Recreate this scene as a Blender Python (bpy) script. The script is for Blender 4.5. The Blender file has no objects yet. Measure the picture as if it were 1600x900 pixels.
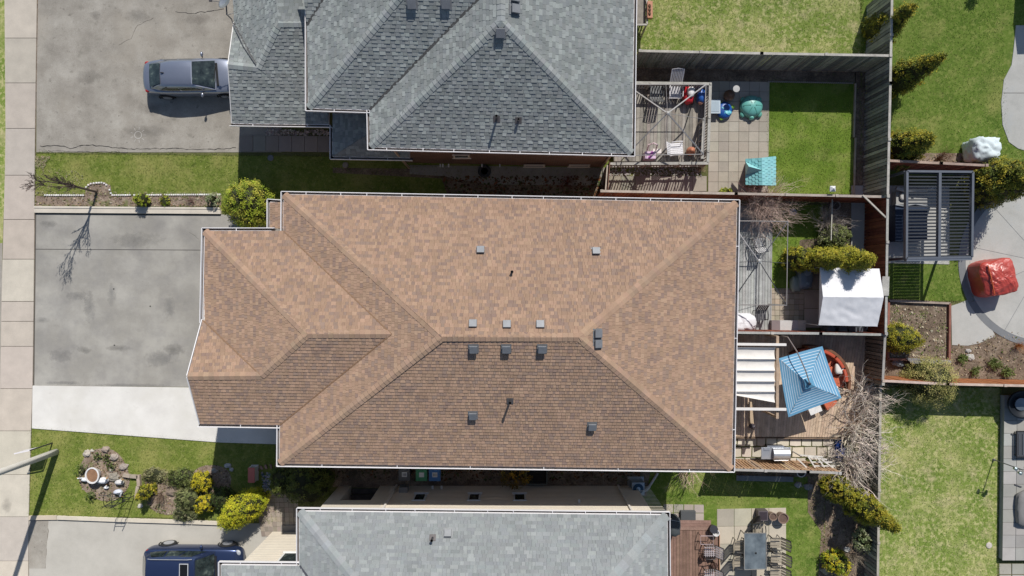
import bpy, math, random
import numpy as np
from mathutils import Vector, Matrix, noise

# ------------------------------------------------------------------ camera, sky, sun, exposure
scene = bpy.context.scene
COL = scene.collection
CAM_H = 33.333          # the drone hovers 33 m up, looking straight down
PPM = 32.0              # photo pixels per metre on the ground
cam_d = bpy.data.cameras.new("camera"); cam_d.lens = 24; cam_d.sensor_width = 36
cam_d.clip_start = 0.5; cam_d.clip_end = 2000
cam = bpy.data.objects.new("camera", cam_d); COL.objects.link(cam)
cam.location = (0, 0, CAM_H); cam.rotation_euler = (0, 0, 0)
scene.camera = cam
SUN_AZ = math.atan2(0.311, 0.951); SUN_EL = math.radians(46.5)
world = bpy.data.worlds.new("World"); scene.world = world; world.use_nodes = True
wn = world.node_tree
sky = wn.nodes.new('ShaderNodeTexSky'); sky.sky_type = 'NISHITA'; sky.sun_disc = False
sky.sun_elevation = SUN_EL; sky.sun_rotation = SUN_AZ; sky.air_density = 1.0; sky.dust_density = 0.6
bg = wn.nodes['Background']; bg.inputs['Strength'].default_value = 0.09
wn.links.new(sky.outputs[0], bg.inputs['Color'])
sun_d = bpy.data.lights.new("sun", 'SUN'); sun_d.energy = 4.5; sun_d.angle = math.radians(0.5); sun_d.color = (1.0, 0.955, 0.89)
sun = bpy.data.objects.new("sun", sun_d); COL.objects.link(sun); sun.location = (10, 30, 40)
sun.rotation_euler = Vector((-0.311, -0.951, -1.054)).to_track_quat('-Z', 'Y').to_euler()
scene.view_settings.view_transform = 'Standard'; scene.view_settings.look = 'None'
scene.view_settings.exposure = 0.0; scene.view_settings.gamma = 1.0

# ------------------------------------------------------------------ helpers
def W(px, py, z=0.0):
    "survey point: where a point read off the aerial photo at height z really stands"
    k = (1 - z / CAM_H) / PPM
    return Vector(((px - 800) * k, (450 - py) * k, z))

def G(px, py): return W(px, py, 0)

def jit(c, a, rnd=random):
    f = 1 + rnd.uniform(-a, a)
    return tuple(max(0.0, x * f * (1 + rnd.uniform(-a * .25, a * .25))) for x in c[:3])

def mixc(a, b, t): return tuple(a[i] * (1 - t) + b[i] * t for i in range(3))

WL = {}
class MB:
    def __init__(s): s.v = []; s.f = []; s.c = []
    def add(s, vs, fs, col):
        b = len(s.v); s.v.extend([tuple(v) for v in vs])
        for f in fs: s.f.append([b + i for i in f]); s.c.append(col)
    def poly(s, vs, col=(1, 1, 1)): s.add(vs, [list(range(len(vs)))], col)
    def box(s, c, size, col=(1, 1, 1), rz=0.0, M=None):
        x, y, z = size[0] / 2, size[1] / 2, size[2] / 2
        vs = [Vector((a * x, b * y, d * z)) for d in (-1, 1) for a, b in ((-1, -1), (1, -1), (1, 1), (-1, 1))]
        R = Matrix.Rotation(rz, 3, 'Z') if M is None else M
        vs = [R @ v + Vector(c) for v in vs]
        s.add(vs, [(3, 2, 1, 0), (4, 5, 6, 7), (0, 1, 5, 4), (1, 2, 6, 5), (2, 3, 7, 6), (3, 0, 4, 7)], col)
    def beam(s, a, b, w, h, col=(1, 1, 1), up=(0, 0, 1)):
        a = Vector(a); b = Vector(b); d = b - a; L = d.length
        if L < 1e-6: return
        x = d / L; y = Vector(up).cross(x)
        if y.length < 1e-4: y = Vector((0, 1, 0)).cross(x)
        y.normalize(); z = x.cross(y)
        M = Matrix((x, y, z)).transposed()
        s.box((a + b) / 2, (L, w, h), col, M=M)
    def tube(s, pts, r, n=6, col=(1, 1, 1), caps=True):
        pts = [Vector(p) for p in pts]
        if not isinstance(r, (list, tuple)): r = [r] * len(pts)
        b = len(s.v); m = len(pts)
        d0 = (pts[1] - pts[0]).normalized()
        ref = Vector((0, 0, 1)) if abs(d0.z) < .9 else Vector((1, 0, 0))
        for i, p in enumerate(pts):
            d = (pts[min(i + 1, m - 1)] - pts[max(i - 1, 0)])
            d = d.normalized() if d.length > 1e-9 else d0
            x = ref.cross(d)
            x = x.normalized() if x.length > 1e-5 else d.orthogonal().normalized()
            y = d.cross(x)
            for k in range(n):
                a = 2 * math.pi * k / n
                s.v.append(tuple(p + (x * math.cos(a) + y * math.sin(a)) * r[i]))
        for i in range(m - 1):
            for k in range(n):
                k2 = (k + 1) % n
                s.f.append([b + i * n + k, b + i * n + k2, b + (i + 1) * n + k2, b + (i + 1) * n + k]); s.c.append(col)
        if caps:
            s.f.append([b + k for k in range(n)][::-1]); s.c.append(col)
            s.f.append([b + (m - 1) * n + k for k in range(n)]); s.c.append(col)
    def prism(s, pts, z0, z1, col=(1, 1, 1), side=None):
        P = [(p[0], p[1]) for p in pts]
        area = sum(P[i][0] * P[(i + 1) % len(P)][1] - P[(i + 1) % len(P)][0] * P[i][1] for i in range(len(P)))
        if area < 0: P = P[::-1]
        n = len(P)
        vs = [(x, y, z0) for x, y in P] + [(x, y, z1) for x, y in P]
        s.add(vs, [list(range(n))[::-1], list(range(n, 2 * n))], col)
        s.f += [[len(s.v) - 2 * n + i, len(s.v) - 2 * n + (i + 1) % n, len(s.v) - n + (i + 1) % n, len(s.v) - n + i] for i in range(n)]
        s.c += [side or col] * n
    def lathe(s, c, prof, n=16, col=(1, 1, 1), sx=1, sy=1, M=None):
        b = len(s.v); c = Vector(c)
        for r, z in prof:
            for k in range(n):
                a = 2 * math.pi * k / n
                v = Vector((r * sx * math.cos(a), r * sy * math.sin(a), z))
                if M is not None: v = M @ v
                s.v.append(tuple(c + v))
        for i in range(len(prof) - 1):
            for k in range(n):
                k2 = (k + 1) % n
                s.f.append([b + i * n + k, b + i * n + k2, b + (i + 1) * n + k2, b + (i + 1) * n + k]); s.c.append(col)
        s.f.append([b + k for k in range(n)][::-1]); s.c.append(col)
        s.f.append([b + (len(prof) - 1) * n + k for k in range(n)]); s.c.append(col)
    def blob(s, c, rad, nu=12, nv=8, lump=.15, fr=2.0, col=(1, 1, 1), flat=-1e9, seed=0, boxy=0.0):
        b = len(s.v); c = Vector(c)
        for j in range(nv + 1):
            th = math.pi * j / nv
            for i in range(nu):
                ph = 2 * math.pi * i / nu
                d = Vector((math.sin(th) * math.cos(ph), math.sin(th) * math.sin(ph), math.cos(th)))
                if boxy:
                    m = max(abs(d.x), abs(d.y), abs(d.z)); d = d * (1 - boxy) + d / m * boxy
                k = 1 + lump * noise.noise(d * fr + Vector((seed * 7.3, seed * 1.7, 0)))
                p = Vector((d.x * rad[0], d.y * rad[1], d.z * rad[2])) * k
                p.z = max(p.z, flat)
                s.v.append(tuple(c + p))
        for j in range(nv):
            for i in range(nu):
                i2 = (i + 1) % nu
                s.f.append([b + j * nu + i, b + (j + 1) * nu + i, b + (j + 1) * nu + i2, b + j * nu + i2]); s.c.append(col)
    def build(s, name, mat, parent=None, smooth=False, local=False, origin=None, kind=None):
        me = bpy.data.meshes.new(name)
        off = Vector((0, 0, 0))
        if not local:
            if parent is not None: off = WL.get(parent.name, Vector((0, 0, 0)))
            elif origin is not None: off = Vector(origin)
        V = np.array(s.v, dtype=np.float32) - np.array(off, dtype=np.float32)
        me.from_pydata(V.tolist(), [], s.f)
        if smooth: me.polygons.foreach_set('use_smooth', [True] * len(me.polygons))
        at = me.attributes.new('tint', 'FLOAT_COLOR', 'FACE')
        c = np.ones((len(s.c), 4), dtype=np.float32)
        if len(s.c): c[:, :3] = np.array([q[:3] for q in s.c], dtype=np.float32)
        at.data.foreach_set('color', c.ravel())
        me.materials.append(mat)
        o = bpy.data.objects.new(name, me); COL.objects.link(o)
        if parent is not None:
            o.parent = parent
            WL[o.name] = WL.get(parent.name, Vector((0, 0, 0)))
        elif origin is not None:
            o.location = origin; WL[o.name] = Vector(origin)
        if kind: o['kind'] = kind
        return o

def tag(o, label, cat=None, group=None, kind=None):
    if label: o['label'] = label
    if cat: o['category'] = cat
    if group: o['group'] = group
    if kind: o['kind'] = kind
    return o
def thing(name, label, cat, loc=(0, 0, 0), rz=0.0, group=None):
    o = bpy.data.objects.new(name, None); COL.objects.link(o)
    o.empty_display_size = .2
    o.location = loc; o.rotation_euler = (0, 0, rz); WL[o.name] = Vector(loc)
    return tag(o, label, cat, group)
def copy_tree(o, loc=None, rz=None, label=None, parent=None, scale=None):
    c = o.copy(); COL.objects.link(c)
    if parent is not None: c.parent = parent
    if loc is not None: c.location = loc
    if rz is not None: c.rotation_euler = (0, 0, rz)
    if scale is not None: c.scale = (scale,) * 3
    if label: c['label'] = label
    for ch in list(o.children): copy_tree(ch, parent=c)
    return c
def inst(name, me, parent, M):
    o = bpy.data.objects.new(name, me); COL.objects.link(o); o.parent = parent
    o.matrix_local = Matrix.Translation(-WL.get(parent.name, Vector((0, 0, 0)))) @ M
    return o

# ------------------------------------------------------------------ materials
MATS = {}
def nodes(name):
    m = bpy.data.materials.new(name); m.use_nodes = True
    nt = m.node_tree; return m, nt, nt.nodes['Principled BSDF']
def NN(nt, t, **kw):
    n = nt.nodes.new(t)
    for k, v in kw.items():
        if k in n.inputs: n.inputs[k].default_value = v
        else: setattr(n, k, v)
    return n
def noise_n(nt, vec, scale, detail=4, rough=.6):
    n = NN(nt, 'ShaderNodeTexNoise'); n.inputs['Scale'].default_value = scale
    n.inputs['Detail'].default_value = detail; n.inputs['Roughness'].default_value = rough
    nt.links.new(vec, n.inputs['Vector']); return n.outputs['Fac']
def ramp(nt, fac, stops):
    r = nt.nodes.new('ShaderNodeValToRGB'); nt.links.new(fac, r.inputs['Fac'])
    els = r.color_ramp.elements
    while len(els) < len(stops): els.new(.5)
    for e, (p, c) in zip(els, stops):
        e.position = p; e.color = (c[0], c[1], c[2], 1) if isinstance(c, (tuple, list)) else (c, c, c, 1)
    return r.outputs['Color']
def mixn(nt, a, b, fac, mode='MIX'):
    m = nt.nodes.new('ShaderNodeMix'); m.data_type = 'RGBA'; m.blend_type = mode
    for i, x in (('A', a), ('B', b)):
        s = [q for q in m.inputs if q.name == i and q.type == 'RGBA'][0]
        if isinstance(x, (tuple, list)): s.default_value = (x[0], x[1], x[2], 1)
        else: nt.links.new(x, s)
    if isinstance(fac, (int, float)): m.inputs[0].default_value = fac
    else: nt.links.new(fac, m.inputs[0])
    return [q for q in m.outputs if q.type == 'RGBA'][0]
def bump(nt, b, h, strength, dist=.01):
    n = nt.nodes.new('ShaderNodeBump'); n.inputs['Strength'].default_value = strength; n.inputs['Distance'].default_value = dist
    nt.links.new(h, n.inputs['Height']); nt.links.new(n.outputs['Normal'], b.inputs['Normal'])
def pos(nt): return nt.nodes.new('ShaderNodeNewGeometry').outputs['Position']

def tinted(name, rough=.8, ns=8., na=.25, ns2=40., na2=.2, bmp=.2, metal=0., spec=.3, dr=0.0, coat=0.0, trans=0.0):
    if name in MATS: return MATS[name]
    m, nt, b = nodes(name)
    at = NN(nt, 'ShaderNodeAttribute'); at.attribute_name = 'tint'
    P = pos(nt)
    a = noise_n(nt, P, ns, 5); c = noise_n(nt, P, ns2, 3)
    g1 = ramp(nt, a, [(.25, 1 - na), (.75, 1 + na * .6)])
    g2 = ramp(nt, c, [(.25, 1 - na2), (.75, 1 + na2 * .6)])
    x = mixn(nt, at.outputs['Color'], g1, 1.0, 'MULTIPLY'); x = mixn(nt, x, g2, 1.0, 'MULTIPLY')
    nt.links.new(x, b.inputs['Base Color'])
    b.inputs['Roughness'].default_value = rough; b.inputs['Metallic'].default_value = metal
    b.inputs['Specular IOR Level'].default_value = spec
    if 'Diffuse Roughness' in b.inputs: b.inputs['Diffuse Roughness'].default_value = dr
    if coat: b.inputs['Coat Weight'].default_value = coat; b.inputs['Coat Roughness'].default_value = .04
    if bmp: bump(nt, b, c, bmp, .006)
    MATS[name] = m; return m
M_SH = tinted('asphalt_shingle', .95, 1.3, .12, 55, .22, .35, spec=.12, dr=.5)
M_WOOD = tinted('weathered_wood', .8, 3, .3, 35, .3, .4, spec=.2)
M_PAINT = tinted('white_paint', .5, 3, .06, 20, .04, .05)
M_CONC = tinted('concrete', .9, 1.6, .12, 45, .12, .25, spec=.2, dr=.6)
M_STONE = tinted('stone', .9, 5, .25, 40, .25, .5, spec=.2)
M_LEAF = tinted('foliage', .65, 4, .25, 60, .15, 0, spec=.25)
M_BARK = tinted('bark', .9, 6, .3, 50, .3, .4, spec=.15)
M_PLAST = tinted('plastic', .4, 4, .1, 30, .05, .05, spec=.5)
M_FABR = tinted('fabric', .85, 4, .08, 60, .1, .2, spec=.15)
M_METAL = tinted('painted_metal', .35, 6, .1, 50, .05, .03, metal=.6)
M_DARKM = tinted('dark_metal', .5, 6, .15, 50, .1, .05, metal=.2)
M_CARP = tinted('car_paint', .28, 3, .03, 80, .02, 0, metal=.55, spec=.5, coat=.8)
M_RUB = tinted('rubber', .85, 6, .1, 40, .1, .1)
M_SIDE = tinted('siding', .7, 1.5, .06, 30, .05, .08)
M_CERA = tinted('ceramic', .45, 4, .12, 30, .06, .05)
M_FLOW = tinted('dry_twigs', .9, 6, .3, 50, .25, .2, spec=.1)

def glass_mat():
    m, nt, b = nodes('window_glass')
    b.inputs['Base Color'].default_value = (.015, .022, .025, 1); b.inputs['Roughness'].default_value = .06
    b.inputs['Specular IOR Level'].default_value = .7
    x = noise_n(nt, pos(nt), 3.5, 2)
    nt.links.new(ramp(nt, x, [(.35, (.01, .016, .018)), (.62, (.035, .05, .05)), (.75, (.12, .15, .13))]), b.inputs['Base Color'])
    return m
M_GLASS = glass_mat()
def clearish():
    m, nt, b = nodes('table_glass'); b.inputs['Base Color'].default_value = (.12, .17, .2, 1)
    b.inputs['Roughness'].default_value = .08; b.inputs['Specular IOR Level'].default_value = .8
    nt.links.new(ramp(nt, noise_n(nt, pos(nt), 2.2, 3), [(.3, (.085, .105, .12)), (.7, (.19, .225, .245))]), b.inputs['Base Color'])
    return m
M_TGLASS = clearish()

def brick_mat(name, c1, c2, mortar, sc=1.0):
    m, nt, b = nodes(name)
    g = nt.nodes.new('ShaderNodeNewGeometry')
    sep = nt.nodes.new('ShaderNodeSeparateXYZ'); nt.links.new(g.outputs['Position'], sep.inputs[0])
    ad = NN(nt, 'ShaderNodeMath'); ad.operation = 'ADD'; nt.links.new(sep.outputs['X'], ad.inputs[0]); nt.links.new(sep.outputs['Y'], ad.inputs[1])
    cb = nt.nodes.new('ShaderNodeCombineXYZ'); nt.links.new(ad.outputs[0], cb.inputs['X']); nt.links.new(sep.outputs['Z'], cb.inputs['Y'])
    br = nt.nodes.new('ShaderNodeTexBrick'); nt.links.new(cb.outputs[0], br.inputs['Vector'])
    br.inputs['Scale'].default_value = 1; br.inputs['Brick Width'].default_value = .23 * sc; br.inputs['Row Height'].default_value = .075 * sc
    br.inputs['Mortar Size'].default_value = .009
    br.inputs['Color1'].default_value = (*c1, 1); br.inputs['Color2'].default_value = (*c2, 1); br.inputs['Mortar'].default_value = (*mortar, 1)
    x = mixn(nt, br.outputs['Color'], ramp(nt, noise_n(nt, g.outputs['Position'], 1.5), [(.3, .8), (.7, 1.15)]), 1, 'MULTIPLY')
    nt.links.new(x, b.inputs['Base Color']); b.inputs['Roughness'].default_value = .9
    bump(nt, b, br.outputs['Fac'], -.4, .008); return m
M_BRICK = brick_mat('orange_brick', (.30, .13, .075), (.22, .095, .06), (.3, .25, .2))
M_BRICK2 = brick_mat('pale_brick', (.42, .30, .22), (.35, .24, .18), (.4, .36, .3))

def ground_mat(name, stops, ns=.7, fine=25., dark=None, bs=.5, rough=.95, patch=None, streak=False):
    "stops: colour ramp over a mixed large + fine noise; patch=(scale, lo, hi, colour, amount) adds stains with their own shape"
    m, nt, b = nodes(name); P = pos(nt)
    a = noise_n(nt, P, ns, 6, .62); f = noise_n(nt, P, fine, 3, .6)
    mx = NN(nt, 'ShaderNodeMix'); mx.data_type = 'FLOAT'; mx.inputs[0].default_value = .42
    nt.links.new(a, mx.inputs[2]); nt.links.new(f, mx.inputs[3])
    x = ramp(nt, mx.outputs[0], stops)
    for p in (patch or []):
        sc, lo, hi, colr, amt = p
        v = noise_n(nt, P, sc, 5, .6)
        k = ramp(nt, v, [(lo, 0.0), (hi, amt)])
        x = mixn(nt, x, colr, k)
    nt.links.new(x, b.inputs['Base Color']); b.inputs['Roughness'].default_value = rough
    b.inputs['Specular IOR Level'].default_value = .15
    if 'Diffuse Roughness' in b.inputs: b.inputs['Diffuse Roughness'].default_value = .5
    bump(nt, b, f, bs, .02)
    return m
M_LAWN = ground_mat('lawn_green', [(.3, (.065, .12, .018)), (.5, (.125, .195, .03)), (.7, (.22, .27, .065))], .8, 22,
                    patch=[(5, .5, .62, (.28, .32, .09), .45), (.35, .52, .7, (.33, .32, .11), .45), (1.4, .55, .7, (.33, .33, .11), .5)])
M_LAWN_DRY = ground_mat('lawn_dry', [(.3, (.11, .18, .03)), (.5, (.20, .27, .055)), (.68, (.37, .39, .13))], .9, 20,
                    patch=[(5, .48, .6, (.62, .56, .30), .55), (7, .56, .66, (.16, .22, .04), .6), (.45, .47, .68, (.46, .43, .2), .5), (1.3, .52, .68, (.55, .46, .29), .5), (.8, .5, .64, (.17, .24, .045), .6)])
M_LAWN_FRONT = ground_mat('lawn_front', [(.3, (.075, .12, .02)), (.5, (.15, .195, .035)), (.7, (.27, .28, .08))], 1.1, 24, patch=[(.6, .47, .66, (.34, .31, .11), .6), (5, .52, .62, (.30, .31, .1), .5)])
M_LAWN_RICH = ground_mat('lawn_rich', [(.3, (.075, .13, .018)), (.5, (.15, .235, .03)), (.72, (.29, .35, .08))], 1.0, 24, patch=[(.9, .50, .68, (.32, .33, .11), .6), (4, .54, .64, (.08, .15, .02), .5)])
M_SOIL = ground_mat('garden_soil', [(.3, (.07, .05, .035)), (.5, (.20, .15, .11)), (.72, (.42, .34, .26))], 1.6, 14, bs=.8,
                    patch=[(3, .58, .66, (.38, .30, .2), .6), (5.5, .62, .7, (.12, .16, .04), .7)])
M_MULCH = ground_mat('mulch', [(.3, (.09, .06, .045)), (.5, (.26, .20, .155)), (.7, (.46, .38, .30))], 2.5, 22, bs=.8,
                    patch=[(1.6, .56, .66, (.13, .17, .04), .6)])
M_ASPH = ground_mat('driveway_asphalt', [(.3, (.275, .262, .235)), (.5, (.345, .33, .297)), (.7, (.42, .40, .36))], .5, 60, bs=.3,
                    patch=[(.5, .44, .72, (.46, .445, .405), .6), (.8, .46, .78, (.21, .203, .2), .6), (.3, .48, .72, (.27, .26, .245), .4), (2.6, .5, .75, (.26, .25, .24), .35), (14, .6, .72, (.2, .19, .18), .3)])
M_ASPH_OLD = ground_mat('old_asphalt', [(.3, (.225, .207, .178)), (.5, (.345, .32, .28)), (.7, (.48, .455, .405))], .9, 45, bs=.5,
                    patch=[(.7, .55, .7, (.23, .21, .185), .5), (2.5, .58, .7, (.2, .19, .16), .45), (4, .63, .7, (.11, .1, .09), .5), (.35, .5, .66, (.40, .36, .3), .45)])
M_CDRIVE = ground_mat('pale_driveway', [(.3, (.38, .36, .32)), (.5, (.46, .44, .395)), (.7, (.53, .505, .455))], .8, 55, bs=.3)
M_PAD = ground_mat('new_concrete', [(.3, (.58, .56, .53)), (.5, (.68, .665, .63)), (.7, (.77, .755, .72))], .8, 60, bs=.3, patch=[(.45, .5, .68, (.60, .58, .53), .6), (3, .62, .7, (.5, .48, .44), .25)])
M_PATIO = ground_mat('patio_concrete', [(.3, (.40, .40, .375)), (.5, (.49, .485, .455)), (.7, (.58, .57, .54))], 1.2, 40, bs=.25,
                    patch=[(.6, .55, .7, (.37, .39, .39), .5)])
M_FAR = ground_mat('ground', [(.3, (.07, .08, .03)), (.5, (.13, .14, .05)), (.7, (.22, .2, .1))], .6, 15)

# ------------------------------------------------------------------ flat ground pieces
def sheet(name, pts, z, mat, th=0.0, kind='structure', col=(1, 1, 1), lab=None):
    P = [G(*p) for p in pts]; m = MB()
    if th: m.prism(P, z - th, z, col)
    else:
        a = sum(P[i].x * P[(i + 1) % len(P)].y - P[(i + 1) % len(P)].x * P[i].y for i in range(len(P)))
        if a < 0: P = P[::-1]
        m.poly([(p.x, p.y, z) for p in P], col)
    o = m.build(name, mat); o['kind'] = kind
    if lab: o['label'] = lab
    return o
def quadpt(q, s, t):
    a = q[0].lerp(q[1], s); b = q[3].lerp(q[2], s); return a.lerp(b, t)
def pave(parent, q, nx, ny, z, th, mat, pal, gap=.012, name='paving_stone', j=.12, jz=.004, offset=False, skip=None, rnd=None):
    rnd = rnd or random.Random(3)
    q = [G(*p) for p in q]; n = 0
    lx = ((q[1] - q[0]).length + (q[2] - q[3]).length) / 2; ly = ((q[3] - q[0]).length + (q[2] - q[1]).length) / 2
    for j_ in range(ny):
        of = .5 if (offset and j_ % 2) else 0
        for i in range(-1 if of else 0, nx):
            s0, s1 = max(0, (i + of) / nx), min(1, (i + 1 + of) / nx); t0, t1 = j_ / ny, (j_ + 1) / ny
            if s1 - s0 < .01 / nx: continue
            if skip and skip(i, j_): continue
            gx, gy = gap / 2 / lx, gap / 2 / ly
            c = [quadpt(q, s0 + gx, t0 + gy), quadpt(q, s1 - gx, t0 + gy), quadpt(q, s1 - gx, t1 - gy), quadpt(q, s0 + gx, t1 - gy)]
            m = MB(); dz = rnd.uniform(-jz, jz)
            m.prism(c, z - th, z + dz, jit(rnd.choice(pal), j, rnd)); m.build(name, mat, parent); n += 1
    return n
def boards(parent, q, n, z, th, mat, pal, gap=.008, name='board', j=.15, rnd=None, split=1):
    "n boards side by side across q[0]->q[1], each running q[0]->q[3]"
    rnd = rnd or random.Random(4)
    q = [Vector((p[0], p[1], 0)) for p in q]
    lx = (q[1] - q[0]).length
    for i in range(n):
        g = gap / 2 / lx; cuts = [0, 1]
        if split > 1: cuts = [0, rnd.uniform(.3, .7), 1]
        for a, b in zip(cuts, cuts[1:]):
            c = [quadpt(q, i / n + g, a + .0008), quadpt(q, (i + 1) / n - g, a + .0008), quadpt(q, (i + 1) / n - g, b - .0008), quadpt(q, i / n + g, b - .0008)]
            m = MB(); m.prism(c, z - th, z + rnd.uniform(-.002, .002), jit(rnd.choice(pal), j, rnd)); m.build(name, mat, parent)

def inpoly(x, y, P):
    c = np.zeros(x.shape, bool); n = len(P); j = n - 1
    for i in range(n):
        xi, yi = P[i]; xj, yj = P[j]
        c ^= ((yi > y) != (yj > y)) & (x < (xj - xi) * (y - yi) / (yj - yi + 1e-12) + xi); j = i
    return c
def grass(polys, dens, pal, name='grass', h=(.03, .07), z=.012, seed=1, mat=None, width=.012, holes=()):
    "short blades over the lawns: nobody could count them"
    rs = np.random.RandomState(seed); X = []; Y = []
    for P in polys:
        Q = [tuple(G(*p)[:2]) for p in P]; q = np.array(Q)
        x0, y0 = q.min(0); x1, y1 = q.max(0); n = int((x1 - x0) * (y1 - y0) * dens)
        x = rs.uniform(x0, x1, n); y = rs.uniform(y0, y1, n); k = inpoly(x, y, Q)
        for hp in holes:
            k &= ~inpoly(x, y, [tuple(G(*p)[:2]) for p in hp])
        X.append(x[k]); Y.append(y[k])
        for e in range(len(q)):          # tufts creeping over the edges
            p0, p1 = q[e], q[(e + 1) % len(q)]; L = float(np.hypot(*(p1 - p0)))
            if L > 40: continue
            ne = int(L * dens * .35); t = rs.uniform(0, 1, ne); off = np.abs(rs.normal(0, .035, ne)) * (1 + np.sin(t * L * 2.3) + .8 * np.sin(t * L * 5.1)).clip(0, 3)
            s_ = 1 if sum(q[i][0] * q[(i + 1) % len(q)][1] - q[(i + 1) % len(q)][0] * q[i][1] for i in range(len(q))) > 0 else -1
            nx, ny = (p1[1] - p0[1]) / L * s_, -(p1[0] - p0[0]) / L * s_
            X.append(p0[0] + (p1[0] - p0[0]) * t + nx * off); Y.append(p0[1] + (p1[1] - p0[1]) * t + ny * off)
    x = np.concatenate(X); y = np.concatenate(Y); n = len(x)
    a = rs.uniform(0, 2 * np.pi, n); hh = rs.uniform(h[0], h[1], n); ln = hh * rs.uniform(.3, 1.3, n)
    b = rs.uniform(0, 2 * np.pi, n)
    v = np.zeros((n, 3, 3), np.float32)
    v[:, 0] = np.stack([x - np.cos(a) * width, y - np.sin(a) * width, np.full(n, z)], 1)
    v[:, 1] = np.stack([x + np.cos(a) * width, y + np.sin(a) * width, np.full(n, z)], 1)
    v[:, 2] = np.stack([x + np.cos(b) * ln, y + np.sin(b) * ln, z + hh], 1)
    me = bpy.data.meshes.new(name); me.from_pydata(v.reshape(-1, 3).tolist(), [], np.arange(n * 3).reshape(-1, 3).tolist())
    at = me.attributes.new('tint', 'FLOAT_COLOR', 'FACE'); pal = np.array(pal)
    c = np.ones((n, 4), np.float32); c[:, :3] = pal[rs.randint(0, len(pal), n)] * rs.uniform(.7, 1.3, (n, 1))
    at.data.foreach_set('color', c.ravel()); me.materials.append(mat or M_LEAF)
    o = bpy.data.objects.new(name, me); COL.objects.link(o); return o
# ------------------------------------------------------------------ ground, drives, lawns
sheet('ground', [(-12000, -12000), (13600, -12000), (13600, 13000), (-12000, 13000)], 0, M_FAR)
L1 = [(57, 240), (1000, 250), (1000, 330), (346, 322), (55, 322)]
sheet('lawn', L1, .004, M_LAWN_FRONT)
L2 = [(50, 668), (345, 690), (430, 694), (430, 812), (340, 810), (46, 805)]
sheet('lawn', L2, .004, M_LAWN_FRONT)
L3 = [(950, -20), (1345, -20), (1345, 104), (950, 104)]
sheet('lawn', L3, .004, M_LAWN_DRY)
L4 = [(1200, 128), (1335, 131), (1332, 303), (1200, 303)]
sheet('lawn', L4, .004, M_LAWN_RICH)
L5 = [(1345, -40), (1900, -40), (1900, 275), (1345, 275)]
sheet('lawn', L5, .004, M_LAWN)
L6 = [(1203, 320), (1290, 320), (1290, 452), (1203, 452)]
sheet('lawn', L6, .004, M_LAWN_RICH)
L7 = [(1340, 405), (1512, 405), (1520, 470), (1340, 470)]
sheet('lawn', L7, .004, M_LAWN)
L8 = [(1372, 606), (1562, 606), (1557, 950), (1368, 950)]
sheet('lawn', L8, .004, M_LAWN_DRY)
L9 = [(1000, 724), (1290, 728), (1283, 950), (1000, 950)]
sheet('lawn', L9, .004, M_LAWN)
L10 = [(-300, -20), (9, -20), (10, 225), (4, 380), (-300, 380)]
sheet('lawn', L10, .004, M_LAWN_DRY)
sheet('road', [(-300, 380), (4, 380), (3, 480), (-1, 1000), (-300, 1000)], .006, M_ASPH_OLD)
# pavement of cast slabs
sw = sheet('sidewalk', [(9, -20), (60, -20), (56, 225), (54, 450), (52, 600), (49, 690), (46, 800), (45, 960), (-3, 960), (0, 675), (4, 450), (10, 225)], .02, M_SOIL)
ys = [-12, 60, 130, 201, 274, 343, 405, 471, 502, 541, 607, 673, 741, 807, 876, 945]
def sxl(y): return np.interp(y, [-20, 225, 450, 675, 960], [8, 10, 4, 0, -3])
def sxr(y): return np.interp(y, [-20, 225, 450, 600, 690, 800, 960], [59, 55.5, 54, 52, 49, 46, 45])
rnd = random.Random(5)
for a, b in zip(ys, ys[1:]):
    m = MB(); g = .4
    m.prism([G(sxl(a), a + g), G(sxr(a) - .3, a + g), G(sxr(b) - .3, b - g), G(sxl(b), b - g)], .0, .05 + rnd.uniform(-.003, .003), jit((.56, .505, .435), .07, rnd))
    m.build('paving_slab', M_CONC, sw)
sheet('driveway', [(58, -20), (440, -20), (440, 238), (57, 238)], .012, M_ASPH_OLD)
dr = sheet('driveway', [(55.5, 333), (460, 336), (460, 606), (52.5, 602.5)], .012, M_ASPH)
m = MB()   # the saw-cut joint and the tarred edges of the drive
m.beam(G(56, 389.3) + Vector((0, 0, .013)), G(345, 391) + Vector((0, 0, .013)), .03, .006, (.09, .085, .08))
m.beam(G(56.5, 334) + Vector((0, 0, .013)), G(345, 336) + Vector((0, 0, .013)), .05, .006, (.1, .1, .09))
m.beam(G(56, 334) + Vector((0, 0, .013)), G(53, 602) + Vector((0, 0, .013)), .06, .006, (.12, .11, .095))
m.build('joint_line', M_ASPH_OLD if 0 else M_CONC, dr)
pad = sheet('concrete_pad', [(52, 602.5), (440, 607), (440, 694), (345, 691), (51, 669)], .05, M_PAD, th=.05)
d3 = sheet('driveway', [(46, 812), (350, 817), (420, 818), (470, 842), (470, 1000), (45, 1000)], .012, M_CDRIVE)
sheet('apron_strip', [(47, 812), (76, 813), (71, 888), (46, 888)], .017, M_ASPH_OLD)
cb = MB(); cb.beam(G(56, 327.5) + Vector((0, 0, .05)), G(346, 329.5) + Vector((0, 0, .05)), .32, .14, (.62, .57, .49))
cb.beam(G(56, 324) + Vector((0, 0, .08)), G(346, 326) + Vector((0, 0, .08)), .08, .14, (.66, .61, .53))
cb.build('curb', M_CONC, kind='structure')
cb = MB(); cb.beam(G(47, 808.5) + Vector((0, 0, .04)), G(90, 808) + Vector((0, 0, .04)), .2, .12, (.55, .48, .38))
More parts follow.
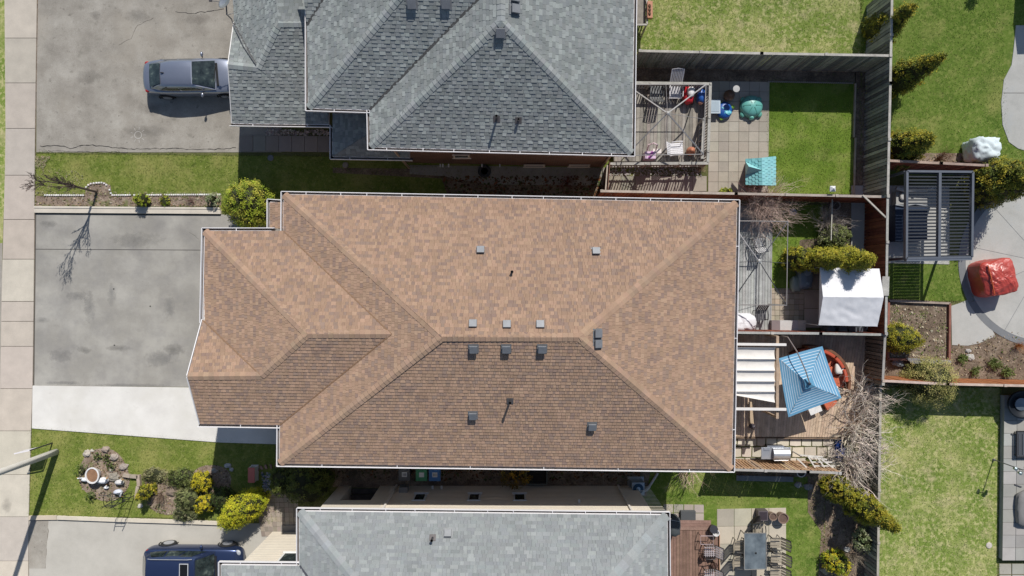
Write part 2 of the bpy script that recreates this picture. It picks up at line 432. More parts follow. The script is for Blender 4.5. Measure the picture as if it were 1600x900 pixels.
for i, (a, b) in enumerate([((91, 808), (200, 812)), ((201, 812), (300, 815)), ((301, 815), (352, 817))]):
    cb.beam(G(*a) + Vector((0, 0, .05)), G(*b) + Vector((0, 0, .05)), .17, .14, (.6, .55, .46))
cb.build('curb', M_CONC, kind='structure')
# cracks: sunk seams of their own shape
def crack(parent, pts, w=.02, col=(.05, .048, .045), z=.014, seed=1):
    rr = random.Random(seed); m = MB(); P = []
    for (a, b) in zip(pts, pts[1:]):
        A, B = G(*a), G(*b); n = max(2, int((B - A).length / .15))
        for i in range(n): P.append(A.lerp(B, i / n) + Vector((rr.uniform(-.03, .03), rr.uniform(-.03, .03), z)))
    P.append(G(*pts[-1]) + Vector((0, 0, z)))
    for a, b in zip(P, P[1:]): m.beam(a, b, w * rr.uniform(.5, 1.3), .004, col)
    m.build('crack', M_CONC, parent)
d1 = bpy.data.objects['driveway']
crack(d1, [(275, 19), (300, 21), (325, 18), (350, 14)], .03)
crack(d1, [(62, 229), (90, 227), (110, 232), (135, 226), (160, 229), (200, 233)], .035, seed=2)
crack(d1, [(200, 233), (260, 232), (330, 234), (369, 231)], .03, seed=3)
crack(d1, [(186, 70), (205, 60), (215, 40), (240, 28)], .012, (.1, .09, .08), seed=4)
crack(d1, [(75, 236), (130, 237), (200, 238)], .02, seed=6)
crack(dr, [(296, 362), (305, 368), (311, 374)], .015, (.1, .1, .09), seed=7)
crack(d3, [(76, 813), (74, 850), (71, 888)], .03, (.2, .18, .15), seed=8)
m = MB()
for p in ((178, 451.5), (235, 478.5), (179, 539.5)): m.lathe(G(*p) + Vector((0, 0, .012)), [(.035, 0), (.035, .006)], 10, (.03, .03, .03))
m.build('oil_spot', M_ASPH_OLD if 0 else M_CONC, dr)
# pale sun-and-ray chalk drawing on the old drive
m = MB(); c = G(216, 211)
for i in range(24):
    a = 2 * math.pi * i / 24; b = 2 * math.pi * (i + 1) / 24
    m.beam(c + Vector((math.cos(a) * .17, math.sin(a) * .17, .015)), c + Vector((math.cos(b) * .17, math.sin(b) * .17, .015)), .025, .004, (.62, .6, .56))
for i in range(9):
    a = 2 * math.pi * i / 9; m.beam(c + Vector((math.cos(a) * .25, math.sin(a) * .25, .015)), c + Vector((math.cos(a) * .38, math.sin(a) * .38, .015)), .02, .004, (.58, .56, .52))
m.build('chalk_drawing', M_CONC, d1)
# oily dark stains on the drive: each a thin worn-in patch with its own outline
def stain_mat():
    m, nt, b = nodes('oil_stain'); P = pos(nt)
    at = NN(nt, 'ShaderNodeAttribute'); at.attribute_name = 'tint'
    nt.links.new(at.outputs['Color'], b.inputs['Base Color']); b.inputs['Roughness'].default_value = .8
    tc = nt.nodes.new('ShaderNodeTexCoord'); ln = NN(nt, 'ShaderNodeVectorMath'); ln.operation = 'LENGTH'
    nt.links.new(tc.outputs['Object'], ln.inputs[0])
    no = noise_n(nt, P, 4, 5)
    ad = NN(nt, 'ShaderNodeMath'); ad.operation = 'MULTIPLY_ADD'; nt.links.new(no, ad.inputs[0]); ad.inputs[1].default_value = .8; nt.links.new(ln.outputs['Value'], ad.inputs[2])
    nt.links.new(ramp(nt, ad.outputs[0], [(.35, .30), (.85, .11), (1.28, 0.0)]), b.inputs['Alpha'])
    return m
M_STAIN = stain_mat()
for i, (px, py, rx, ry, c) in enumerate([(272, 546, .9, .5, (.04, .04, .04)), (185, 544, 1.1, .3, (.10, .095, .09)), (132, 547, .6, .35, (.13, .125, .12)), (95, 556, 1.0, .6, (.17, .165, .165)),
        (248, 560, 1.2, .7, (.17, .17, .17)), (120, 462, .9, .4, (.18, .18, .18)), (66, 500, .6, .3, (.15, .15, .15)), (200, 602, 3.6, .16, (.15, .15, .15)), (100, 598, 1.8, .16, (.17, .17, .17)),
        (215, 375, 2.2, .7, (.17, .165, .15)), (75, 350, .8, .3, (.17, .165, .15)), (265, 480, .5, 1.0, (.2, .2, .2)), (140, 480, .5, 1.3, (.2, .2, .2)), (175, 460, .4, .9, (.2, .2, .2)),
        (140, 120, 1.2, .6, (.13, .12, .1)), (215, 25, 1.0, .6, (.11, .10, .085)), (240, 170, 1.4, .6, (.14, .12, .1)), (310, 30, 1.2, .5, (.14, .12, .1)), (150, 24, .5, .4, (.09, .08, .07)), (230, 205, 1.8, .5, (.15, .14, .12)), (12, 790, .45, .6, (.2, .18, .16))]):
    m = MB(); m.poly([(1.3 * math.cos(k * .2618), 1.3 * math.sin(k * .2618), 0) for k in range(24)], c)
    o = m.build('stain', M_STAIN, d1 if py < 240 else (sw if px < 20 else dr), local=True); o.location = G(px, py) + Vector((0, 0, (.052 if px < 20 else .0165) + i * .0004)); o.scale = (rx, ry, 1)

# soil beds
def bedpoly(cx, cy, rx, ry, n=26, lump=.12, seed=0, rot=0):
    r = random.Random(seed); ph = [r.uniform(0, 6.28) for _ in range(3)]; out = []
    for i in range(n):
        a = 2 * math.pi * i / n; k = 1 + lump * (math.sin(2 * a + ph[0]) + .6 * math.sin(3 * a + ph[1]) + .4 * math.sin(5 * a + ph[2])) / 1.5
        x, y = rx * k * math.cos(a), ry * k * math.sin(a)
        out.append((cx + x * math.cos(rot) - y * math.sin(rot), cy + x * math.sin(rot) + y * math.cos(rot)))
    return out
B1 = [(56, 306), (133, 305), (135, 291), (142, 286), (163, 285), (173, 290), (175, 305), (346, 304), (346, 323), (56, 322)]
sheet('flower_bed', B1, .012, M_MULCH)
B2 = bedpoly(163, 742, 40, 41, seed=2, lump=.06); B3 = bedpoly(258, 770, 30, 36, seed=3); B3b = bedpoly(325, 762, 40, 34, seed=5)
sheet('flower_bed', B2, .014, M_MULCH); sheet('flower_bed', B3, .016, M_MULCH); sheet('flower_bed', B3b, .018, M_MULCH)
sheet('side_soil', [(500, 706), (1020, 712), (1010, 775), (500, 760)], .012, M_SOIL)
sheet('side_soil', [(520, 262), (980, 268), (980, 318), (705, 318), (690, 279), (520, 270)], .012, M_SOIL)
sheet('side_path', [(640, 258), (950, 262), (950, 290), (760, 288), (690, 275), (640, 272)], .016, M_ASPH_OLD)
sheet('flower_bed', [(1336, 104), (1352, 104), (1352, 306), (1333, 306)], .012, M_SOIL)
sheet('flower_bed', [(990, 102), (1337, 104), (1337, 129), (990, 127)], .012, M_SOIL)
sheet('flower_bed', [(1285, 310), (1352, 310), (1350, 425), (1240, 425), (1250, 375), (1285, 372)], .010, M_SOIL)
sheet('flower_bed', [(1358, 238), (1540, 240), (1540, 262), (1358, 268)], .012, M_MULCH)
sheet('flower_bed', [(1352, 465), (1460, 470), (1487, 540), (1530, 533), (1552, 517), (1640, 522), (1900, 600), (1900, 606), (1340, 600)], .010, M_SOIL)
sheet('flower_bed', [(1262, 728), (1372, 735), (1372, 950), (1275, 950), (1283, 830), (1262, 800)], .014, M_SOIL)
sheet('flower_bed', [(1150, 718), (1310, 722), (1372, 690), (1372, 745), (1150, 745)], .009, M_SOIL)
# far corner patios
arc = [(1630 + 133 * math.cos(a), 410 - 133 * math.sin(a)) for a in np.linspace(math.radians(-65), math.radians(160), 60)]
circ = [(1630 + 133 * math.cos(a), 410 + 133 * math.sin(a)) for a in np.linspace(0, 2 * math.pi, 90)[:-1]]
circ2 = [(1630 + 122 * math.cos(a), 410 + 122 * math.sin(a)) for a in np.linspace(0, 2 * math.pi, 90)[:-1]]
pb = sheet('round_patio', circ, .028, M_CONC, th=.03, col=(.24, .25, .26))
ci = MB()
rr_ = random.Random(2)
for k in range(10):   # the disc is cast in wedges with open joints
    a0 = math.radians(12) + k * 2 * math.pi / 10 + .002; a1 = a0 + 2 * math.pi / 10 - .006
    pts = [(1630 + 1.0 * math.cos((a0 + a1) / 2), 410 + 1.0 * math.sin((a0 + a1) / 2))] + [(1630 + 122 * math.cos(a), 410 + 122 * math.sin(a)) for a in np.linspace(a0, a1, 12)]
    m = MB(); m.prism([G(*p) for p in pts], .0, .034 + rr_.uniform(-.002, .002), (1, 1, 1)); m.build('concrete_wedge', M_PATIO, pb)
sheet('path', [(1486, 478), (1498, 474), (1522, 464), (1555, 525), (1530, 536), (1512, 540), (1487, 539)], .022, M_PATIO, th=.02)
sheet('patio', [(1330, 290), (1483, 290), (1483, 413), (1330, 410)], .024, M_PATIO, th=.02)
pp = sheet('patio', [(1603, 40), (1587, 40), (1583, 80), (1580, 102), (1568, 125), (1564, 160), (1566, 195), (1576, 222), (1590, 232), (1603, 236), (1900, 236), (1900, 40)], .03, M_PATIO, th=.03, col=(1, 1, 1))
m = MB(); m.prism([G(1567, 145), G(1700, 145.6), G(1700, 146.4), G(1567, 146)], .03, .033, (.2, .19, .18)); m.build('joint_line', M_CONC, pp)

# grass blades
PG = [(.11, .18, .022), (.18, .26, .035), (.25, .31, .06), (.13, .20, .03), (.34, .35, .12)]
PD = [(.19, .28, .045), (.27, .34, .075), (.42, .43, .16), (.50, .46, .22), (.15, .24, .04)]
PR = [(.12, .21, .022), (.17, .28, .035), (.27, .36, .06), (.32, .36, .10)]
o = grass([L1, L2], 260, PG, seed=1, holes=[B1, B2, B3, B3b]); tag(o, 'green front lawn grass beside the driveways', 'grass', kind='stuff')
o = grass([L5, L7, L9], 170, PG, seed=2, holes=[circ, [(1567, 40), (1900, 40), (1900, 236), (1576, 230)], [(1358, 238), (1540, 240), (1540, 262), (1358, 268)], [(1060, 790), (1230, 790), (1230, 960), (1060, 960)]]); tag(o, 'green back garden grass on the side yards', 'grass', kind='stuff')
o = grass([L3, L8], 230, PD, seed=3); tag(o, 'straw coloured dry lawn grass', 'grass', kind='stuff')
o = grass([L4, L6], 260, PR, seed=4); tag(o, 'lush bright green lawn grass behind the fences', 'grass', kind='stuff')
# ground litter in the beds
def litter(polys, n, sizes, pal, seed, mat, name='leaf_litter', flat=.5):
    rr = random.Random(seed); m = MB()
    for P in polys:
        Q = [tuple(G(*p)[:2]) for p in P]; q = np.array(Q); x0, y0 = q.min(0); x1, y1 = q.max(0)
        k = 0; tries = 0
        while k < n and tries < n * 12:
            tries += 1
            x, y = rr.uniform(x0, x1), rr.uniform(y0, y1)
            if not inpoly(np.array([x]), np.array([y]), Q)[0]: continue
            k += 1; s = rr.uniform(*sizes); a = rr.uniform(0, 6.28); u = Vector((math.cos(a), math.sin(a), rr.uniform(-.3, .3))) * s; v = Vector((-math.sin(a), math.cos(a), rr.uniform(-.3, .3))) * s * rr.uniform(.3, .8)
            c = Vector((x, y, .035 + rr.uniform(0, .03)))
            m.poly([c - u, c + v, c + u, c - v], jit(rr.choice(pal), .3, rr))
    o = m.build(name, mat); return o
soilbeds = [B1, B2, B3, B3b, [(1487, 540), (1530, 533), (1552, 517), (1640, 522), (1640, 596), (1400, 596), (1487, 545)], [(1393, 473), (1483, 475), (1483, 560), (1393, 560)], [(1285, 740), (1372, 745), (1372, 900), (1275, 900)], [(1358, 238), (1540, 240), (1540, 262), (1358, 268)]]
o = litter(soilbeds, 420, (.02, .06), [(.25, .17, .1), (.38, .29, .18), (.12, .08, .05), (.45, .38, .28), (.10, .13, .03)], 7, M_FLOW)
tag(o, 'scattered dry leaves and bark chips in the flower beds', 'leaf litter', kind='stuff')
o = litter([[(58, 262), (130, 268), (132, 304), (57, 305)], [(56, 244), (80, 244), (70, 262), (56, 262)], [(56, 300), (346, 300), (346, 305), (56, 305)]], 420, (.015, .04), [(.30, .27, .15), (.26, .22, .14), (.18, .2, .07), (.36, .31, .2)], 11, M_FLOW)
tag(o, 'dead straw thatch around the young tree in the front lawn', 'thatch', kind='stuff')
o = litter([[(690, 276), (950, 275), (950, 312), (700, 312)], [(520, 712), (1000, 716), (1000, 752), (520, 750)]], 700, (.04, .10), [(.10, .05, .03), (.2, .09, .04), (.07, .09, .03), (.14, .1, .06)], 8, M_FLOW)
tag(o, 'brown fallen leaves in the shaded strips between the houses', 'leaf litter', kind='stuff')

# ------------------------------------------------------------------ roofs
CAMP = Vector((0, 0, CAM_H))
def plane3(a, b, c):
    n = (b - a).cross(c - a).normalized()
    if n.z < 0: n = -n
    return (a, n)
def ray(px, py, pl):
    g = W(px, py, 0); d = g - CAMP; a, n = pl
    t = (a - CAMP).dot(n) / d.dot(n); return CAMP + d * t
def clip(P, nx, ny, c):      # keep nx*x+ny*y >= c
    out = []
    for i in range(len(P)):
        a = P[i]; b = P[(i + 1) % len(P)]; da = nx * a[0] + ny * a[1] - c; db = nx * b[0] + ny * b[1] - c
        if da >= 0: out.append(a)
        if (da >= 0) != (db >= 0):
            t = da / (da - db); out.append((a[0] + (b[0] - a[0]) * t, a[1] + (b[1] - a[1]) * t))
    return out
class Roof:
    def __init__(s, parent, pal, flat=0.0, expo=.143, widths=(.17, .26, .36), th=(.006, .015), seed=1, singles=300, cap=None):
        mean = tuple(sum(q[i] for q in pal) / len(pal) for i in range(3)); pal = [mixc(q, mean, flat) for q in pal]
        s.rnd = random.Random(seed); s.seed = seed; s.pal = pal; s.e = expo; s.w = widths; s.th = th; s.singles = singles
        s.deck = MB(); s.tabs = []; s.parent = parent; s.caps = []; s.cap = cap or pal[0]; s.valleys = []
    def plane(s, polys, lowest=None):
        a = polys[0]; 
        best = None
        for i in range(1, len(a) - 1):
            n = (a[i] - a[0]).cross(a[i + 1] - a[0])
            if best is None or n.length > best.length: best = n
        n = best.normalized(); n = n if n.z > 0 else -n
        u = Vector((0, 0, 1)).cross(n).normalized(); v = n.cross(u)
        if v.z < 0: u, v = -u, -v
        o = min((p for P in polys for p in P), key=lambda p: p.z)
        pid = len(s.deck.f)
        for P in polys:
            DP = [p - n * ((p - o).dot(n) + .004) for p in P]
            s.deck.poly(DP if (P[1] - P[0]).cross(P[2] - P[0]).z > 0 else DP[::-1], mixc(s.pal[0], (0, 0, 0), .55))
            Q = [((p - o).dot(u), (p - o).dot(v)) for p in P]
            v0 = -s.e; vmax = max(q[1] for q in Q); row = 0; vv = min(q[1] for q in Q)
            row = math.floor(min(0, vv) / s.e)
            while row * s.e < vmax:
                r0, r1 = row * s.e, (row + 1) * s.e
                S = clip(clip(Q, 0, 1, r0), 0, -1, -r1)
                if len(S) >= 3:
                    u0 = min(q[0] for q in S); u1 = max(q[0] for q in S)
                    rr = random.Random((s.seed * 7919 + pid * 131 + row) & 0xffffff) if 0 else random.Random(s.seed * 100003 + row * 17 + int(abs(n.x) * 50) * 7 + int(abs(n.y) * 50))
                    x = -40 - rr.random() * .5; k = 0
                    while x < u1:
                        w = rr.choice(s.w); col = rr.randrange(len(s.pal) * 6); t = s.th[k % len(s.th)]; k += 1
                        if x + w > u0:
                            T = clip(clip(S, 1, 0, x + .0035), -1, 0, -(x + w - .0035))
                            if len(T) >= 3:
                                full = len(T) == 4 and (max(q[0] for q in T) - min(q[0] for q in T)) > w - .009 and min(q[1] for q in T) < r0 + 1e-4 and max(q[1] for q in T) > r1 - 1e-4 and abs(sum(q[0] for q in T) / 4 - x - w / 2) < 1e-3
                                s.tabs.append((T, r0, t, col, o, u, v, n, full, x + w / 2, w))
                        x += w
                row += 1
    def color(s, i):
        rr = random.Random(i * 13 + 5); return jit(s.pal[i % len(s.pal)], .06, rr)
    def ridge(s, a, b, n1, n2, w=.16, L=.2, name='ridge_cap'):
        "shingle caps folded over a ridge or hip from a (low end) to b"
        s.caps.append((a, b, n1, n2, w, L))
    def finish(s, mat, caps=300, label=None):
        roof = s.deck.build('roof', mat, s.parent)
        if label: roof['label'] = label
        full = [t for t in s.tabs if t[8]]
        def ctr(t): return t[4] + t[5] * t[9] + t[6] * (t[1] + s.e / 2)
        full.sort(key=lambda t: (ctr(t).x - s.focus[0]) ** 2 + (ctr(t).y - s.focus[1]) ** 2)
        sel = full[:s.singles]; selid = set(id(t) for t in sel); cache = {}
        def tabgeo(m, T, r0, t, col, tr):
            top = []; bot = []
            for q in T:
                h = t * (1 - (q[1] - r0) / s.e) + .006
                top.append(tr(q[0], q[1], h)); bot.append(tr(q[0], q[1], -.002))
            N = len(T)
            m.add(top + bot, [list(range(N))] + [[i, N + i, N + (i + 1) % N, (i + 1) % N] for i in range(N)], col)
        for t in sel:
            T, r0, th, col, o, u, v, n, _, xc, w = t
            key = (w, th, col)
            if key not in cache:
                m = MB(); e = s.e
                tabgeo(m, [(-w / 2 + .0035, 0), (w / 2 - .0035, 0), (w / 2 - .0035, e), (-w / 2 + .0035, e)], 0, th, s.color(col), lambda a, b, h: (a, b, h))
                me_o = m.build('shingle', mat, roof, local=True); cache[key] = me_o.data
                ob = me_o
            else:
                ob = bpy.data.objects.new('shingle', cache[key]); COL.objects.link(ob); ob.parent = roof
            R = Matrix((u, v, n)).transposed().to_4x4()
            ob.matrix_local = Matrix.Translation(o + u * xc + v * r0 - WL[roof.name]) @ R
        m = MB()
        for t in s.tabs:
            if id(t) in selid: continue
            T, r0, th, col, o, u, v, n = t[:8]
            tabgeo(m, T, r0, th, s.color(col), lambda a, b, h: o + u * a + v * b + n * h)
        m.build('shingle_courses', mat, roof, kind='stuff')
        rr = random.Random(s.seed + 9); cnt = 0; rest = MB(); nrest = 0
        for a, b, n1, n2, w, L in s.caps:
            d = b - a; ln = d.length; d.normalize()
            s1 = n1.cross(d).normalized(); s2 = n2.cross(d).normalized()
            if s1.dot(n2) > 0: s1 = -s1
            if s2.dot(n1) > 0: s2 = -s2
            up = (n1 + n2).normalized(); n = max(1, int(ln / L)); st = ln / n
            for i in range(n):
                p = a + d * st * i; q = a + d * (st * (i + 1) + .03); h0, h1 = .034, .018
                col = jit(mixc(s.cap, rr.choice(s.pal), .35), .08, rr)
                mm = MB()
                vs = [p + s1 * w + n1 * h0, p + up * (h0 + .006), p + s2 * w + n2 * h0, q + s1 * w + n1 * h1, q + up * (h1 + .006), q + s2 * w + n2 * h1,
                      p + s1 * w, p, p + s2 * w, q + s1 * w, q + s2 * w]
                fs = [(0, 1, 4, 3), (1, 2, 5, 4), (0, 6, 7, 1), (1, 7, 8, 2), (6, 0, 3, 9), (2, 8, 10, 5)]
                if cnt < caps: mm.add(vs, fs, col); mm.build('ridge_cap', mat, roof); cnt += 1
                else: rest.add(vs, fs, col); nrest += 1
        if nrest: rest.build('ridge_caps', mat, roof, kind='stuff')
        for a, b, w, col in s.valleys:
            mm = MB(); up = Vector((0, 0, 1)); mm.beam(a + up * .025, b + up * .025, w, .012, col); mm.build('valley_strip', mat, roof)
        return roof
def gutter(parent, pts, z, hang=1.35, col=(.82, .8, .8), inner=(.10, .085, .075), rnd=random.Random(2), side=1, name='gutter'):
    "U-shaped eaves trough hung outside the eave line pts (plan points); side=+1: outside lies to the left of travel"
    m = MB()
    for a, b in zip(pts, pts[1:]):
        a = Vector((a[0], a[1], z)); b = Vector((b[0], b[1], z)); d = (b - a).normalized(); n = Vector((-d.y, d.x, 0)) * side
        a2 = a - d * .0; b2 = b + d * .0
        e = d * .12
        m.beam(a + n * .012 + Vector((0, 0, -.07)), b + n * .012 + Vector((0, 0, -.07)), .02, .14, col)
        m.beam(a2 + n * .065 - e + Vector((0, 0, -.13)), b2 + n * .065 + e + Vector((0, 0, -.13)), .12, .012, inner)
        m.beam(a2 + n * .128 - e + Vector((0, 0, -.06)), b2 + n * .128 + e + Vector((0, 0, -.06)), .024, .145, col)
        L = (b - a).length; k = int(L / hang)
        for i in range(k):
            p = a + d * (L * (i + .5) / k + rnd.uniform(-.2, .2)); m.beam(p + n * .0, p + n * .13, .025, .012, col)
    return m.build(name, M_PAINT, parent)
def seg(poly):  # close helper
    return list(zip(poly, poly[1:] + poly[:1]))
def downspout(parent, x, y, z0, z1, col=(.7, .66, .6)):
    m = MB(); m.beam((x, y, z0), (x, y, z1), .08, .08, col); return m.build('downspout', M_PAINT, parent)
def roof_vent(parent, p, n, rz=0, col=(.20, .21, .225), name='roof_vent', s=.32):
    "square sheet-metal box vent with flange and hood, set flat on the slope"
    z = n; x = Vector((math.cos(rz), math.sin(rz), 0)); y = z.cross(x).normalized(); x = y.cross(z)
    R = Matrix((x, y, z)).transposed(); m = MB()
    m.box(p + z * .02, (s * 1.2, s * 1.15, .012), jit(col, .05), M=R)
    m.box(p + z * .06, (s * .8, s * .8, .09), mixc(col, (0, 0, 0), .5), M=R)
    vs = []
    for (a, b, c) in ((.48, .48, .10), (.44, .44, .155)):
        for sx, sy in ((-1, -1), (1, -1), (1, 1), (-1, 1)): vs.append(p + R @ Vector((sx * a * s, sy * a * s, c)))
    m.add(vs, [(3, 2, 1, 0), (4, 5, 6, 7), (0, 1, 5, 4), (1, 2, 6, 5), (2, 3, 7, 6), (3, 0, 4, 7)], col)
    return m.build(name, M_DARKM, parent)
def vent_pipe(parent, p, n, h=.42, r=.045, name='vent_pipe'):
    m = MB(); m.tube([p - Vector((0, 0, .05)), p + Vector((0, 0, h))], r, 10, (.06, .06, .065)); m.tube([p + Vector((0, 0, h - .04)), p + Vector((0, 0, h))], r * 1.3, 10, (.05, .05, .05))
    z = n; y = z.cross(Vector((1, 0, 0))).normalized(); x = y.cross(z); R = Matrix((x, y, z)).transposed()
    m.box(p + z * .02, (.26, .26, .012), (.12, .11, .11), M=R)
    return m.build(name, M_DARKM, parent)
def wallwin(parent, x, y, z, w, h, ny, frame=(.75, .75, .73), depth=.05, axis='x'):
    "window on a wall; faces +y or -y (axis x) or +-x (axis y)"
    m = MB()
    def bx(cx, cz, sx, sz, col, off, mm):
        c = (x + cx, y + ny * off, z + cz) if axis == 'x' else (x + ny * off, y + cx, z + cz)
        mm.box(c, (sx, depth, sz) if axis == 'x' else (depth, sx, sz), col)
    bx(0, h / 2, w + .12, .07, frame, .03, m); bx(0, -h / 2, w + .12, .07, frame, .03, m); bx(-w / 2, 0, .07, h - .08, frame, .03, m); bx(w / 2, 0, .07, h - .08, frame, .03, m)
    bx(0, -h / 2 - .05, w + .2, .04, frame, .06, m)
    f = m.build('window', M_PAINT, parent); g = MB(); bx(0, 0, w - .07, h - .07, (1, 1, 1), .012, g); g.build('pane', M_GLASS, f); return f

# --- the brown-roofed house in the middle
PB = [(.475, .325, .232), (.44, .30, .213), (.37, .265, .208), (.40, .275, .198), (.335, .245, .205), (.50, .345, .245), (.455, .31, .222)]
brown = thing('house', 'large house with brown shingled hip roof and many square vents, in the middle', 'house', G(800, 520))
ZE, ZR = 5.5, 8.15
A_, B_, C_, D_ = W(444, 304, ZE), W(1151, 317, ZE), W(1143, 733, ZE), W(437, 724, ZE)
R1, R2 = W(690, 527, ZR), W(905, 527, ZR)
PF = plane3(A_, D_, R1)
G2, G5 = W(443.4, 361, ZE), W(437.6, 664, ZE)
G1, G3, G4 = W(320, 361, ZE), W(317, 500, ZE), W(313, 662, ZE)
K3 = ray(612, 522, PF); K2 = W(480, 522, K3.z - .02)
PGB = plane3(G4, G5, K3)
GP = ray(293.5, 588, PGB); K1 = ray(408, 587, PGB); K2 = ray(480, 522, PGB)
PB = [(q[0] * .925, q[1] * .915, q[2] * .90) for q in PB]
roof = Roof(brown, PB, flat=.22, seed=3, cap=(.44, .305, .215), th=(.013, .018), widths=(.12, .16, .20, .09)); roof.focus = (0, -2)
roof.plane([[A_, B_, R2, R1]]); roof.plane([[D_, C_, R2, R1]]); roof.plane([[B_, C_, R2]])
roof.plane([[A_, G2, K3, R1], [K3, G5, D_, R1]])
roof.plane([[G1, G2, K3, K2]]); roof.plane([[G1, G3, K1, K2]]); roof.plane([[G3, GP, K1]])
roof.plane([[GP, G4, G5, K1], [K1, G5, K3, K2]])
P1 = [W(422, 316, 5.1), W(422, 357, 5.1), W(446, 357, 5.42), W(446, 316, 5.42)]
roof.plane([P1])
def nrm(*p):
    n = (p[1] - p[0]).cross(p[2] - p[0]).normalized(); return n if n.z > 0 else -n
nT, nB, nR, nF = nrm(A_, B_, R1), nrm(D_, C_, R1), nrm(B_, C_, R2), nrm(A_, D_, R1)
nGT, nGL, nGB, nGG = nrm(G1, G2, K2), nrm(G1, G3, K2), nrm(G4, G5, K3), nrm(G3, GP, K1)
roof.ridge(A_, R1, nT, nF); roof.ridge(D_, R1, nB, nF); roof.ridge(B_, R2, nT, nR); roof.ridge(C_, R2, nB, nR); roof.ridge(R1, R2, nT, nB)
roof.ridge(G1, K2, nGT, nGL); roof.ridge(K1, K2, nGL, nGB); roof.ridge(K2, K3, nGT, nGB); roof.ridge(GP, K1, nGG, nGB)
roof.valleys += [(G2, K3, .05, (.3, .19, .12)), (G5, K3, .05, (.26, .16, .10)), (G3, K1, .05, (.3, .19, .12))]
roof.finish(M_SH, label='brown architectural shingle roof with hips and a front gable')
# eaves, walls, gutters
def off2(pts, d):
    "inset a plan polygon by d (positive = inwards)"
    P = [Vector((p[0], p[1])) for p in pts]; n = len(P); ar = sum(P[i].x * P[(i + 1) % n].y - P[(i + 1) % n].x * P[i].y for i in range(n)); sg = 1 if ar > 0 else -1
    out = []
    for i in range(n):
        a, b, c = P[i - 1], P[i], P[(i + 1) % n]; d1 = (b - a).normalized(); d2 = (c - b).normalized()
        n1 = Vector((-d1.y, d1.x)) * sg; n2 = Vector((-d2.y, d2.x)) * sg; k = (n1 + n2); k = k / max(.3, k.dot(n1)) if k.length > 1e-6 else n1
        q = b + k * d; out.append(Vector((q.x, q.y, 0)))
    return out
ring = [A_, B_, C_, D_, G5, G4, G3, G1, G2]
m = MB(); m.prism(off2(ring, .02), ZE - .17, ZE - .015, (.78, .76, .72)); m.build('soffit', M_PAINT, brown)
wl = off2(ring, .42); m = MB(); m.prism(wl, 0, ZE - .175, (1, 1, 1)); m.build('wall', M_BRICK2, brown)
m = MB(); m.poly([G3 + Vector((.25, 0, -.1)), GP + Vector((.25, 0, -.1)), G4 + Vector((.25, 0, -.1))], (1, 1, 1)); m.build('gable_wall', M_BRICK2, brown)
m = MB(); m.beam(GP + Vector((-.04, 0, -.05)), G4 + Vector((-.04, 0, -.05)), .03, .16, (.82, .8, .8)); m.beam(GP + Vector((-.04, 0, -.05)), G3 + Vector((-.04, 0, -.05)), .03, .16, (.82, .8, .8)); m.build('rake_board', M_PAINT, brown)
gutter(brown, [A_, B_], ZE, side=1); gutter(brown, [B_, C_], ZE, side=1, hang=3.2); gutter(brown, [C_, D_], ZE, side=1, hang=3); gutter(brown, [D_, G5], ZE, side=1, hang=9)
gutter(brown, [G5, G4], ZE, side=1, hang=2); gutter(brown, [G3, G1], ZE, side=1, hang=9); gutter(brown, [G1, W(424, 361, ZE)], ZE, side=1, hang=1.6); gutter(brown, [G2, A_], ZE, side=1, hang=9)
gutter(brown, [P1[1], P1[0]], 5.1, side=1, hang=9); gutter(brown, [P1[0], P1[3] + Vector((-.2, 0, 0))], 5.1, side=1)
m = MB(); m.prism([P1[0] + Vector((.3, -.2, 0)), P1[1] + Vector((.3, 0, 0)), P1[2], P1[3]], 0, 5.0, (1, 1, 1)); m.build('bay_wall', M_BRICK2, brown)
PT, PBm, PRt = plane3(A_, B_, R1), plane3(D_, C_, R1), plane3(B_, C_, R2)
for px, py, pl, n in [(751, 392, PT, nT), (931, 394, PT, nT), (739, 507, PT, nT), (792, 508, PT, nT), (844, 508, PT, nT), (933, 521, PRt, nR), (933, 537, PRt, nR),
                      (740, 544, PBm, nB), (791, 544, PBm, nB), (847, 544, PBm, nB), (739, 648, PBm, nB), (925, 665, PBm, nB)]:
    roof_vent(brown, ray(px, py, pl), n)
vent_pipe(brown, ray(800, 425, PT), nT, .28); vent_pipe(brown, ray(797, 626, PBm), nB, .55)
for x in (-6, -2, 3, 7): wallwin(brown, x, wl[2].y - .0, 4.2, 1.0, 1.2, -1)
for x in (-5, 1, 6): wallwin(brown, x, wl[0].y + (x + 9) * -.018, 4.2, 1.0, 1.2, 1)
for y in (-5, -1.5, 2): wallwin(brown, wl[1].x, y, 4.2, 1.4, 1.2, 1, axis='y'); wallwin(brown, wl[1].x, y, 1.4, 1.6, 1.9, 1, axis='y')
m = MB(); m.box((wl[6].x - .02, .0, 1.1), (.06, 2.3, 2.1), (.75, .73, .7)); m.box((wl[6].x - .02, -3.3, 1.1), (.06, 2.3, 2.1), (.75, .73, .7)); m.build('garage_door', M_PAINT, brown)

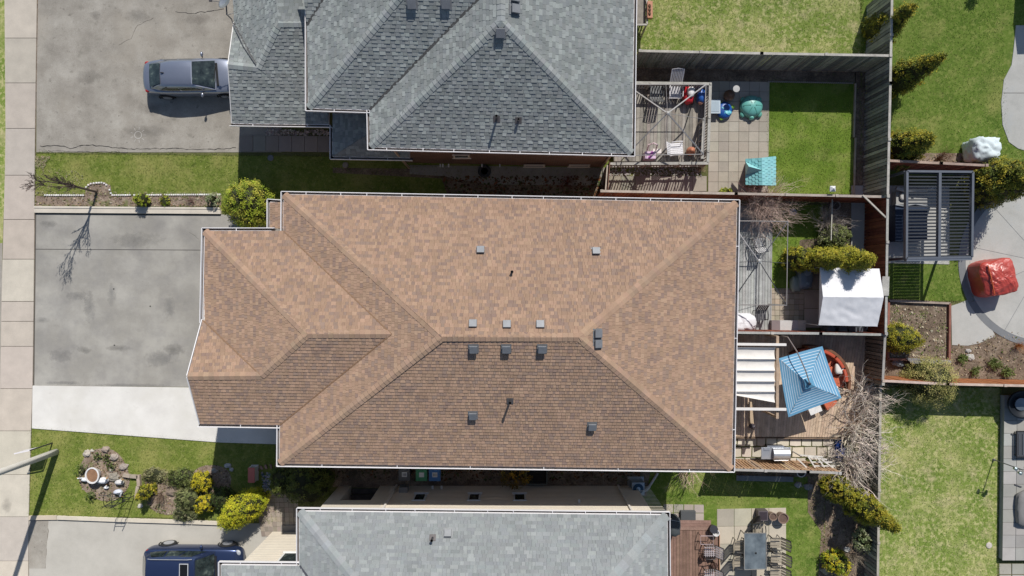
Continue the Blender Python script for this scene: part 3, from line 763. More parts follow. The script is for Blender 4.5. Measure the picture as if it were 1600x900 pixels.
# --- grey-roofed house across the top
ZE = 5.7
PGR = [(.27, .29, .283), (.33, .355, .345), (.225, .243, .24), (.29, .31, .305), (.39, .42, .405), (.25, .27, .275)]
grey = thing('house', 'dark grey shingled house with orange brick side wall, at the top of the photo', 'house', G(740, 60))
a1, a2, a3, a4 = W(482, 168, ZE), W(578, 171, ZE), W(579, 229, ZE), W(987, 239, ZE)
ap = W(783, 33, 8.2); a5 = Vector((a4.x + .22, 22, ZE)); apN = Vector((ap.x + .1, 22, 8.2))
pR = plane3(a4, a5, ap); pS = plane3(a3, a4, ap)
pL = plane3(a3, a3 + Vector((-.06, 4, 0)), ap)
a2 = W(578, 171, ZE)
vq = ray(745, 0, pL); pD = plane3(a1, a2, vq)
hq = ray(620, 0, pD); a0 = Vector((a1.x - .02, 22, ZE)); pL2 = plane3(a1, a0, hq)
# carry hip and valley up to the main ridge height
def ext(a, b, z): t = (z - a.z) / (b.z - a.z); return a.lerp(b, t)
VT = ext(a2, vq, 8.2); HT = ext(a1, hq, 8.2)
VT = Vector((ap.x, VT.y, 8.2)) if abs(VT.x - ap.x) < 1 else VT
n1v = Vector((-8.29, 10.67, ZE))
rf = Roof(grey, PGR, flat=.35, seed=5, th=(.006, .020), widths=(.17, .2, .24), cap=(.37, .395, .385)); rf.focus = (0, 9)
rf.plane([[a4, a5, apN, ap]]); rf.plane([[a3, a4, ap]]); rf.plane([[a2, a3, ap, VT]]); rf.plane([[a1, a2, VT, HT]])
ng = ray(480, 40, pL2); nv = ray(507, -4, pL2); nv2 = ext(ng, nv, 6.9)
rf.plane([[a1, ng, nv2, HT]])
rf.plane([[ng, Vector((ng.x - .05, nv2.y, nv2.z)), nv2]])
NR, NS, NL, ND, NL2 = nrm(a4, a5, ap), nrm(a3, a4, ap), nrm(a2, a3, ap), nrm(a1, a2, VT), nrm(a1, ng, HT)
for q in (NR, NS, NL, ND, NL2): pass
rf.ridge(a4, ap, NR, NS); rf.ridge(a3, ap, NL, NS); rf.ridge(a1, HT, ND, NL2); rf.ridge(ap, Vector((ap.x, 13, 8.2)), NL, NR)
rf.valleys += [(a2, VT, .12, (.09, .09, .09)), (ng, nv2, .12, (.09, .09, .09))]
rf.deck.poly([HT, apN, VT], PGR[0]); rf.deck.poly([nv2, Vector((a0.x, 22, ZE)), apN, HT], PGR[0]); rf.deck.poly([ng, a0, nv2], PGR[0])
# low garage roof and porch roof
ZG = 3.1
b1, b2 = W(363, 192, ZG), W(514, 194, ZG); b3 = W(357, 101, 4.2); pG = plane3(b1, b2, b3)
b4 = ray(403, 106, pG); b5 = ray(435, 36, pG); b6 = ray(486, 36, pG)
wx = a1.x + .42
def atx(p, q, x): t = (x - p.x) / (q.x - p.x); return p.lerp(q, t)
b6 = Vector((wx, b5.y, b5.z)); 
rf.plane([[b1, b2, b4, b3]]); rf.plane([[b4, b2, Vector((b2.x, b5.y, b5.z)), b5]])
b7 = W(366, 36, ZG); b3v = b3
rf.plane([[b3, b4, b7]])                       # up-facing side of the little gable
pLg = plane3(b7, b4, b5)
def onp(pl, x, y): return Vector((x, y, pl[0].z - (pl[1].x * (x - pl[0].x) + pl[1].y * (y - pl[0].y)) / pl[1].z))
b8 = onp(pLg, b7.x - .3, 16); b9 = onp(pLg, b5.x - .6, 16)
rf.plane([[b7, b4, b5, b9, b8]])
b5n = b5 + (b9 - b5) * .6
rf.plane([[b5, Vector((wx + .5, b5.y, b5.z)), Vector((wx + .5, b5n.y, b5n.z)), b5n]])
rf.ridge(b3, b4, nrm(b1, b2, b4), nrm(b3, b4, b7)); rf.ridge(b4, b5, nrm(b1, b2, b4), nrm(b7, b4, b5)); rf.ridge(b5, b6, nrm(b1, b2, b4), Vector((0, .4, .9)))
rf.valleys += [(b7, b4, .09, (.13, .13, .13))]
# porch
c1, c2, c3 = W(520, 197, ZG), W(520, 244, ZG), W(640, 246, ZG); cz = 4.1
c4 = Vector((c1.x + 2.0, c1.y, cz)); c5 = Vector((c2.x + 2.0, c2.y + .9, cz)); c6 = Vector((c3.x, c3.y + .9, cz))
c1 = Vector((c1.x, c1.y + .8, ZG)); c4 = Vector((c4.x, c1.y, cz))
rf.plane([[c1, c2, c5, c4]]); rf.plane([[c2, c3, c6, c5]])
rf.finish(M_SH, label='dark grey shingle roof with hips, valleys and a low garage wing')
top_ring = [a1, a2, a3, a4, a5, a0]
m = MB(); m.prism(off2(top_ring, .02), ZE - .17, ZE - .02, (.76, .74, .72)); m.build('soffit', M_PAINT, grey)
tw = off2(top_ring, .42); m = MB(); m.prism(tw, 0, ZE - .18, (1, 1, 1)); m.build('wall', M_BRICK, grey)
for pts, hg in (([a1, a0], 9), ([a4, a3], 1.2), ([a2, a1], 1.4)):
    gutter(grey, pts, ZE, side=-1 if pts[0] is a1 and 0 else (1 if pts[0] is not a1 else 1), hang=hg)
gutter(grey, [a3, a2], ZE, side=1, hang=9); gutter(grey, [a5, a4], ZE, side=1, hang=9)
low = [b1, b2, Vector((b2.x, b5.y + 3, 0)), Vector((b7.x, b5.y + 3, 0))]
lw = off2(low, .4); lw[1].x = wx + 1; lw[2].x = wx + 1
lw[0].y += 1.1; lw[1].y += 1.1
m = MB(); m.prism(lw, 0, ZG - .1, (1, 1, 1)); m.build('garage_wall', M_BRICK, grey)
m = MB(); m.prism([b1, b2, Vector((b2.x, b5.y + 3, 0)), Vector((b1.x + .1, b5.y + 3, 0))], ZG - .16, ZG - .03, (.76, .74, .72)); m.prism([c1, c2, c3, Vector((c3.x, c1.y, 0))], ZG - .15, ZG - .035, (.74, .72, .7)); m.build('soffit', M_PAINT, grey)
gutter(grey, [b2, b1], ZG, side=1, hang=1.8); gutter(grey, [c3, c2], ZG, side=1, hang=1.5); gutter(grey, [c2, W(520, 199, ZG)], ZG, side=1, hang=9)
m = MB(); m.beam(b1 + Vector((-.02, 0, -.03)), b3 + Vector((-.02, 0, -.03)), .03, .12, (.8, .78, .76)); m.beam(b7 + Vector((-.02, 0, -.03)), b3 + Vector((-.02, 0, -.03)), .03, .12, (.8, .78, .76)); m.build('rake_board', M_PAINT, grey)
PS_, PD_ = pS, pD
for px, py, pl, n in [(644, 6, pD, ND), (697, 6, pD, ND), (782, 51, pS, NS), (804, 15, pR, NR), (804, -3, pR, NR)]: roof_vent(grey, ray(px, py, pl), n, s=.36)
vent_pipe(grey, ray(776, 186, pS), NS, .5); vent_pipe(grey, ray(810, 188, pS), NS, .2)
wy = tw[3].y
for i, px in enumerate((640, 984 - 45)):
    p = G(px, 262); downspout(grey, p.x, wy - .06, 0.1, 5.4, (.5, .36, .26))
for px, z, w, h in ((721, 2.9, .65, .55), (835, .55, .9, .35), (905, .55, .9, .35)): 
    p = W(px, 255, z); wallwin(grey, p.x, wy, z, w, h, -1, frame=(.72, .62, .5))
m = MB()
for px in (688, 692, 701, 753, 781): p = W(px, 257, .9); m.box((p.x, wy - .08, .9), (.05, .14, .14), (.75, .75, .72))
m.build('wall_fitting', M_PAINT, grey)

# --- light grey-roofed house along the bottom
PLG = [(.385, .41, .41), (.345, .37, .372), (.42, .445, .443), (.325, .345, .35), (.37, .395, .395), (.50, .525, .52)]
lgt = thing('house', 'light grey shingled house with cream siding, along the bottom edge', 'house', G(760, 900))
ZB = 5.0; ZBR = 7.7
e1, e2 = W(468, 799, ZB), W(1042, 805, ZB)
s1 = (ZBR - ZB) / 5.5
e1b = Vector((e1.x - .02, e1.y - 11, ZB)); e2b = Vector((e2.x + .1, e2.y - 11, ZB))
r1 = Vector((e1.x + 5.9, e1.y - 5.5, ZBR)); r2 = Vector((e2.x - 6.1, e2.y - 5.5, ZBR))
f1, f2 = W(346, 883, ZB), Vector((0, 0, 0))
nLft = nrm(e1, e1b, r1); nTop = nrm(e1, e2, r1); nRgt = nrm(e2, e2b, r2)
f2 = Vector((e1.x, f1.y - .03, ZB)); sl = s1 * .95
# wing: up-facing plane meets the left plane of the main roof in a valley
vk = (ZBR - ZB) / 5.9
vt = Vector((e1.x + 2.6, f2.y - 2.6 * vk / sl, ZB + 2.6 * vk)); f3 = Vector((f1.x + .8, vt.y, vt.z)); f3b = Vector((f1.x, f1.y - 8, ZB))
lf = Roof(lgt, [tuple(x * .80 for x in q) for q in PLG], flat=.45, seed=8, widths=(.16, .24, .34, .13), th=(.006, .013), cap=(.36, .385, .385)); lf.focus = (0, -11)
lf.plane([[e1, e2, r2, r1]]); lf.plane([[e2, e2b, r2]])
lf.plane([[e1, f2, vt, r1]]); lf.plane([[f1, f2, vt, Vector((f1.x + 2.6, vt.y, vt.z))]])
lf.plane([[f1, Vector((f1.x + 2.6, vt.y, vt.z)), f3b]]); lf.plane([[e2b, e1b, r1, r2]]); lf.plane([[e1b, r1, vt]])
lf.deck.poly([f3b, e1b, vt, Vector((f1.x + 2.6, vt.y, vt.z))], PLG[0])
lf.ridge(e1, r1, nTop, nLft, .2, .28); lf.ridge(e2, r2, nTop, nRgt, .2, .28)
lf.valleys += [(f2, vt, .13, (.08, .085, .1))]
lf.finish(M_SH, label='light grey shingle roof')
br = [e1, e2, e2b, Vector((e1.x, f3b.y, 0)), f3b, f1, f2]
m = MB(); m.prism(off2(br, .02), ZB - .17, ZB - .02, (.8, .78, .76)); m.build('soffit', M_PAINT, lgt)
bw = off2(br, .38)
# wall in pieces so the side-door recess is open
yw = bw[0].y; xa, xb = G(549, 0).x, G(594, 0).x
CREAM = (.72, .66, .56)
m = MB()
def solid(x0, x1, y0, y1, z0, z1, col=CREAM): m.box(((x0 + x1) / 2, (y0 + y1) / 2, (z0 + z1) / 2), (x1 - x0, y1 - y0, z1 - z0), col)
yb = bw[2].y
solid(bw[0].x, xa, yb, yw, 0, ZB - .18); solid(xb, bw[1].x, yb, yw, 0, ZB - .18); solid(xa, xb, yb, yw - 1.1, 0, ZB - .19); solid(xa, xb, yw - 1.1, yw, 2.25, ZB - .18)
solid(bw[5].x, bw[0].x + .1, bw[4].y, bw[5].y, 0, ZB - .18)
for k in range(24): z = .2 * k + .2; m.box(((bw[0].x + bw[1].x) / 2 + 1.6, yw + .006, z), (bw[1].x - xb, .014, .012), (.66, .6, .5))
for k in range(24): z = .2 * k + .2; m.box(((bw[5].x + bw[0].x) / 2, bw[5].y + .006, z), (bw[0].x - bw[5].x, .014, .012), (.66, .6, .5))
m.build('wall', M_SIDE, lgt)
for k in range(4):
    m = MB(); m.box(((xa + xb) / 2, yw - .25 - k * .25, .09 + k * .18), (xb - xa - .06, .27, .04), (.10, .09, .085)); m.box(((xa + xb) / 2, yw - .37 - k * .25, .045 + k * .17), (xb - xa - .06, .03, .15 + .02), (.07, .06, .06)); m.build('step', M_WOOD, lgt)
m = MB(); m.box(((xa + xb) / 2, yw - 1.08, 1.5), (.9, .04, 1.5), (.16, .15, .15)); m.build('side_door', M_PAINT, lgt)
gutter(lgt, [e1, e2], ZB, side=1, hang=1.3); gutter(lgt, [e2, e2b], ZB, side=1, hang=4); gutter(lgt, [f2, e1], ZB, side=1, hang=9); gutter(lgt, [f1, f2 - Vector((.1, 0, 0))], ZB, side=1, hang=1.3); gutter(lgt, [f3b, f1], ZB, side=1, hang=9)
for px in (656, 741, 812): 
    p = G(px, 755); x = p.x; wallwin(lgt, (px - 800) * (1 - 1.9 / CAM_H) / PPM, yw, 1.9, .5, .95, 1, frame=(.62, .66, .70))
for px in (612, 973): downspout(lgt, (px - 800) * (1 - 1.5 / CAM_H) / PPM, yw + .05, .1, ZB - .1, (.78, .74, .68))
nT2 = nTop; pT2 = plane3(e1, e2, r1)
roof_vent(lgt, ray(700, 833, pT2), nTop, col=(.24, .25, .26)); vent_pipe(lgt, ray(676, 840, pT2), nTop, .35)
m = MB()
for px, z in ((628, 1.0), (676, .5), (690, .5), (905, 2.6)): m.box(((px - 800) * (1 - z / CAM_H) / PPM, yw + .07, z), (.09, .14, .1), (.75, .75, .75))
m.build('wall_fitting', M_PAINT, lgt)
wallwin(lgt, (455 - 800) * (1 - 3.5 / CAM_H) / PPM, bw[5].y, 3.4, 1.0, 1.2, 1, frame=(.8, .8, .78))
# ------------------------------------------------------------------ plants
GOLD = [(.30, .27, .02), (.22, .22, .018), (.36, .32, .03), (.14, .16, .015), (.42, .36, .04)]
OLIVE = [(.15, .17, .02), (.10, .125, .015), (.21, .21, .03), (.26, .22, .03)]
CEDAR = [(.19, .20, .02), (.27, .245, .022), (.12, .14, .016), (.35, .29, .028), (.10, .125, .016)]
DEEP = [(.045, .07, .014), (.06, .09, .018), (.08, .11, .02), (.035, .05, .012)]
LIME = [(.30, .36, .03), (.22, .29, .025), (.38, .42, .05), (.16, .22, .02), (.42, .40, .06)]
YEL = [(.55, .46, .02), (.45, .38, .02), (.62, .52, .04), (.32, .30, .02)]
PALE = [(.24, .28, .13), (.32, .36, .19), (.16, .20, .08), (.42, .45, .28)]
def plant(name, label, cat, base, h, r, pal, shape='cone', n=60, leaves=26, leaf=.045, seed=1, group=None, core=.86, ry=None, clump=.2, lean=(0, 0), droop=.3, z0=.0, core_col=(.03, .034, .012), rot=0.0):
    rr = random.Random(seed); ry = ry or r
    t = thing(name, label, cat, (base.x, base.y, z0), group=group)
    def prof(u):
        if shape == 'ogive': return max(.04, (1 - u ** 2.4) * (.7 + .3 * min(1, u * 4)))
        if shape == 'cone': return (1 - u) ** .8 * (.55 + .45 * min(1, u * 5 + .3)) * 1.05 + .03
        if shape == 'ovoid': return math.sqrt(max(0.0, 1 - (2 * u - .75) ** 2 / 1.6)) if u > .35 else .75 + .7 * u
        if shape == 'column': return .97 - .2 * u - .72 * max(0, u - .55) ** 1.4 * 2.2
        return math.sqrt(max(0.01, 1 - (2 * u - .8) ** 2 / 1.45))
    tm = MB(); tm.tube([Vector((base.x, base.y, z0 - .02)), Vector((base.x + lean[0] * .5, base.y + lean[1] * .5, z0 + h * .7))], [max(.03, r * .09), .02], 7, (.12, .08, .05)); tm.build('trunk', M_BARK, t)
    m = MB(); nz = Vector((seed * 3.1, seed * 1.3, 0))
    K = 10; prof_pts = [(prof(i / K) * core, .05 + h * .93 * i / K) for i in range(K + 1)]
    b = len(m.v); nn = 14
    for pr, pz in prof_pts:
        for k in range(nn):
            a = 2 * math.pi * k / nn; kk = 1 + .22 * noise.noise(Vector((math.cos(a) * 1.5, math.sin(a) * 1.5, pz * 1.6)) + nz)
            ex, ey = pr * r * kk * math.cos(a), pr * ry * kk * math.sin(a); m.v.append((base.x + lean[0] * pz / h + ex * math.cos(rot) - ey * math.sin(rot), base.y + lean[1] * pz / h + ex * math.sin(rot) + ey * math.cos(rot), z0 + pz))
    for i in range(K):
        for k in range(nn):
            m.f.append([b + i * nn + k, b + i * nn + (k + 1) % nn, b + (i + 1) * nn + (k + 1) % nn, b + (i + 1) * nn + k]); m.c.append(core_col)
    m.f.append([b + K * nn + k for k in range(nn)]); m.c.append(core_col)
    n = int(n * (2.0 if 'cedar' in name else 1.45))
    for c in range(n):
        u = rr.random() ** (.9 if shape != 'cone' else 1.15); a = rr.uniform(0, 6.283)
        kk = 1 + .28 * noise.noise(Vector((math.cos(a) * 1.5, math.sin(a) * 1.5, u * h * 1.6)) + nz)
        R = prof(u) * kk * rr.uniform(.86, .99)
        ex, ey = R * r * math.cos(a), R * ry * math.sin(a); cx, cy, cz = base.x + lean[0] * u + ex * math.cos(rot) - ey * math.sin(rot), base.y + lean[1] * u + ex * math.sin(rot) + ey * math.cos(rot), z0 + .06 + h * u
        out = Vector((math.cos(a), math.sin(a), .5 + u)).normalized()
        cs = clump * .82 * r * rr.uniform(.6, 1.25); col = jit(rr.choice(pal), .2, rr)
        for l in range(leaves):
            d = Vector((rr.gauss(0, .5), rr.gauss(0, .5), rr.gauss(0, .5)))
            p = Vector((cx, cy, cz)) + d * cs
            w = (out + Vector((rr.uniform(-.7, .7), rr.uniform(-.7, .7), rr.uniform(-.7, .7)))).normalized()
            s = leaf * rr.uniform(.6, 1.3); x = w.orthogonal().normalized(); q = rr.uniform(0, 6.28); y = w.cross(x); xx = x * math.cos(q) + y * math.sin(q); yy = w.cross(xx)
            if p.z < z0 + .02: p.z = z0 + .02
            m.add([p - xx * s * .45, p + yy * s * 1.1 + w * s * .3, p + xx * s * .45, p - yy * s * .7], [(0, 1, 2, 3)], jit(col, .14, rr))
    m.build('crown', M_LEAF, t)
    return t
def bare(name, label, cat, base, h, r, col=(.36, .29, .23), stems=14, depth=3, seed=1, group=None, r0=.02, kids=3, up=.8, z0=0.0, curl=.35, tips=None, center=None):
    "leafless shrub: stems that fork and thin out"
    rr = random.Random(seed); t = thing(name, label, cat, (base.x, base.y, z0), group=group); m = MB(); st = MB()
    def grow(p, d, L, rad, dep, mb):
        n = 4; pts = [p]; rs = [rad]
        for i in range(n):
            d = (d + Vector((rr.uniform(-1, 1), rr.uniform(-1, 1), rr.uniform(-.6, .6))) * curl * .5).normalized()
            p = p + d * L / n
            if p.z < z0 + .05: p.z = z0 + .05; d.z = abs(d.z)
            pts.append(p); rs.append(rad * (1 - .55 * (i + 1) / n))
        mb.tube(pts, rs, 3 if dep < depth else 5, jit(col, .2, rr), caps=False)
        if tips and dep <= 1:
            for q in pts[2:]:
                s = .03; w = Vector((rr.uniform(-1, 1), rr.uniform(-1, 1), rr.uniform(-1, 1))) * s; m.poly([q - w, q + w.orthogonal() * 1.0, q + w, q + Vector((0, 0, s))], jit(rr.choice(tips), .2, rr))
        if dep > 0:
            for k in range(kids):
                i = rr.randint(1, n); nd = (d + Vector((rr.uniform(-1, 1), rr.uniform(-1, 1), rr.uniform(-.5, .7))) * .8).normalized()
                grow(pts[i], nd, L * rr.uniform(.5, .8), rs[i] * .75, dep - 1, m)
    for s in range(stems):
        a = rr.uniform(0, 6.283); sp = rr.uniform(.1, 1)
        d = Vector((math.cos(a) * sp * r / h, math.sin(a) * sp * r / h, up)).normalized()
        b = base + Vector((rr.uniform(-.1, .1) * r, rr.uniform(-.1, .1) * r, 0)); b.z = z0
        grow(b, d, math.hypot(h, r * sp) * .55, r0 * rr.uniform(.7, 1.2), depth, st)
    st.build('stem', M_FLOW, t); m.build('twigs', M_FLOW, t); return t

gp = 'gold tipped evergreens and shrubs'
plant('evergreen_shrub', 'big lime-gold evergreen shrub with lumpy crown at the porch corner of the brown roofed house', 'shrub', G(403, 325), 2.3, 1.12, LIME, 'ball', 210, 36, .042, seed=11, clump=.17, lean=(-.1, .1))
plant('ball_shrub', 'small round clipped green shrub beside the upper driveway curb', 'shrub', G(228, 314), .75, .32, LIME, 'ball', 45, 22, .035, seed=12)
plant('evergreen_shrub', 'bright yellow-green evergreen leaning over the lower driveway curb near the blue car', 'shrub', G(390, 788), 1.9, 1.22, [(.46, .45, .025), (.40, .41, .022), (.54, .50, .03), (.30, .33, .02)], 'ball', 230, 36, .036, seed=13, clump=.13, ry=.68, rot=math.radians(35), core=.92)
plant('conical_shrub', 'small golden cone-shaped shrub beside the low L-shaped stone border', 'shrub', G(236, 765), 1.25, .42, GOLD, 'cone', 60, 26, .038, seed=14)
plant('yellow_shrub', 'bright yellow mounded shrub, upper one in the lower front bed', 'shrub', G(322, 748), .8, .5, YEL, 'ball', 60, 26, .04, seed=15)
plant('yellow_shrub', 'bright yellow ragged shrub, lower one in the lower front bed', 'shrub', G(333, 783), .85, .42, YEL, 'ball', 50, 26, .04, seed=16, lean=(-.3, 0))
plant('juniper', 'spreading olive juniper in the lower front bed between the yellow shrubs', 'shrub', G(299, 778), .7, .62, [(.17, .19, .07), (.12, .14, .05), (.24, .25, .1)], 'ball', 70, 24, .04, seed=17)
plant('ground_cover', 'low green mound beside the upper yellow shrub in the front bed', 'shrub', G(287, 745), .35, .75, [(.14, .17, .05), (.20, .22, .07), (.10, .13, .03)], 'ball', 70, 20, .04, seed=18, ry=.5)
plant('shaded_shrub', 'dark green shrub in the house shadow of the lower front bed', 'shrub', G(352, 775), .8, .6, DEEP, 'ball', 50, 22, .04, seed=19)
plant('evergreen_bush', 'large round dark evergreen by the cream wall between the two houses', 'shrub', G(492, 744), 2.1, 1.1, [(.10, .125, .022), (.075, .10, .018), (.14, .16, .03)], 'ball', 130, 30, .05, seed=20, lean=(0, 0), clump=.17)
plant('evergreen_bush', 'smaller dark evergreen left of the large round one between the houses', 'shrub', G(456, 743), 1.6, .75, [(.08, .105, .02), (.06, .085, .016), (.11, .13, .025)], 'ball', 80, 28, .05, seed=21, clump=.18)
plant('forsythia', 'orange-yellow flowering bush by the lower wall of the brown roofed house', 'shrub', G(805, 735), 1.3, .72, [(.35, .2, .02), (.28, .15, .02), (.42, .27, .03), (.12, .10, .02)], 'ball', 36, 22, .045, seed=22, core=.35, clump=.28)
gc = 'cedars behind the tall fence'
plant('cedar_tree', 'pointed cedar at the top right corner side of the tall fence', 'tree', G(1366, 53), 3.3, .8, CEDAR, 'cone', 110, 30, .05, seed=31, group=gc)
plant('cedar_tree', 'longest pointed cedar behind the tall fence with a sharp tip', 'tree', G(1388, 133), 4.2, .85, CEDAR, 'cone', 130, 30, .05, seed=32, group=gc)
plant('cedar_tree', 'blunt rounded cedar behind the tall fence above the louvred pergola', 'tree', G(1392, 238), 3.2, .95, CEDAR, 'ogive', 120, 30, .05, seed=33, group=gc)
plant('cedar_tree', 'broad cedar with golden top at the right edge beside the wrapped shrub', 'tree', G(1528, 292), 3.6, 1.1, CEDAR, 'column', 170, 30, .055, seed=34, clump=.17)
plant('cedar_tree', 'cedar outside the frame that shades the top right lawn', 'tree', G(1548, -92), 3.6, .9, CEDAR, 'cone', 60, 20, .06, seed=35)
plant('golden_cedar', 'left golden cedar of the pair above the white tent', 'tree', G(1262, 408), 3.4, .85, GOLD + GOLD[:3], 'ogive', 170, 34, .042, seed=36, ry=.62)
plant('golden_shrub', 'low golden shrub at the left foot of the cedar pair above the tent', 'shrub', G(1236, 405), 1.6, .62, GOLD[:4] + CEDAR[:2], 'ovoid', 80, 28, .05, seed=48)
plant('golden_cedar', 'right golden cedar of the pair above the white tent', 'tree', G(1300, 410), 3.7, .9, GOLD + GOLD[:3], 'ogive', 170, 34, .042, seed=37, ry=.66)
plant('golden_shrub', 'golden evergreen leaning in the square raised garden bed', 'shrub', G(1393, 528), 1.5, 1.0, GOLD, 'ball', 170, 32, .036, seed=38, ry=.66, core=.92, clump=.15, rot=-.15)
plant('cedar_tree', 'tall leaning golden cedar in the bottom yard beside the bare brush', 'tree', G(1332, 782), 3.9, .8, CEDAR[:4] + GOLD[:2], 'cone', 140, 32, .05, seed=39)
plant('cedar_tree', 'shorter golden cedar tucked behind the tall one in the bottom yard', 'tree', G(1298, 758), 1.9, .62, CEDAR[:4] + GOLD[:2], 'column', 80, 28, .05, seed=40)
plant('round_bush', 'round pale green bush between the bare shrub and the golden cedars', 'shrub', G(1296, 372), 1.0, .72, [(.17, .2, .06), (.12, .15, .04), (.24, .27, .1)], 'ball', 80, 24, .04, seed=41)
plant('flowering_shrub', 'yellow leafy shrub at the bottom edge by the garden rocks', 'shrub', G(1300, 872), 1.0, .62, YEL + LIME, 'ball', 70, 26, .045, seed=42)
plant('pale_shrub', 'silvery green shrub beside the fence in the bottom yard', 'shrub', G(1345, 838), .8, .6, PALE, 'ball', 60, 18, .04, seed=43, core=.5)
plant('pale_shrub', 'small silver-leaved plant left of the big lime-gold shrub', 'shrub', G(336, 312), .6, .32, PALE, 'ball', 34, 18, .04, seed=44, core=.5)
plant('grass_clump', 'bright green tuft on the patio below the toy playhouse', 'plant', G(1132, 300), .35, .3, LIME, 'ball', 26, 16, .04, seed=45, ry=.16)
plant('small_plant', 'low green plant beside the ball shrub in the driveway bed', 'plant', G(260, 314), .16, .26, OLIVE + LIME, 'ball', 22, 14, .035, seed=46)
plant('ground_cover', 'olive spreading mound left of the dried grass in the front bed', 'shrub', G(243, 742), .22, .6, [(.26, .25, .12), (.20, .20, .08), (.32, .29, .16)], 'ball', 60, 20, .035, seed=181, ry=.42)
plant('juniper', 'grey green creeping juniper at the curb below the yellow shrubs', 'shrub', G(292, 800), .4, .55, [(.20, .22, .1), (.14, .16, .07), (.28, .28, .15)], 'ball', 60, 22, .035, seed=182, ry=.4)
for i, (px, py, r, lb) in enumerate([(155, 712, .2, 'small tuft at the top of the round rock bed'), (169, 715, .18, 'small tuft right of centre in the round rock bed'), (176, 727, .22, 'leafy tuft near the flat stones of the round rock bed'), (130, 735, .38, 'olive ground juniper on the left of the round rock bed'), (144, 775, .25, 'spiky tuft at the lower left of the round rock bed')]):
    plant('rock_plant', lb, 'plant', G(px, py), .2, r, [(.15, .19, .06), (.09, .14, .03), (.25, .25, .1)], 'ball', 20, 14, .03, seed=50 + i, core=.4)
# leafless shrubs and trees
yt = thing('young_tree', 'slender leafless young tree in the upper front bed casting a long shadow', 'tree', G(152, 300)); rr = random.Random(18); b0 = G(152, 300); tk = MB(); tw = MB()
def limb(p, dr, L, r0_, dep):
    pts = [p]; rs = [r0_]
    for i in range(5):
        dr = (dr + Vector((rr.uniform(-.12, .12), rr.uniform(-.12, .12), .05))).normalized(); p = p + dr * L / 5; pts.append(p); rs.append(r0_ * (1 - .15 * (i + 1)))
    (tk if dep >= 2 else tw).tube(pts, rs, 5 if dep >= 2 else 3, jit((.12, .09, .08), .15, rr), caps=False)
    if dep:
        for k in range(7 if dep > 1 else 5):
            i = rr.randint(1, 5); a_ = rr.uniform(0, 6.283); nd = (dr + Vector((math.cos(a_), math.sin(a_), .1)) * (.5 if dep == 3 else .7)).normalized(); limb(pts[i], nd, L * rr.uniform(.26, .42), max(.011, rs[i] * .66), dep - 1)
tk.tube([b0, b0 + Vector((.03, 0, .8)), b0 + Vector((0, .02, 1.5))], [.065, .055, .05], 7, (.14, .11, .09))
limb(b0 + Vector((0, .02, 1.45)), Vector((.02, .0, 1)), 2.5, .048, 3); limb(b0 + Vector((0, .02, 1.3)), Vector((.16, .02, 1)).normalized(), 1.9, .036, 3); limb(b0 + Vector((0, .02, 1.4)), Vector((-.14, -.03, 1)).normalized(), 2.1, .036, 3)
tk.build('trunk', M_BARK, yt); tw.build('twigs', M_BARK, yt)
bare('bare_shrub', 'dense leafless pinkish shrub spilling over the fence above the middle yard', 'shrub', G(1185, 325), 2.3, 1.25, (.66, .50, .42), stems=60, depth=3, seed=61, r0=.024, curl=.8)
bare('bare_shrub', 'grey leafless shrub between the wooden hoop and the pale green bush', 'shrub', G(1290, 349), 1.2, .95, (.62, .54, .48), stems=46, depth=3, seed=62, r0=.02)
for i, (px, py, h, r, n, lb) in enumerate([(1334, 612, 2.1, 1.25, 30, 'leafless brush at the right end of the tan deck, uppermost of the thicket'), (1326, 668, 2.2, 1.35, 36, 'leafless brush in the middle of the thicket beside the tan deck'),
        (1316, 722, 2.0, 1.2, 32, 'leafless brush by the trellis fence, lowest of the thicket'), (1352, 640, 1.6, 1.1, 28, 'pale leafless brush on the lawn side of the thicket, upper'), (1346, 715, 1.5, 1.0, 26, 'pale leafless brush on the lawn side of the thicket, lower')]):
    bare('bare_brush', lb, 'shrub', G(px, py), h, r * 1.1, (.70, .61, .52), stems=n // 2, depth=3, seed=70 + i, group='leafless thicket', r0=.046, curl=.85, kids=3)
bare('bare_shrub', 'bleached leafless twigs poking out below the gutter of the brown roofed house', 'shrub', G(1075, 728), 1.8, 1.1, (.66, .52, .38), stems=18, depth=3, seed=76, r0=.028)
bare('bare_shrub', 'grey twiggy shrub above the side-door steps between the houses', 'shrub', G(556, 735), .9, .6, (.2, .18, .14), stems=26, depth=3, seed=77, r0=.01)
bare('dry_grass_clump', 'dried brown ornamental grass in the lower front bed', 'plant', G(254, 775), .75, .55, (.36, .27, .2), stems=70, depth=1, seed=78, r0=.008, curl=.2)
plant('willowy_shrub', 'fine yellow-green willowy shrub over the orange fence at right', 'shrub', G(1436, 592), 2.0, 1.15, [(.40, .36, .12), (.32, .30, .09), (.48, .42, .16), (.22, .22, .06)], 'ball', 230, 34, .03, seed=79, core=.78, clump=.2)
bare('bare_shrub', 'rust brown leafless shrub left of the white wrapped shrub', 'shrub', G(1462, 250), 1.0, .5, (.22, .13, .08), stems=30, depth=2, seed=80, r0=.012)
bare('bare_shrub', 'thin reddish leafless shrub in the driveway bed next to the big gold shrub', 'shrub', G(300, 315), .5, .4, (.3, .2, .17), stems=20, depth=2, seed=81, r0=.008)
bare('bare_shrub', 'small dead shrub beside the deck steps of the top yard', 'shrub', G(1094, 265), .5, .3, (.42, .3, .22), stems=22, depth=2, seed=82, r0=.008)
bare('bare_shrub', 'twiggy shrub at the bottom edge between the yellow shrub and the fence', 'shrub', G(1330, 868), .9, .7, (.33, .28, .22), stems=30, depth=2, seed=83, r0=.01)
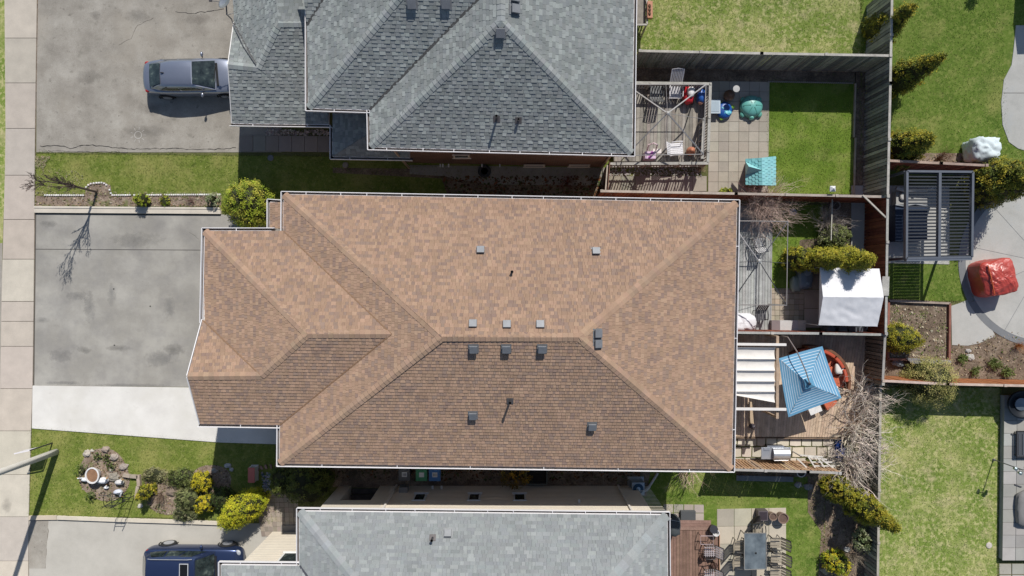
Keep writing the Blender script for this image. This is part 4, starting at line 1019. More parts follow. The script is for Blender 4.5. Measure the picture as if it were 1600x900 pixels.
bare('bare_shrub', 'red-brown twigs in the shaded strip below the brick wall', 'shrub', G(885, 285), .8, .8, (.2, .08, .06), stems=26, depth=2, seed=84, r0=.01)
bare('dry_perennial', 'orange dried perennial in the garden bed at the right edge', 'plant', G(1588, 540), .6, .35, (.5, .22, .08), stems=26, depth=2, seed=85, r0=.01)
for i, (px, py, s) in enumerate([(1550, 565, 1), (1520, 578, .8), (1500, 560, .7), (1570, 580, .9)]):
    bare('dry_perennial', ['withered pale perennial in the middle of the right garden bed', 'withered perennial just above the orange fence', 'withered perennial nearest the square raised bed', 'withered perennial near the orange dried one'][i], 'plant', G(px, py), .35 * s, .4 * s, (.4, .36, .26), stems=26, depth=2, seed=90 + i, r0=.006, tips=[(.2, .25, .08)])

# ------------------------------------------------------------------ fences
def picket_meshes(w, h, th, pal, key, mat=M_WOOD, slant=0):
    out = []
    rr = random.Random(hash(key) if isinstance(key, int) else 7)
    for i in range(7):
        m = MB(); c = jit(rr.choice(pal), .22, rr)
        m.add([(-w / 2, -th / 2, 0), (w / 2, -th / 2, 0), (w / 2, th / 2, 0), (-w / 2, th / 2, 0),
               (-w / 2, -th / 2, h), (w / 2, -th / 2, h), (w / 2, th / 2, h), (-w / 2, th / 2, h)],
              [(3, 2, 1, 0), (4, 5, 6, 7), (0, 1, 5, 4), (1, 2, 6, 5), (2, 3, 7, 6), (3, 0, 4, 7)], c)
        me = bpy.data.meshes.new('picket'); me.from_pydata(m.v, [], m.f)
        at = me.attributes.new('tint', 'FLOAT_COLOR', 'FACE')
        for k in range(len(m.f)): at.data[k].color = (*c, 1)
        me.materials.append(mat); out.append(me)
    return out
def fence(label, pts, z, pal, railc, w=.14, gap=.016, seed=1, post=2.4, alt=True, name='wooden_fence', ground=0.04, cap=.11, lattice=False, side=1, group='wooden garden fences', top=None):
    P = [W(px, py, z) for px, py in pts]
    t = thing(name, label, 'fence', (P[0].x, P[0].y, 0), group=group); rr = random.Random(seed)
    ms = picket_meshes(w, z - .03 - ground, .02, pal, seed)
    rail = MB(); low = MB()
    for a, b in zip(P, P[1:]):
        a = Vector((a.x, a.y, 0)); b = Vector((b.x, b.y, 0)); L = (b - a).length; d = (b - a) / L; nrm_ = Vector((-d.y, d.x, 0)) * side
        ang = math.atan2(d.y, d.x); n = int(L / (w + gap)) if not alt else int(L / (w * .5 + gap * .5))
        for i in range(n):
            p = a + d * ((i + .5) * L / n); off = (.045 if (alt and i % 2) else -.03)
            o = bpy.data.objects.new('picket', rr.choice(ms)); COL.objects.link(o); o.parent = t
            q = p + nrm_ * off - WL[t.name]; q.z = ground
            o.location = q; o.rotation_euler = (rr.uniform(-.008, .008), rr.uniform(-.008, .008), ang + rr.uniform(-.02, .02))
        r = MB(); r.beam(a + Vector((0, 0, z)), b + Vector((0, 0, z)), cap, .035, jit(railc, .08, rr)); r.build('top_rail', M_WOOD, t)
        for zz in (.35, z - .3):
            r = MB(); r.beam(a + nrm_ * .02 + Vector((0, 0, zz)), b + nrm_ * .02 + Vector((0, 0, zz)), .05, .09, jit(pal[0], .15, rr)); r.build('rail', M_WOOD, t)
        k = max(1, round(L / post))
        for i in range(k + 1):
            p = a + d * (L * i / k); r = MB(); r.box(p + Vector((0, 0, z / 2 + .02)), (.1, .1, z + .04), jit(pal[0], .15, rr), rz=ang); r.box(p + Vector((0, 0, z + .05)), (.13, .13, .03), railc, rz=ang); r.build('post', M_WOOD, t)
    return t
GREYW = [(.34, .345, .30), (.26, .27, .235), (.42, .42, .36), (.20, .22, .20)]
REDW = [(.27, .085, .055), (.21, .065, .045), (.34, .115, .07)]
RAIL = (.42, .40, .36)
fence('grey weathered fence across the top yards with a pale cap rail', [(1000, 79.5), (1190, 83.5), (1391, 87)], 2.2, GREYW, RAIL, seed=1, gap=.025, side=-1)
fence('tall dark weathered fence running down from the top edge', [(1394, -20), (1391, 130), (1387, 306)], 2.2, [(.26, .28, .26), (.33, .35, .32), (.17, .18, .17), (.42, .44, .40)], RAIL, seed=2, gap=.03)
fence('red stained fence with grey cap rail on the right of the middle yard', [(1387, 307), (1384, 521)], 2.0, REDW, (.36, .35, .33), seed=3)
fence('brown slatted fence at the right end of the tan deck', [(1383, 522), (1379, 600)], 1.9, [(.27, .20, .15), (.22, .165, .125), (.32, .25, .19)], (.34, .32, .29), seed=4, gap=.04)
fence('grey garden fence beside the dry lawn at lower right', [(1376, 601), (1371, 930)], 1.2, GREYW, (.44, .40, .34), seed=5, gap=.05)
fence('red stained fence with pale rail between the stone patio yard and the middle yard', [(940, 298.5), (1150, 302.5), (1386, 307.5)], 1.9, REDW, (.42, .37, .32), seed=6, gap=.03, side=-1)
fence('red fence with grey rail between the middle yard and the tan deck', [(1130, 519.5), (1282, 521), (1383, 523)], 1.8, REDW, (.40, .39, .37), seed=7, gap=.02)
fence('sunlit orange slatted fence below the tan deck', [(1130, 733.5), (1262, 737), (1312, 739)], 1.9, [(.52, .36, .22), (.45, .28, .16), (.56, .42, .28)], (.42, .40, .38), w=.10, seed=8, gap=.055)
fence('red-brown fence above the louvred pergola', [(1388, 251), (1470, 255), (1541, 258.5)], 1.9, REDW, (.40, .30, .25), seed=9, gap=.03, side=-1)
fence('orange-brown fence below the garden beds at the right edge', [(1380, 595), (1480, 600), (1660, 604)], 1.9, [(.42, .17, .07), (.36, .14, .06), (.48, .21, .09)], (.52, .42, .35), seed=10)
m = MB(); o = None
m.beam(W(1348, 305, 1.95), W(1384, 340, 1.95), .07, .07, (.46, .43, .38)); o = m.build('corner_brace', M_WOOD, origin=W(1366, 322, 1.95)); tag(o, 'pale diagonal timber across the fence corner of the middle yard', 'timber')
m = MB(); m.beam(W(1384, 432, 2.05), W(1383, 462, 2.05), .32, .04, (.42, .41, .38)); o = m.build('wood_panel', M_WOOD, origin=W(1383, 447, 2.05)); tag(o, 'short grey board laid on the fence beside the white tent', 'board')
m = MB(); m.beam(G(1284, 312) + Vector((0, 0, 1.1)), G(1282, 378) + Vector((0, 0, 1.1)), .04, .04, (.5, .48, .42))
for q in ((1284, 313), (1282, 377)): m.beam(G(*q), G(*q) + Vector((0, 0, 1.1)), .05, .05, (.4, .37, .33), up=(1, 0, 0))
o = m.build('garden_rail', M_WOOD, origin=G(1284, 345)); tag(o, 'thin pale post-and-rail between the grass and the bare shrub', 'rail')
# lawn edging beside the tall fence
ed = thing('lawn_edging', 'pale timber edging on the right of the square bright lawn', 'edging', G(1335, 215))
for a, b in ((131, 215), (216, 303)):
    m = MB(); m.beam(G(1335.5, a) + Vector((0, 0, .05)), G(1333, b) + Vector((0, 0, .05)), .07, .12, (.48, .42, .34)); m.build('edging_board', M_WOOD, ed)
ed = thing('chain_edging', 'grey scalloped edging along the top of the square bright lawn', 'edging', G(1268, 129))
for i in range(42):
    m = MB(); m.lathe(G(1200 + i * 3.2, 128 + i * .06), [(.035, 0), (.035, .1), (.015, .12)], 6, (.4, .4, .4)); m.build('edging_stone', M_STONE, ed)
ed = thing('white_edging', 'row of small white stones edging the bed with the young tree', 'edging', G(155, 300)); k = 0
path = [(70, 305), (133, 305.2), (134, 294), (141, 287.5), (150, 286), (162, 285.5), (169, 290), (173.5, 299), (175, 305), (346, 304)]
for a, b in zip(path, path[1:]):
    A, B = G(*a), G(*b); L = (B - A).length; n = max(1, int(L / .105))
    for i in range(n):
        k += 1
        if random.Random(k).random() < .07 or (a[0] == 133): continue
        m = MB(); p = A.lerp(B, (i + .5) / n); m.box(p + Vector((0, 0, .04)), (.075, .07, .08), jit((.78, .76, .72), .12), rz=random.Random(k).uniform(-.3, .3)); m.build('edging_stone', M_STONE, ed)
# border of low concrete blocks in the front bed
lb = thing('stone_border', 'low L-shaped border of pale stone blocks in the lower front bed', 'stone border', G(214, 752))
for (a, b) in [((195, 741), (206, 743)), ((206.5, 743), (218, 744)), ((218.5, 741), (219.5, 758)), ((218, 758.5), (215, 777))]:
    m = MB(); m.beam(G(*a) + Vector((0, 0, .1)), G(*b) + Vector((0, 0, .1)), .15, .18, jit((.46, .38, .31), .15)); m.build('block', M_STONE, lb)
rockd = [(138, 708, .2, 'pale rock at the top left of the round bed', (.5, .45, .38)), (144, 704, .1, 'small pale rock behind the top left one', (.5, .46, .4)), (166, 702, .2, 'rounded brown rock at the top of the round bed', (.36, .29, .24)), (179, 714, .22, 'flat-topped rock on the upper right of the round bed', (.42, .36, .31)),
         (194, 729, .22, 'grey-brown rock at the right rim of the round bed', (.36, .31, .27)), (179, 744, .26, 'wide flat grey rock behind the white planter', (.32, .29, .24)), (174, 734, .1, 'small pale stone near the leafy tufts', (.55, .5, .42)), (268, 768, .22, 'brown boulder behind the dried grass', (.24, .19, .15)),
         (335, 735, .16, 'grey stone at the shadow edge of the lower bed', (.3, .29, .28)), (357, 727, .16, 'upper pale stone in the shaded lower bed', (.42, .42, .42)), (362, 733, .12, 'small pale stone below the upper one in the shade', (.42, .42, .42)), (220, 790, .13, 'small white stone under the golden cone shrub', (.62, .58, .5)),
         (1287, 752 + 5, .2, 'grey rock at the top of the dark bottom bed', (.3, .3, .3)), (1262, 760, .22, 'flat grey rock left of the golden cedars', (.28, .28, .28)), (1247, 757, .18, 'small grey rock at the shade line of the bottom yard', (.3, .3, .29)), (1323, 858, .16, 'pale round stone above the yellow shrub', (.5, .5, .48)),
         (1515, 558, .2, 'white-grey stone in the right garden bed', (.5, .48, .44)), (1512, 548, .14, 'small grey stone above the white-grey one', (.42, .4, .38)), (1290, 890, .25, 'tan boulder at the bottom edge of the bottom bed', (.4, .34, .26))]
for i, (px, py, r, lab, c) in enumerate(rockd):
    m = MB(); m.blob(G(px, py) + Vector((0, 0, r * .2)), (r, r * .8, r * .55), 12, 8, .5, 1.6, c, seed=i); o = m.build('rock', M_STONE, origin=G(px, py)); tag(o, lab, 'rock')
# front-bed ornaments
pl = thing('planter', 'white ring-shaped planter full of brown soil in the round rock bed', 'planter', G(153, 739))
m = MB(); c = G(153, 739); m.lathe(c, [(.2, 0), (.3, .25), (.36, .42), (.40, .45), (.40, .48), (.33, .48), (.31, .42)], 22, (.74, .72, .70), sx=.85); m.build('bowl', M_CERA, pl)
m = MB(); m.lathe(c, [(.0, .44), (.31, .45)], 20, (.30, .17, .10), sx=.85); m.build('soil', M_STONE, pl)
def bird(px, py, s, rz, lab, col=(.76, .77, .78)):
    t = thing('bird_ornament', lab, 'garden ornament', G(px, py)); c = G(px, py); R = Matrix.Rotation(rz, 3, 'Z'); m = MB()
    m.blob(c + Vector((0, 0, .18 * s)), (.25 * s, .14 * s, .16 * s), 12, 8, .15, 1.5, col); m.tube([c + R @ Vector((.18 * s, 0, .22 * s)), c + R @ Vector((.26 * s, 0, .38 * s)), c + R @ Vector((.29 * s, 0, .46 * s))], [.06 * s, .04 * s, .035 * s], 7, col); m.build('body', M_CERA, t)
    m = MB(); m.blob(c + R @ Vector((.31 * s, 0, .5 * s)), (.07 * s, .05 * s, .05 * s), 8, 6, 0, 1, col); m.build('head', M_CERA, t); m = MB(); m.tube([c + R @ Vector((.36 * s, 0, .5 * s)), c + R @ Vector((.45 * s, 0, .48 * s))], [.025 * s, .006], 5, (.6, .3, .05)); m.build('beak', M_CERA, t)
bird(136, 748, .75, 2.6, 'small white bird ornament left of the ring planter'); bird(165, 749, 1.1, .5, 'large white bird ornament right of the ring planter'); bird(190, 752, .9, .6, 'slim white bird ornament near the L-shaped border', (.6, .59, .57)); bird(188, 767, .9, -.4, 'white and blue bird ornament at the foot of the trellis', (.6, .63, .7)); bird(168, 761, .5, 1.0, 'tiny white ornament below the ring planter')
tr = thing('garden_trellis', 'thin black wire obelisk trellis with rungs in the lower front bed', 'trellis', G(203, 773))
c = G(203, 773)
for dx in (-.24, .24):
    m = MB(); pts = [c + Vector((dx, -.02, 0)), c + Vector((dx, -.02, 1.65)), c + Vector((dx * .85, -.02, 1.95))] ; m.tube(pts, .02, 5, (.04, .04, .04)); m.build('upright', M_DARKM, tr)
for dy in (.2,):
    for dx in (-.12, .12): m = MB(); m.tube([c + Vector((dx, dy, 0)), c + Vector((dx * .9, dy * .8, 1.8))], .01, 5, (.04, .04, .04)); m.build('upright', M_DARKM, tr)
for z in (.35, .75, 1.2, 1.55, 1.7): m = MB(); m.tube([c + Vector((-.24, -.02, z)), c + Vector((.24, -.02, z))], .015, 5, (.04, .04, .04)); m.build('rung', M_DARKM, tr)
for k, (bx, by, rz) in enumerate([(-.75, .15, .2), (-.35, .1, .5)]):
    m = MB(); m.tube([c + Vector((bx + math.cos(a) * .45, by + math.sin(a) * .1, .05 + abs(math.sin(a)) * .95)) for a in np.linspace(0, math.pi, 12)], .017, 5, (.05, .05, .05)); m.build('hoop', M_DARKM, tr)
m = MB(); m.tube([G(372, 745) + Vector((0, 0, .3)), G(374, 745) + Vector((0, 0, .3))], .15, 12, (.5, .52, .55)); 
gl = thing('lantern', 'low white garden lantern in the house shadow by the lower bed', 'lantern', G(398, 738))
m = MB(); c = G(399, 738)
m.box(c + Vector((0, 0, .06)), (.34, .75, .1), (.6, .6, .6)); m.build('base', M_CONC, gl); m = MB()
m.box(c + Vector((-.13, 0, .3)), (.05, .7, .4), (.72, .72, .72)); m.box(c + Vector((.13, 0, .3)), (.05, .7, .4), (.72, .72, .72)); m.box(c + Vector((0, 0, .51)), (.32, .72, .03), (.5, .15, .12)); m.build('frame', M_PAINT, gl)
# street lamp and sale sign
sl_ = thing('street_lamp', 'tall pale concrete street lamp pole leaning out of the left edge', 'street lamp', G(88, 706)); c = G(88, 706)
m = MB(); m.tube([c, c + Vector((0, 0, 4)), c + Vector((0, 0, 9.3))], [.155, .135, .10], 16, (.56, .54, .49)); m.build('pole', M_CONC, sl_, smooth=True)
m = MB(); m.tube([c + Vector((0, 0, 9.1)), c + Vector((-.8, 0, 9.5)), c + Vector((-2.2, 0, 9.6))], .045, 8, (.5, .5, .5)); m.build('arm', M_METAL, sl_)
m = MB(); m.blob(c + Vector((-2.5, 0, 9.58)), (.45, .16, .1), 12, 8, 0, 1, (.5, .5, .5)); m.build('lamp_head', M_METAL, sl_)
sg = thing('hanging_sign', 'dark post with a board hanging from its arm beside the street lamp', 'sign', G(82, 692)); c = G(82, 692)
m = MB(); m.beam(c, c + Vector((0, 0, 1.55)), .05, .05, (.06, .06, .06), up=(1, 0, 0)); m.build('post', M_DARKM, sg)
m = MB(); m.beam(c + Vector((0, 0, 1.52)), c + Vector((-.76, -.16, 1.52)), .05, .05, (.75, .72, .74)); m.build('arm', M_PAINT, sg)
m = MB(); m.beam(c + Vector((-.06, -.015, 1.1)), c + Vector((-.74, -.155, 1.1)), .03, .62, (.7, .68, .7)); m.build('board', M_PAINT, sg)

# ------------------------------------------------------------------ cars
def loft(m, secs, col, cap=True):
    b = len(m.v); n = len(secs[0])
    for s in secs: m.v.extend([tuple(p) for p in s])
    for i in range(len(secs) - 1):
        for k in range(n - 1):
            m.f.append([b + i * n + k, b + (i + 1) * n + k, b + (i + 1) * n + k + 1, b + i * n + k + 1]); m.c.append(col)
    if cap:
        m.f.append([b + k for k in range(n)]); m.c.append(col); m.f.append([b + (len(secs) - 1) * n + k for k in range(n)][::-1]); m.c.append(col)
def smoothsub(o, lv=2):
    md = o.modifiers.new('smooth', 'SUBSURF'); md.levels = lv; md.render_levels = lv
def car(name, label, loc, rz, col, L, Wd, belt, roofz, st, gh, wheels, wr, rim=(.5, .5, .52), suv=False):
    t = thing(name, label, 'car', loc, rz); hw = Wd / 2
    # st: stations (x, width factor, z bottom, z edge, z centre)
    secs = []
    for x, wf, zb, ze, zc in st:
        h = hw * wf
        half = [(h * .80, zb), (h * .97, zb + .10), (h * 1.0, zb + (ze - zb) * .45), (h * .985, zb + (ze - zb) * .72), (h * .94, ze - .045), (h * .86, ze), (h * .45, zc), (0, zc + .006)]
        sec = [Vector((x, -y, z)) for y, z in half] + [Vector((x, y, z)) for y, z in half[::-1][1:]]
        secs.append(sec)
    m = MB(); loft(m, secs, col); o = m.build('body', M_CARP, t, smooth=True, local=True); smoothsub(o, 2)
    # greenhouse: rows from belt to roof
    (xr0, xr1, xf1, xf0, wb, wt) = gh
    rows = []
    def ring(x0, x1, w, z, crown):
        pts = []
        for k in range(7):
            u = k / 6; x = x0 + (x1 - x0) * u; y = w * (1 - .06 * abs(2 * u - 1) ** 3); pts.append((x, y))
        top = [Vector((x, y, z)) for x, y in pts]; return top
    m = MB(); prof = []
    n = 9
    xs_b = np.linspace(xr0, xf0, n); xs_t = np.linspace(xr1, xf1, n)
    secs = []
    for i in range(n):
        u = i / (n - 1); wbx = wb * (1 - (.20 if u < .5 else .05) * abs(2 * u - 1) ** 3); wtx = wt * (1 - (.12 if u < .5 else .03) * abs(2 * u - 1) ** 3)
        e = 1 if i in (0, n - 1) else 0
        zt = roofz - .05 * (2 * u - 1) ** 2
        half = [(wbx, belt - .03, xs_b[i]), (wbx * .35 + wtx * .65 + .02, belt + (zt - belt) * .62, xs_b[i] * .38 + xs_t[i] * .62), (wtx, zt - .045, xs_t[i] * .97 + xs_b[i] * .03), (wtx * .86, zt, xs_t[i]), (wtx * .4, zt + .035, xs_t[i]), (0, zt + .045, xs_t[i])]
        secs.append([Vector((x, -y, z)) for y, z, x in half] + [Vector((x, y, z)) for y, z, x in half[::-1][1:]])
    loft(m, secs, col, cap=False)
    # close front and rear of the cabin with painted surrounds
    m.poly(secs[0][::-1], col); m.poly(secs[-1], col)
    o = m.build('cabin', M_CARP, t, smooth=True, local=True)
    def glass(nm, corners, off=.012):
        g = MB(); c = [Vector(q) for q in corners]; nn = (c[1] - c[0]).cross(c[3] - c[0]).normalized()
        if nn.z < 0: nn = -nn
        # 4x4 grid, bulged
        N = 5; b = len(g.v)
        for i in range(N):
            for j in range(N):
                p = quadpt(c, i / (N - 1), j / (N - 1)) + nn * (off + .02 * math.sin(math.pi * i / (N - 1))); g.v.append(tuple(p))
        for i in range(N - 1):
            for j in range(N - 1): g.f.append([b + i * N + j, b + (i + 1) * N + j, b + (i + 1) * N + j + 1, b + i * N + j + 1]); g.c.append((1, 1, 1))
        return g.build(nm, M_GLASS, t, smooth=True, local=True)
    zt = roofz - .05; f = .93
    glass('windscreen', [(xf0 - .02, wb * .86, belt + .01), (xf0 - .02, -wb * .86, belt + .01), (xf1 + .04, -wt * .88, zt - .0), (xf1 + .04, wt * .88, zt - .0)], .03)
    glass('rear_window', [(xr0 + .03, -wb * .72, belt + .03), (xr0 + .03, wb * .72, belt + .03), (xr1 - .03, wt * .80, zt - .01), (xr1 - .03, -wt * .80, zt - .01)], .03)
    for s in (-1, 1):
        nwin = 2 if not suv else 3; 
        for k in range(nwin):
            u0 = (.14 + k * .37) if nwin == 2 else (.09 + k * .28); u1 = u0 + (.335 if nwin == 2 else .25)
            def P(u, v):
                xb = xr0 + (xf0 - xr0) * u; xt = xr1 + (xf1 - xr1) * u; ww = wb * (1 - (.20 if u < .5 else .05) * abs(2 * u - 1) ** 3); wtt = wt + .015
                return Vector((xb * (1 - v) + xt * v, s * (ww * (1 - v) + wtt * v + .03 * math.sin(math.pi * v)), (belt + .02) * (1 - v) + (zt - .06) * v))
            g = MB(); b = 0
            for i in range(4):
                for j in range(4):
                    p = P(u0 + (u1 - u0) * i / 3, .06 + .88 * j / 3); p.y += s * .012; g.v.append(tuple(p))
            for i in range(3):
                for j in range(3): g.f.append([i * 4 + j, (i + 1) * 4 + j, (i + 1) * 4 + j + 1, i * 4 + j + 1]); g.c.append((1, 1, 1))
            g.build('side_window', M_GLASS, t, smooth=True, local=True)
        # mirror
        mm = MB(); mm.blob((xf0 - .62, s * (hw + .10), belt + .04), (.07, .12, .075), 10, 8, 0, 1, col); mm.beam((xf0 - .60, s * (hw - .06), belt), (xf0 - .62, s * (hw + .03), belt + .02), .05, .04, (.03, .03, .03)); mm.build('mirror', M_CARP, t, local=True, smooth=True)
        for x in wheels:
            wh = MB(); R = Matrix.Rotation(math.radians(90), 3, 'X')
            wh.lathe((x, s * (hw - .115), wr), [(wr * .6, -.12), (wr * .93, -.12), (wr, -.07), (wr, .07), (wr * .93, .12), (wr * .6, .12)], 26, (.03, .03, .03), M=R); w_ = wh.build('wheel', M_RUB, t, local=True)
            rm = MB(); rm.lathe((x, s * (hw + .016), wr), [(.02, -.006), (wr * .16, -.006), (wr * .16, .006), (.02, .006)], 14, rim, M=R)
            for k in range(7):
                a = 2 * math.pi * k / 7; rm.beam((x, s * (hw + .014), wr), (x + math.cos(a) * wr * .6, s * (hw + .012), wr + math.sin(a) * wr * .6), .055, .02, rim, up=(0, 1, 0))
            rm.lathe((x, s * (hw + .012), wr), [(wr * .56, -.01), (wr * .64, -.01), (wr * .64, .01), (wr * .56, .01)], 24, rim, M=R); rm.build('rim', M_METAL, w_, local=True)
            ar = MB(); ar.tube([Vector((x + math.cos(a) * (wr + .055), s * (hw - .012), wr + math.sin(a) * (wr + .055))) for a in np.linspace(-.2, math.pi + .2, 14)], .03, 5, (.02, .02, .022)); ar.build('wheel_arch', M_RUB, t, local=True)
        tl = MB(); x0 = st[0][0]; tl.blob((x0 + .24, s * hw * (.74 if not suv else .80), belt - .14), (.12, .10, .06), 10, 8, 0, 1, (.35, .01, .015)); tl.build('tail_light', M_PLAST, t, local=True)
        hl = MB(); xN = st[-1][0]; hl.blob((xN - .24, s * hw * .70, belt - .28), (.16, .15, .06), 10, 8, 0, 1, (.4, .42, .45)); hl.build('headlight', M_PLAST, t, local=True)
    wp = MB()
    wp.beam((xf0 + .03, wb * .72, belt + .0), (xf0 + .10, -wb * .72, belt - .0), .1, .02, (.02, .02, .022)); wp.beam((xf0 + .0, .35, belt + .04), (xf0 - .06, -.3, belt + .10), .02, .015, (.02, .02, .02)); wp.build('wiper_cowl', M_RUB, t, local=True)
    return t
sed = car('parked_car', 'grey-blue sedan parked nose-in on the upper driveway', G(312, 127), math.radians(1.2), (.24, .265, .33), 4.6, 1.74, .98, 1.38,
    [(-2.34, .50, .44, .72, .80), (-2.27, .74, .34, .88, .95), (-2.08, .85, .26, .94, 1.00), (-1.75, .94, .22, .98, 1.03), (-1.2, 1, .2, .98, 1.02), (0, 1, .2, .97, 1.0), (.9, 1, .2, .94, .99), (1.4, .985, .2, .88, .95), (1.9, .93, .22, .78, .86), (2.18, .82, .27, .68, .75), (2.3, .66, .38, .56, .6)],
    (-1.92, -1.22, .20, 1.20, .755, .585), (-1.42, 1.38), .315)
m = MB(); m.blob((-1.12, 0, 1.43), (.09, .03, .04), 8, 6, 0, 1, (.05, .05, .06)); m.build('antenna_fin', M_PLAST, sed, local=True)
suv = car('parked_suv', 'dark blue sport utility car with open sunroof on the lower driveway', G(315, 874), math.radians(-.5), (.035, .055, .13), 4.7, 1.88, 1.12, 1.66,
    [(-2.34, .66, .45, .95, 1.0), (-2.28, .85, .34, 1.05, 1.1), (-2.1, .95, .30, 1.1, 1.14), (-1.9, .985, .28, 1.12, 1.16), (-1.2, 1, .26, 1.12, 1.16), (0, 1, .26, 1.11, 1.14), (.9, 1, .26, 1.08, 1.12), (1.4, .985, .26, 1.03, 1.09), (1.95, .95, .28, .95, 1.02), (2.22, .86, .34, .84, .9), (2.33, .72, .45, .7, .74)],
    (-2.24, -1.86, .38, 1.12, .85, .68), (-1.42, 1.42), .37, rim=(.6, .61, .64), suv=True)
m = MB(); m.box((-.05, .02, 1.72), (.42, .92, .012), (.62, .63, .65)); m.box((-.05, .02, 1.727), (.35, .85, .012), (.012, .013, .015)); m.build('sunroof', M_DARKM, suv, local=True)
for s in (-1, 1): m = MB(); m.tube([(-1.75, s * .66, 1.66), (-1.6, s * .66, 1.72), (.1, s * .66, 1.73), (.3, s * .66, 1.67)], .02, 6, (.55, .56, .6)); m.build('roof_rail', M_METAL, suv, local=True)
# satellite dish on the garage roof edge
sd = thing('satellite_dish', 'grey satellite dish on a mast at the corner of the garage roof, top left', 'satellite dish', W(362, 30, 3.3)); c = W(362, 30, 3.3)
m = MB(); m.tube([c, c + Vector((0, 0, .55))], .025, 8, (.2, .21, .22)); m.tube([c + Vector((.35, .3, .1)), c + Vector((0, 0, .45))], .012, 6, (.3, .3, .3)); m.build('mast', M_METAL, sd)
R = Vector((-.35, .25, .75)).to_track_quat('Z', 'Y').to_matrix(); q = W(351.5, 3, 4.0)
m = MB(); m.lathe(q, [(.02, -.06), (.15, -.045), (.28, -.0), (.33, .035), (.325, .04), (.27, .01), (.14, -.035), (.02, -.05)], 24, (.34, .36, .38), M=R); m.build('dish', M_METAL, sd, smooth=True)
m = MB(); m.tube([q + R @ Vector((.1, -.3, 0)), q + R @ Vector((.3, -.42, .25))], .016, 6, (.1, .1, .11)); m.tube([c + Vector((0, 0, .5)), q + R @ Vector((0, 0, -.06))], .03, 6, (.12, .12, .13)); m.box(q + R @ Vector((.32, -.44, .28)), (.12, .07, .07), (.06, .06, .07)); m.build('arm', M_DARKM, sd)
m = MB(); m.tube([W(362, 31, 3.32), W(380, 72, 3.75), W(400, 101, 4.22)], .022, 6, (.12, .125, .13)); o = m.build('cable', M_RUB, origin=W(362, 31, 3.32)); tag(o, 'dark cable running from the satellite dish down the garage roof valley', 'cable')

# ------------------------------------------------------------------ between the houses
def bin_(px, py, body, lid, lab, mark=True):
    t = thing('wheelie_bin', lab, 'bin', G(px, py), group='bins by the lower wall'); c = G(px, py)
    m = MB(); z = 1.0; a, b = .24, .27
    m.add([c + Vector((x * s, y * s2, zz)) for zz, s, s2 in ((.05, .8 * a, .8 * b), (z, a, b)) for x, y in ((-1, -1), (1, -1), (1, 1), (-1, 1))], [(3, 2, 1, 0), (4, 5, 6, 7), (0, 1, 5, 4), (1, 2, 6, 5), (2, 3, 7, 6), (3, 0, 4, 7)], body); m.build('body', M_PLAST, t)
    m = MB(); m.box(c + Vector((0, -.0, z + .03)), (.54, .60, .05), lid); m.box(c + Vector((0, .02, z + .065)), (.44, .46, .03), lid); m.build('lid', M_PLAST, t)
    m = MB(); m.box(c + Vector((.01, .0, z + .083)), (.24, .22, .006), (.6, .62, .62))
    if mark:
        for dx in (-.06, 0, .06): m.box(c + Vector((.01 + dx, 0, z + .087)), (.03, .13, .004), (.1, .1, .12))
    m.build('label', M_PLAST, t)
    m = MB(); m.tube([c + Vector((-.2, .31, z - .02)), c + Vector((.2, .31, z - .02))], .02, 6, body); m.build('handle', M_PLAST, t)
bin_(637, 732, (.06, .07, .08), (.08, .09, .10), 'black wheelie bin, leftmost of the three between the houses'); bin_(663, 732.5, (.03, .17, .08), (.03, .24, .11), 'green wheelie bin in the middle of the three bins', False); bin_(683, 732.5, (.02, .10, .3), (.03, .16, .42), 'blue recycling bin, right of the green one')
me_ = thing('utility_meter', 'grey utility meter box on the lower house wall below the black bin', 'meter', G(631, 753)); m = MB(); c = W(631, 762, 1.0); m.box((c.x, yw + .13, .95), (.4, .26, .5), (.3, .32, .34)); m.build('box', M_METAL, me_); m = MB(); m.tube([(c.x - .1, yw + .1, .0), (c.x - .1, yw + .1, .72)], .03, 7, (.25, .26, .28)); m.build('pipe', M_METAL, me_)
fan = thing('air_conditioner', 'square pale blue air conditioner with round fan at the lower right house corner', 'air conditioner', G(993, 757)); c = G(993, 757)
m = MB(); m.box(c + Vector((0, 0, .36)), (.6, .6, .72), (.42, .5, .56)); m.box(c + Vector((0, 0, .03)), (.8, .8, .06), (.4, .4, .4)); m.build('cabinet', M_METAL, fan)
m = MB(); m.lathe(c + Vector((0, 0, .722)), [(.25, 0), (.25, .02), (.13, .025), (.12, .02)], 22, (.03, .08, .14)); m.build('fan_grille', M_DARKM, fan); m = MB(); m.lathe(c + Vector((0, 0, .745)), [(.1, 0), (.1, .02), (.04, .03)], 14, (.4, .5, .56)); m.build('fan_hub', M_METAL, fan)
m = MB(); m.tube([G(1027, 738) + Vector((0, 0, .12)), G(1012, 762) + Vector((0, 0, .1)), G(997, 773) + Vector((0, 0, .1))], .06, 8, (.52, .5, .47)); m.tube([G(1014, 759) + Vector((0, 0, .1)), G(1009, 765) + Vector((0, 0, .1))], .08, 8, (.5, .48, .45)); o = m.build('drain_pipe', M_PAINT, origin=G(1012, 760)); tag(o, 'pale drain pipe lying across the side path beside the air conditioner', 'pipe')
pb_ = thing('square_planter', 'dark square planter frame right of the orange-yellow bush', 'planter', G(838, 742)); c = G(838, 742)
for dx, dy, sx, sy in ((0, .35, 1.0, .05), (0, -.35, 1.0, .05), (-.5, 0, .05, .65), (.5, 0, .05, .65)): m = MB(); m.box(c + Vector((dx, dy, .2)), (sx, sy, .4), (.16, .17, .15)); m.build('side_board', M_WOOD, pb_)
m = MB(); m.box(c + Vector((0, 0, .12)), (.94, .64, .2), (.04, .035, .03)); m.build('soil', M_STONE, pb_)
